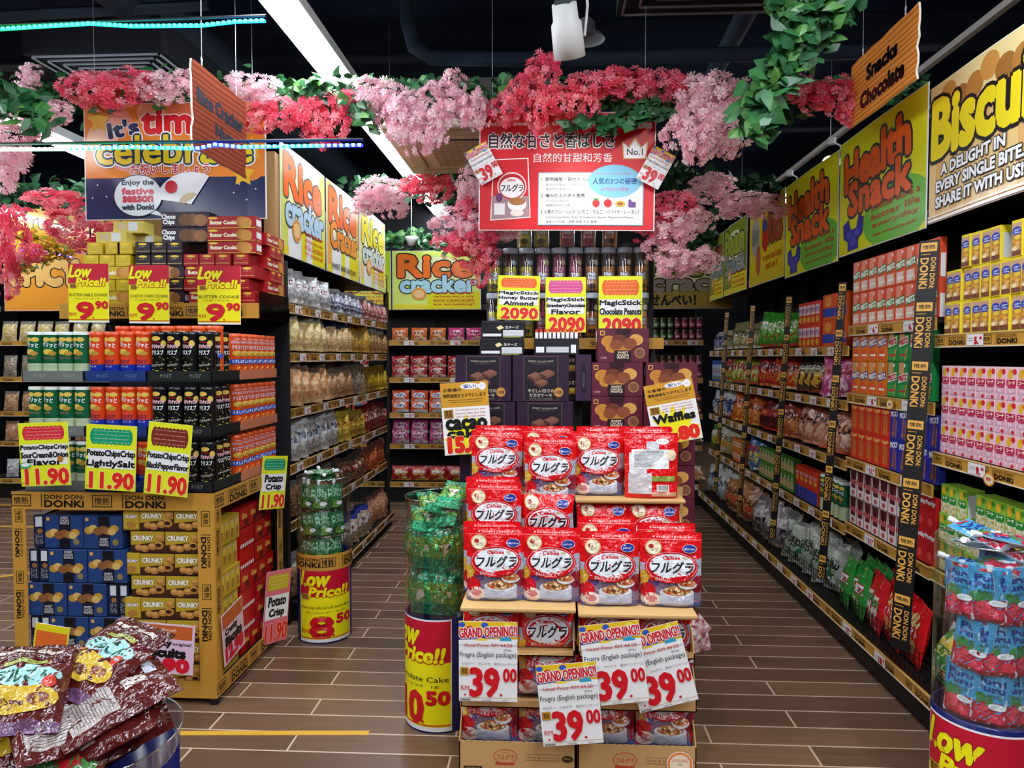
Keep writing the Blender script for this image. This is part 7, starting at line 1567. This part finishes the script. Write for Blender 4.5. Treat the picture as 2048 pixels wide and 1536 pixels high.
# mixed bags in the other bays
def rb(c, c2, word, tc, w=.17, h=.23, t=.09, seed=0, k='film', c3=None, topc=None):
    body = M(c, 'film')
    art = E(0, h * .32, w * .36, h * .2, M(c2, 'film'), 16) + E(w * .1, h * .25, w * .2, h * .1, M(c3 or c2, 'film'), 12) + T(word, 0, h * .6, w * .76, h * .24, M(tc, 'film'), b=.07) + R(-w / 2, 0, w / 2, h * .08, M(c3 or c2, 'film'))
    return bag_mesh('snack_bag', w, h, t, (lambda v: M(topc, 'film') if v > .8 else body) if topc else body, art, seed=seed, nu=10, nv=12, wob=.005, cell=.04)
RB = {
 'A2': [('red snack carton', rbox('snack_pack', .072, .05, .14, '#d83a24', R(-.03, .06, .03, .12, M('#e8d8e0', 'card')) + T('ポテコ', 0, .09, .055, .03, M('#2a3a9c', 'card'), b=.06) + E(0, .03, .025, .02, M('#e8b83a', 'card'), 12)), .075, 2, .14), ('orange and blue snack carton', rbox('snack_pack', .17, .05, .15, '#e2581c', R(-.085, .02, .085, .07, M('#1c44b0', 'card')) + E(0, .11, .05, .03, M('#e89a3a', 'card'), 14)), .175, 2, .15)],
 'A3': [('bright green bag', rb('#35942c', '#7ac04a', 'エビ', '#f0f0e0', .19, .26, .1, 1, c3='#c83a2c'), .15, 1, 0)],
 'A4': [('olive and gold bag', rb('#8a8458', '#c8c0a0', 'チップ', '#3a3420', .18, .22, .09, 2, c3='#e0d8c0'), .13, 1, 0)],
 'A5': [('blue and silver bag', rb('#a8a8b0', '#3a4aa0', '海苔', '#202a5c', .16, .18, .08, 3, c3='#e0e0e4'), .12, 1, 0), ('mixed silver bag', rb('#b0a890', '#5a7a4a', '豆', '#7a2020', .15, .19, .08, 4, c3='#d8c8b0'), .12, 1, 0)],
 'B2': [('dark and yellow bag', rb('#3a2a24', '#d8a83a', 'チーズ', '#e8dcc8', .17, .24, .09, 5, c3='#8a3c24'), .12, 1, 0), ('hot pink bag', rb('#c84a8c', '#e8c0d4', '梅しば', '#a01c2c', .2, .27, .1, 6, c3='#f0dce4'), .125, 1, 0)],
 'B3': [('crimson bag', rb('#a81820', '#d8602c', 'ドリトス', '#1c1414', .19, .26, .1, 7, c3='#e09a3c'), .12, 1, 0), ('orange red bag', rb('#c83c1c', '#e8a03c', 'コーン', '#1c1414', .19, .22, .1, 8, c3='#e8c89a'), .12, 1, 0)],
 'B4': [('lime striped bag', rb('#8a9a2c', '#d8dc8a', '枝豆', '#a82424', .17, .22, .09, 9, c3='#c84a3c'), .12, 1, 0)],
 'B5': [('bright blue snack carton', rbox('snack_pack', .075, .05, .2, '#2c62b0', R(-.03, .05, .03, .16, M('#c8dcf0', 'card')) + T('うまい', 0, .1, .05, .05, M('#c8242c', 'card'), b=.05) + E(0, .03, .02, .015, M('#c8d83a', 'card'), 10)), .08, 1, .2), ('red and olive bag', rb('#a8483c', '#c8b84a', '柿', '#402018', .16, .2, .08, 10), .12, 1, 0)],
 'C2': [('pink tan bag', rb('#b8705c', '#e0b8a0', 'ビーノ', '#1c1414', .2, .25, .09, 11, c3='#d89a7a'), .125, 1, 0), ('salmon bag', rb('#c07a60', '#e8c8b0', 'とんがり', '#2a1814', .19, .25, .09, 12, c3='#c84a3c'), .13, 1, 0)],
 'C3': [('dark red and black bag', rb('#6a1c1c', '#1c1a1c', '激辛', '#d83a2c', .19, .2, .09, 13, c3='#c82c24'), .12, 1, 0), ('rust bag', rb('#a84a2c', '#d88a4c', 'カラムーチョ', '#2a1010', .19, .24, .09, 14), .125, 1, 0)],
 'C4': [('orange bag', rb('#c85a1c', '#e89a4a', 'キャラメル', '#5a1c10', .19, .24, .1, 15, c3='#e8b84a'), .125, 1, 0)],
 'C5': [('white and navy bag', rb('#c8ccd0', '#2a3c88', '塩', '#1c2c6c', .17, .22, .09, 16, c3='#a8541c'), .12, 1, 0)],
 'D2': [('red and blue tall crisp pack', rbox('snack_pack', .075, .06, .205, '#d83c24', R(-.038, 0, .038, .08, M('#1c44b0', 'card')) + E(0, .13, .025, .015, M('#e8b04a', 'card'), 12) + T('チップ', 0, .16, .06, .025, WHT, b=.05)), .079, 1, .2), ('green and cream crisp can', CANS['green'], .07, 1, .2)],
 'D3': [('green and beige snack carton', rbox('snack_pack', .07, .05, .11, '#4a8a34', R(-.035, .02, .035, .07, M('#c8b088', 'card')) + T('豆', 0, .085, .03, .02, WHT, b=.04)), .073, 2, .11)],
 'D4': [('orange and white snack carton', rbox('snack_pack', .06, .05, .1, '#d8762c', R(-.03, .03, .03, .07, M('#e8d8c0', 'card')) + E(0, .05, .015, .012, M('#c83a1c', 'card'), 10)), .063, 2, .1), ('blue and yellow bag', rb('#2c6ab0', '#e0d03a', 'ポテト', '#c82424', .19, .25, .1, 17, c3='#e8e8e8'), .125, 1, 0)],
 'D5': [('green bag', rb('#3a7a2c', '#c8b83a', '野菜', '#e8e8d8', .18, .24, .1, 18, c3='#8a5a2c'), .12, 1, 0), ('white and yellow bag', rb('#c0bca8', '#c89a2c', 'ポップ', '#5a3a1c', .18, .24, .1, 19), .12, 1, 0)],
 'E2': [('clear silver and green bag', rb('#9aa49a', '#2c6a44', '茎わかめ', '#1c2420', .2, .26, .1, 20, c3='#d8dcd8'), .125, 1, 0)],
 'E3': [('black and white patterned bag', rb('#8a8488', '#2a2438', '黒糖', '#e0dce0', .19, .25, .1, 21, c3='#c8b8a0'), .12, 1, 0)],
 'E4': [('tan and orange bag', rb('#b07a4c', '#c83c24', 'アーモンド', '#3a1c10', .18, .25, .1, 22, c3='#d8b07a'), .12, 1, 0)],
 'E5': [('white and pale blue bag', rb('#ccd0d0', '#9ab0c8', '小魚', '#2a3a5c', .17, .25, .1, 23, c3='#b87a3c'), .12, 1, 0)]}
BAYN = {2: 'second bay', 3: 'third bay', 4: 'fourth bay', 5: 'last bay'}
for bay, (lb_, yf, W, lv) in zip((1, 2, 3, 4, 5), SEC[1:]):
    if bay == 1: continue
    for si, L_ in enumerate('ABCDE'):
        kinds_ = RB[L_ + str(bay)]; y = yf - .012; n = len(kinds_); seg = (W - .03) / n
        # the first kind listed sits nearer the back of the shop
        for j, (nm, me, stp, rows, rh) in enumerate(kinds_):
            if bay == 2 and L_ in 'AD': j2 = j
            y = yf - .012 - seg * j; end = yf - .012 - seg * (j + 1); i = 0
            m_ = int(seg / stp)
            for i in range(m_):
                for r_ in range(rows):
                    box = rh > 0
                    thing('snack_pack' if box else 'snack_bag', '%s, %s of right run, %s shelf, %s%s from far side' % (nm, BAYN[bay], SH[si] if si < 4 else 'bottom', ('lower ', 'upper ')[r_] + 'row, ' if rows > 1 else '', NTH[i + 1]), 'snack carton' if box else 'snack bag', me,
                          loc=((RX + .045 if box else RX + .06 - (.05 if si == 4 else 0) + rnd.uniform(-.01, .01)), y - stp * (i + .5), lv[si] + (.002 if box else .014) + r_ * (rh + .001)), rot=(0, 0, RZ) if box else (-.1 - rnd.uniform(0, .25), rnd.uniform(-.12, .12), RZ + rnd.uniform(.05, .75)), scale=(1, 1, 1) if box else (rnd.uniform(.95, 1.12), 1, min(rnd.uniform(.92, 1.1), ((lv[si - 1] if si else 2.03) - lv[si] - .055) / max(v.co.z for v in me.vertices))), group='packets on the right run, %s, %s shelf' % (BAYN[bay], SH[si] if si < 4 else 'bottom'))
                    if not box and si == 4:
                        thing('snack_bag', '%s in the second line of the bottom shelf, %s of the right run, %s from the far side' % (nm, BAYN[bay], NTH[i + 1]), 'snack bag', me, loc=(RX + .07, y - stp * (i + .4), lv[si] + .03), rot=(-.3, rnd.uniform(-.2, .2), RZ + rnd.uniform(-.4, .2)), group='packets on the right run, %s, bottom shelf' % BAYN[bay])
# green carton boxes seen in bay three, dark stock above the posters
# price tags on the right run
PT = [['6.40', '6.90'], ['8.50', '8.60'], ['11.50', '8.60'], ['11.50', '9.90'], ['17.50', '18.90']]
for si, z in enumerate(LV1): tags('%s rail of the stick snack bay' % SH[min(si, 5)] if si < 4 else 'bottom rail of the stick snack bay', RX, [3.72, 3.36], z, RZ, PT[si], .1 if si == 4 else 0)
for si, z in enumerate(LVN): tags('%s rail of the butter biscuit bay' % (SH[si] if si < 3 else 'bottom'), RX, [2.86 if si == 0 else 2.83, 2.45], z, RZ, [['5.40', '5.40'], ['9.90', '9.90'], ['9.90', '9.90'], ['18.90', '21.50']][si], .1 if si == 3 else 0)
for bay, (lb_, yf, W, lv) in zip((2, 3, 4, 5), SEC[2:]):
    for si, z in enumerate(lv): tags('%s rail of the %s on the right run' % (SH[si] if si < 4 else 'bottom', BAYN[bay]), RX, [yf - .06, yf - .33, yf - .6], z, RZ, ['7.90', ['6.40', '11.50', '9.90', '11.90', '4.90'][si], ['7.50', '8.90', '12.90', '11.90', '21.50'][si]], .1 if si == 4 else 0)
# posters on the right run
def rp(label, y0, y1, art_fn, z0=2.05, h=.6, X=RX - .012):
    w = abs(y1 - y0); poster(label, w, h, art_fn(w, h), (X, (y0 + y1) / 2, z0), rz=RZ)
rp('large biscuit poster with yellow letters at the far right of the photo', 3.155, 2.30, biscuit_art, 2.055, .56)
rp('large yellow health snack poster, nearest one on the right run', 4.10, 3.175, health_art, 2.045, .61)
rp('second health snack poster with orange letters, behind the nearest one', 5.02, 4.12, health_art, 2.03, .61)
rp('yellow poster with red letters and a pale oval, third health style poster', 5.9, 5.04, lambda w, h: R(-w / 2, 0, w / 2, h, M('#d8c018', 'gloss')) + E(-w * .3, h * .62, w * .14, h * .26, M('#a8a098', 'gloss')) + T('せんべい', -w * .3, h * .62, w * .2, h * .2, DB, b=.04) + E(-w * .2, h * .3, w * .08, h * .2, M('#b85a3c', 'gloss')) + T('Nuts', w * .2, h * .66, w * .5, h * .4, M('#a8482c', 'gloss'), b=.055, out=DB, ow=.01) + E(w * .02, h * .5, w * .06, h * .14, M('#d02820', 'gloss')) + E(0, h * .7, w * .05, h * .07, M('#2848b0', 'gloss')) + T('so good and tasty\nsnack on it!', w * .2, h * .25, w * .5, h * .2, M('#c86018', 'gloss'), b=.03))
rp('olive poster with green letters near the back of the right run', 6.75, 5.98, lambda w, h: rice_art(w, h, '#8a9a2c', '#a8b43c', '#9aa0a8', ('Bean', 'Snack')))
rp('olive poster with grey letters at the back end of the right run', 7.34, 6.78, lambda w, h: rice_art(w, h, '#98a034', '#b84a3c', '#98a0a8', ('Corn', 'Chips')))

# ================================================================== blossoms and ivy
def blossom_mesh(cols, n, seed, fs=.031, flat=1.0):
    rnd = random.Random(seed); b = MB(); ms = [M(c, 'petal') for c in cols]
    for k in range(n):
        # flowers sit on the skin and inside of a lumpy cluster of unit radius .115
        th, ph = rnd.uniform(0, 2 * PI), math.acos(rnd.uniform(-1, 1)); rr = .115 * (rnd.random() ** .28) * (1 + .12 * math.sin(3 * th) * math.sin(2 * ph))
        c = Vector((rr * math.sin(ph) * math.cos(th), rr * math.sin(ph) * math.sin(th) * .75, rr * math.cos(ph)))
        nrm = (c + Vector((rnd.uniform(-.06, .06), rnd.uniform(-.1, .02), rnd.uniform(-.05, .05)))).normalized()
        u = nrm.cross(Vector((.3, .2, 1))).normalized(); v = nrm.cross(u); s = fs * rnd.uniform(.75, 1.2); a0 = rnd.uniform(0, 6.3); m = ms[rnd.randrange(len(ms))]
        for ring, (rs, lift) in enumerate(((1, .25), (.62, .6))):
            for q in range(5):
                a = a0 + ring * .6 + q * 2 * PI / 5; P = []
                for (ra, da, lf) in ((.08, 0, 0), (.62, -.42, .5), (.95, -.34, .8), (.86, 0, .62), (1.0, .3, .95), (.62, .42, .5)):
                    aa = a + da + rnd.uniform(-.07, .07); r_ = s * rs * ra
                    P.append(c + u * (r_ * math.cos(aa)) + v * (r_ * math.sin(aa)) + nrm * (s * (lift * lf + rnd.uniform(-.06, .12) + ring * .12)))
                b.add(P, [(0, 1, 2, 3), (0, 3, 4, 5)], m)
    return b.mesh('blossoms')
PINK = ['#fbdbe3', '#fdeaee', '#f8c6d4', '#fad2dc']; CORAL = ['#f4708a', '#f998a6', '#ea5874', '#fab0ba']; MAPLE = ['#e0b030', '#d8842c', '#e8c850', '#9aa03c']
PM = [blossom_mesh(PINK, 62, s) for s in (1, 2, 3)]; CM_ = [blossom_mesh(CORAL, 62, s) for s in (4, 5, 6)]
leafm = [M('#24562e', 'card'), M('#336c3c', 'card'), M('#1a4024', 'card'), M('#558a44', 'card')]
def leaf(b, c, d, nrm, s, m):
    d = d.normalized(); u = d.cross(nrm)
    if u.length < .01: u = d.cross(Vector((1, 0, 0)))
    u.normalize(); n = u.cross(d).normalized()
    L = [(0, 0), (-.1, .34), (.3, .5), (.5, .38), (1, 0)]
    ctr = [c + d * (s * t) + n * (s * .06 * math.sin(t * 3)) for t in (0, .3, .62, 1)]
    for sg in (1, -1):
        o = [c + d * (s * x) + u * (s * y * sg) - n * (s * y * .35) for x, y in L[1:4]]
        P = [ctr[0], o[0], o[1], o[2], ctr[3], ctr[2], ctr[1]]
        f = [(0, 1, 2, 6), (6, 2, 3, 5), (5, 3, 4)]
        b.add(P, f if sg < 0 else [q[::-1] for q in f], m, True)
def garland(label, pts, n, spread=.06, size=(.035, .07), seed=0, cols=(0, 0, 1, 2, 1, 3), drop=.0, cat='garland'):
    rnd = random.Random(seed + 50); P = [Vector(p) for p in pts]; t = thing('hanging_ivy', label, cat, loc=P[0]); o = P[0].copy(); P = [p - o for p in P]
    ls = [0]
    for a, c in zip(P, P[1:]): ls.append(ls[-1] + (c - a).length)
    b = MB(); v = MB()
    def at(q):
        for i in range(len(P) - 1):
            if q <= ls[i + 1] + 1e-9: return P[i].lerp(P[i + 1], (q - ls[i]) / max(ls[i + 1] - ls[i], 1e-6))
        return P[-1]
    for k in range(n):
        c = at(rnd.random() * ls[-1]) + Vector((rnd.gauss(0, spread * .6), rnd.gauss(0, spread * .6), rnd.gauss(0, spread * .7) - abs(rnd.gauss(0, drop))))
        leaf(b, c, Vector((rnd.uniform(-1, 1), rnd.uniform(-.8, .4), rnd.uniform(-1, .35))), Vector((rnd.uniform(-.6, .6), -1, rnd.uniform(0, 1))), rnd.uniform(*size), leafm[cols[rnd.randrange(len(cols))]])
    K = max(8, int(ls[-1] / .06)); v.tube([at(ls[-1] * i / K) + Vector((0, rnd.uniform(-.012, .012), rnd.uniform(-.015, .015))) for i in range(K + 1)], .0035, M('#4a5a2c', 'matte'), 5)
    for k in range(int(ls[-1] * 5)):
        c = at(rnd.random() * ls[-1]); v.tube([c, c + Vector((rnd.uniform(-.05, .05), rnd.uniform(-.03, .03), rnd.uniform(-.12, .03)))], .0018, M('#4a5a2c', 'matte'), 4)
    O('leaves', b, t); O('vine', v, t)
    return t
YG = 3.58
def line(pp, Y): return [AY(x, y, Y) for x, y in pp]
garland('main ivy garland crossing above the banner, left half of the shop', line([(-40, 190), (80, 175), (260, 168), (480, 178), (700, 185)], YG + .12), 620, .055, drop=.05)
garland('main ivy garland crossing above the red poster', line([(690, 185), (860, 170), (1000, 178), (1150, 180), (1330, 175), (1540, 190)], YG + .05), 560, .05, drop=.03, seed=1)
garland('ivy garland continuing from the red poster to the orange wooden sign', line([(1500, 195), (1620, 165), (1760, 160), (1900, 190)], YG + .1), 240, .05, drop=.05, seed=2, cols=(0, 2, 2, 1))
garland('leafy vine hanging from the ceiling at the upper right, beside the orange sign', line([(1690, -20), (1620, 40), (1590, 110), (1520, 190), (1515, 260)], 2.9), 330, .055, (.05, .085), seed=3, cols=(0, 1, 1, 3, 0))
garland('second leafy vine strand at the upper right corner of the ceiling', line([(1560, -20), (1590, 60), (1640, 60)], 2.9), 150, .05, (.05, .08), seed=4, cols=(0, 1, 1, 3))
garland('dark ivy garland behind the celebration banner at mid height', line([(-30, 385), (180, 392), (400, 400), (520, 395)], 5.4), 420, .07, (.05, .09), seed=5, cols=(0, 2, 2))
garland('ivy garland hung low behind the long tube light', line([(700, 375), (800, 372), (960, 380)], 5.4), 150, .06, (.045, .08), seed=6, cols=(0, 2, 1))
garland('bright ivy garland above the back wall rice cracker poster', line([(745, 478), (830, 476), (960, 492)], 7.1), 200, .06, (.05, .09), seed=7, cols=(0, 1, 1, 3))
garland('dark ivy garland right of the red poster, above the grey letter poster', line([(1330, 345), (1420, 375), (1560, 385)], 5.2), 260, .07, (.05, .09), seed=8, cols=(0, 2, 2))
garland('ivy garland at the back over the cracker poster with grey letters', line([(1330, 470), (1400, 478), (1425, 465)], 7.0), 190, .07, (.05, .09), seed=9, cols=(0, 2, 1))
garland('small ivy sprig hanging in front of the red poster near its top', line([(1140, 235), (1200, 245), (1260, 240), (1290, 215)], 3.5), 60, .03, (.04, .07), seed=10, cols=(0, 1, 0))
garland('ivy sprig trailing at the right side of the red poster', line([(1280, 200), (1310, 215), (1350, 225)], 3.5), 40, .03, (.04, .06), seed=11, cols=(0, 1, 0))
garland('large ivy leaves hanging at the left edge above the tube light', line([(-20, 180), (40, 195), (75, 235)], 3.1), 90, .05, (.055, .085), seed=12, cols=(0, 1, 0, 3))
garland('fresh ivy leaves beside the long tube light', line([(560, 195), (640, 165), (745, 240)], 3.5), 80, .04, (.045, .075), seed=13, cols=(1, 1, 0, 3))
SPR = [  # px, py, radius px, squash x, squash z, depth, colour, words
 (60, 150, 26, 1.2, .8, 3.6, 'P', 'tiny sprig at the upper left edge of the garland'), (70, 240, 44, 1.2, .9, 3.3, 'P', 'beside the tube light at upper left'), (25, 300, 48, .9, 1.0, 3.3, 'P', 'at the left border below the tube light'), (40, 200, 34, 1, .9, 3.45, 'P', 'just under the upper left leaves'), (110, 228, 30, 1.3, .8, 3.4, 'P', 'between the left tube light and the banner corner'),
 (8, 345, 34, .8, 1.2, 3.3, 'P', 'lowest on the left border'),
 (165, 178, 40, 1.2, .8, 3.5, 'C', 'at the top left corner of the banner'), (215, 190, 42, 1.2, .8, 3.45, 'C', 'over the banner top, left part'), (265, 172, 36, 1.3, .8, 3.5, 'C', 'over the banner top, next to the pale cluster'), (190, 160, 28, 1.5, .7, 3.55, 'C', 'highest one over the banner'),
 (320, 178, 34, 1.2, .9, 3.5, 'P', 'over the middle of the banner top'), (370, 168, 30, 1.1, .8, 3.5, 'P', 'left of the brown wooden sign'), (475, 175, 34, 1.2, .8, 3.5, 'P', 'right of the brown wooden sign'), (525, 185, 36, 1.2, .8, 3.5, 'P', 'above the gap right of the banner'),
 (520, 235, 34, 1.3, .8, 3.5, 'C', 'right of the brown sign, lower'), (570, 225, 36, 1, .9, 3.5, 'C', 'left of the long tube light'), (615, 235, 38, 1.0, 1.0, 3.5, 'C', 'right against the long tube light'), (665, 240, 40, .9, 1.0, 3.5, 'C', 'over the blue light strip end'), (640, 270, 28, 1, .9, 3.5, 'C', 'just above the blue light strip'), (690, 215, 26, .9, 1.3, 3.5, 'C', 'touching the lit tube'),
 (105, 405, 36, 1.6, .6, 4.2, 'C', 'floating left of the banner at mid height'), (150, 455, 44, 1.2, .9, 4.2, 'C', 'left of the banner bottom'), (15, 480, 40, .9, 1.7, 4.2, 'C', 'large one at the left border above the posters'), (15, 555, 30, .8, 1.3, 4.2, 'C', 'hanging low at the left border'), (60, 505, 32, 1.4, .7, 4.3, 'C', 'beside the yellow maple leaves'), (225, 462, 22, 1, .8, 4.2, 'C', 'small one under the banner corner'),
 (735, 190, 34, 1.0, .9, 3.5, 'P', 'just right of the tube light, at the garland'), (775, 205, 38, 1.0, 1.1, 3.5, 'P', 'left of the air conditioner'), (800, 245, 38, 1.0, 1.1, 3.45, 'P', 'in front of the air conditioner, left'), (840, 270, 34, .9, 1.1, 3.45, 'P', 'in front of the air conditioner grille'), (820, 215, 36, 1.1, .9, 3.5, 'P', 'middle of the pale bunch by the air conditioner'), (868, 255, 30, .9, 1.3, 3.45, 'P', 'right hanging tip by the air conditioner'), (905, 180, 34, .9, 1.0, 3.5, 'P', 'upper one left of the red poster'), (915, 215, 36, 1.1, .9, 3.5, 'P', 'left of the red poster top'), (950, 220, 32, .9, 1.2, 3.48, 'P', 'touching the top left of the red poster'), (870, 185, 24, 1.2, .8, 3.5, 'P', 'small one above the air conditioner'),
 (1010, 215, 36, 1.0, .9, 3.48, 'C', 'at the top left corner of the red poster'), (1050, 185, 38, 1.0, .9, 3.5, 'C', 'left of the spotlight rail'), (1085, 150, 36, 1.0, 1.0, 3.5, 'C', 'highest one beside the spotlight rail'), (1070, 220, 30, .8, 1.4, 3.46, 'C', 'hanging down over the poster writing'), (1105, 205, 34, 1.0, .9, 3.48, 'C', 'under the spotlight rail'), (1140, 200, 32, 1, .9, 3.48, 'C', 'right below the spotlight rail'), (1175, 172, 34, 1.1, .9, 3.5, 'C', 'right of the spotlight rail'), (1225, 165, 36, 1.2, .8, 3.5, 'C', 'over the middle right of the red poster'), (1270, 172, 34, 1.1, .8, 3.5, 'C', 'further right over the red poster'), (1320, 165, 36, 1.2, .8, 3.5, 'C', 'over the right corner of the red poster'), (1355, 175, 30, 1.0, .8, 3.5, 'C', 'joining the big pale bunch'), (1180, 205, 24, .8, 1, 3.47, 'C', 'small one dangling right of the spotlight rail'),
 (1390, 190, 40, 1, .9, 3.45, 'P', 'top left of the big pale bunch'), (1430, 200, 46, 1.1, 1.0, 3.4, 'P', 'centre of the big pale bunch'), (1480, 205, 40, 1.1, .9, 3.4, 'P', 'right of the big pale bunch'), (1400, 245, 42, 1.1, 1.0, 3.4, 'P', 'middle left of the big pale bunch'), (1450, 260, 42, 1.1, 1.0, 3.4, 'P', 'lower middle of the big pale bunch'), (1360, 265, 34, 1.0, .9, 3.42, 'P', 'by the small price card'), (1395, 290, 36, .9, 1.0, 3.4, 'P', 'lower left tip of the big pale bunch'), (1455, 295, 26, .9, .9, 3.4, 'P', 'lower tip of the big pale bunch'), (1520, 215, 24, 1.3, .8, 3.45, 'P', 'rightmost of the big pale bunch'),
 (1595, 175, 30, 1, .9, 3.5, 'C', 'left part right of the hanging vine'), (1630, 195, 36, 1.1, .8, 3.5, 'C', 'middle part right of the hanging vine'), (1680, 195, 36, 1.1, .9, 3.5, 'C', 'next to the orange sign'), (1695, 225, 26, .8, .9, 3.5, 'C', 'lowest next to the orange sign'),
 (830, 372, 30, 1.4, .7, 4.6, 'C', 'small row behind the lower tube light'), (870, 380, 30, 1.4, .8, 4.6, 'C', 'right of the lower tube light'), (760, 385, 36, 1.4, .8, 4.3, 'P', 'left of the lower tube light'), (730, 410, 26, 1.2, .8, 4.3, 'P', 'above the pale rice cracker poster'), (790, 410, 28, 1, .9, 4.3, 'P', 'crossing the lower tube light'), (940, 375, 30, .9, 1.2, 3.75, 'P', 'left edge of the red poster, middle'), (935, 420, 26, .9, 1.0, 3.75, 'C', 'left edge of the red poster, lower'), (905, 445, 34, 1.2, .8, 3.75, 'P', 'lower left of the red poster, outer'), (950, 455, 34, 1.1, .8, 3.72, 'P', 'lower left corner of the red poster'), (910, 490, 34, 1.3, .8, 3.75, 'C', 'over the rice cracker poster corner, left'), (955, 500, 36, 1.1, 1.1, 3.72, 'C', 'against the clear stick tubes, left'), (965, 470, 30, 1.2, .7, 3.7, 'C', 'under the left corner of the red poster'), (1010, 465, 26, 1.2, .7, 3.7, 'P', 'at the stick tubes under the red poster'), (960, 540, 26, .8, 1.2, 3.74, 'C', 'hanging lowest left of the stick tubes'),
 (1350, 405, 32, 1.2, .8, 3.7, 'C', 'right edge of the red poster, middle'), (1330, 430, 26, 1, .8, 3.7, 'C', 'right edge of the red poster, lower'), (1300, 465, 30, 1.1, .7, 3.7, 'C', 'under the right corner of the red poster'), (1345, 455, 38, 1.2, .9, 3.68, 'P', 'bright one right of the red poster corner'), (1390, 440, 30, 1.2, .8, 3.68, 'P', 'bright one further right of the red poster'), (1330, 490, 34, 1.2, .8, 3.7, 'P', 'bright one at the stick tubes, upper right'), (1350, 525, 36, 1.2, .8, 3.68, 'P', 'bright one at the stick tubes, right'), (1400, 520, 32, 1.3, .8, 3.68, 'P', 'bright rightmost one near the grey letter poster'), (1430, 385, 32, 1.6, .7, 4.7, 'P', 'faded one behind, middle right'), (1490, 410, 34, 1.6, .7, 4.7, 'P', 'faded one below the track light'), (1420, 370, 26, 1.6, .8, 4.8, 'P', 'faded one highest at middle right'), (1540, 415, 26, 1.4, .8, 4.8, 'P', 'faded one nearest the second track light')]
for i, (px, py, r, sx, sz, Y, c, wds) in enumerate(SPR):
    R_ = r / F * Y / .115
    t = thing('hanging_blossoms', '%s silk blossom cluster, %s' % ('pale pink' if c == 'P' else 'coral red', wds), 'artificial flowers', loc=AY(px, py, Y), rz=0, group='silk blossom clusters on the garlands')
    t.rotation_euler = (0, 0, (i * 1.3) % 1.2 - .6)
    t.scale = (R_ * sx * 1.08, R_, R_ * sz * 1.08)
    O('blossoms', (PM if c == 'P' else CM_)[i % 3], t)
    v = MB(); v.tube([(0, .02, .1), (.02, .03, .03), (-.01, .02, -.03), (.01, .02, -.09)], .003, M('#4a3a2c', 'matte'), 5); v.tube([(-.1, .03, .02), (0, .02, .02), (.1, .02, .0)], .0025, M('#4a3a2c', 'matte'), 5)
    O('twig', TWIG if i else (TWIG := v.mesh('twig')), t)
garland('yellow and orange maple leaf garland at the far left', line([(20, 470), (80, 478), (130, 505), (60, 530), (20, 540)], 4.6), 10, .05, seed=20)
mm = blossom_mesh(MAPLE, 60, 9, .03)
for i, (px, py, r) in enumerate(((55, 470, 24), (95, 485, 28), (130, 500, 22), (50, 530, 20), (90, 515, 18))):
    R_ = r / F * 4.6 / .115
    t = thing('hanging_maple_bunch', 'yellow orange silk maple leaf cluster at the far left, %s from the left' % NTH[i + 1], 'artificial leaves', loc=AY(px, py, 4.6), scale=(R_ * 1.2, R_, R_ * .8), group='silk maple leaf clusters'); O('leaf_bunch', mm, t)

# small round pop tags clipped on rails
for i, (y, z, c, wd) in enumerate(((3.99, 1.62, '#d8305a', 'at the top shelf behind the stick snacks'), (3.45, 1.28, '#e8b83a', 'on the second rail of the stick snack bay'), (2.68, 1.06, '#e8a03a', 'on the second rail of the biscuit bay'), (4.1, .95, '#e05a8a', 'by the third shelf ribbon'))):
    b = MB(); b.lathe([(.033, -.002), (.033, .002)], 20, M(c, 'card')); b2 = MB()
    b2.pr(E(0, 0, .033, .024, M(c, 'card'), 20) + E(0, .0, .026, .018, M('#f2e2c0', 'card'), 18) + T('NEW', 0, 0, .03, .012, M('#c02030', 'card'), b=.05), front(-.001), h0=.0004); b2.pr(E(0, 0, .033, .024, M(c, 'card'), 20), front(0), h0=0)
    thing('shelf_talker', 'small round pop tag clipped ' + wd, 'price tag', b2, loc=(RX - .022 if i != 3 else RX - .03, y, z), rz=RZ)

# ================================================================== camera, world
cam = bpy.data.cameras.new('camera'); co = bpy.data.objects.new('camera', cam); PEND.append(co)
co.location = EYE; co.rotation_euler = (PI / 2 - PIT, 0, YAW)
cam.sensor_width = 36; cam.lens = F / 2048 * 36; cam.clip_start = .05
w = bpy.data.worlds.new('world'); bpy.context.scene.world = w; w.use_nodes = True
w.node_tree.nodes['Background'].inputs[0].default_value = (.02, .03, .05, 1); w.node_tree.nodes['Background'].inputs[1].default_value = 1
for o in PEND: bpy.context.scene.collection.objects.link(o)
sc = bpy.context.scene; sc.camera = co
vs = sc.view_settings; sc.display_settings.display_device = 'sRGB'; vs.view_transform = 'Standard'; vs.look = 'None'; vs.gamma = 1; vs.use_curve_mapping = False; vs.exposure = EXPO
sc.cycles.max_bounces = 6; sc.cycles.transparent_max_bounces = 16; sc.cycles.sample_clamp_indirect = 6; sc.cycles.caustics_reflective = False; sc.cycles.caustics_refractive = False
import sys as _s
for k, v in LABELS.items():
    n = len(k.split())
    if len(v) > 1: print('DUPLABEL', len(v), k)
    n = len(re.findall(r'[A-Za-z0-9]+', k))
    if n < 4 or n > 16: print('LEN', n, k)
print('objects', len(PEND), 'things', sum(len(v) for v in LABELS.values()), 'verts', sum(len(m.vertices) for m in bpy.data.meshes))
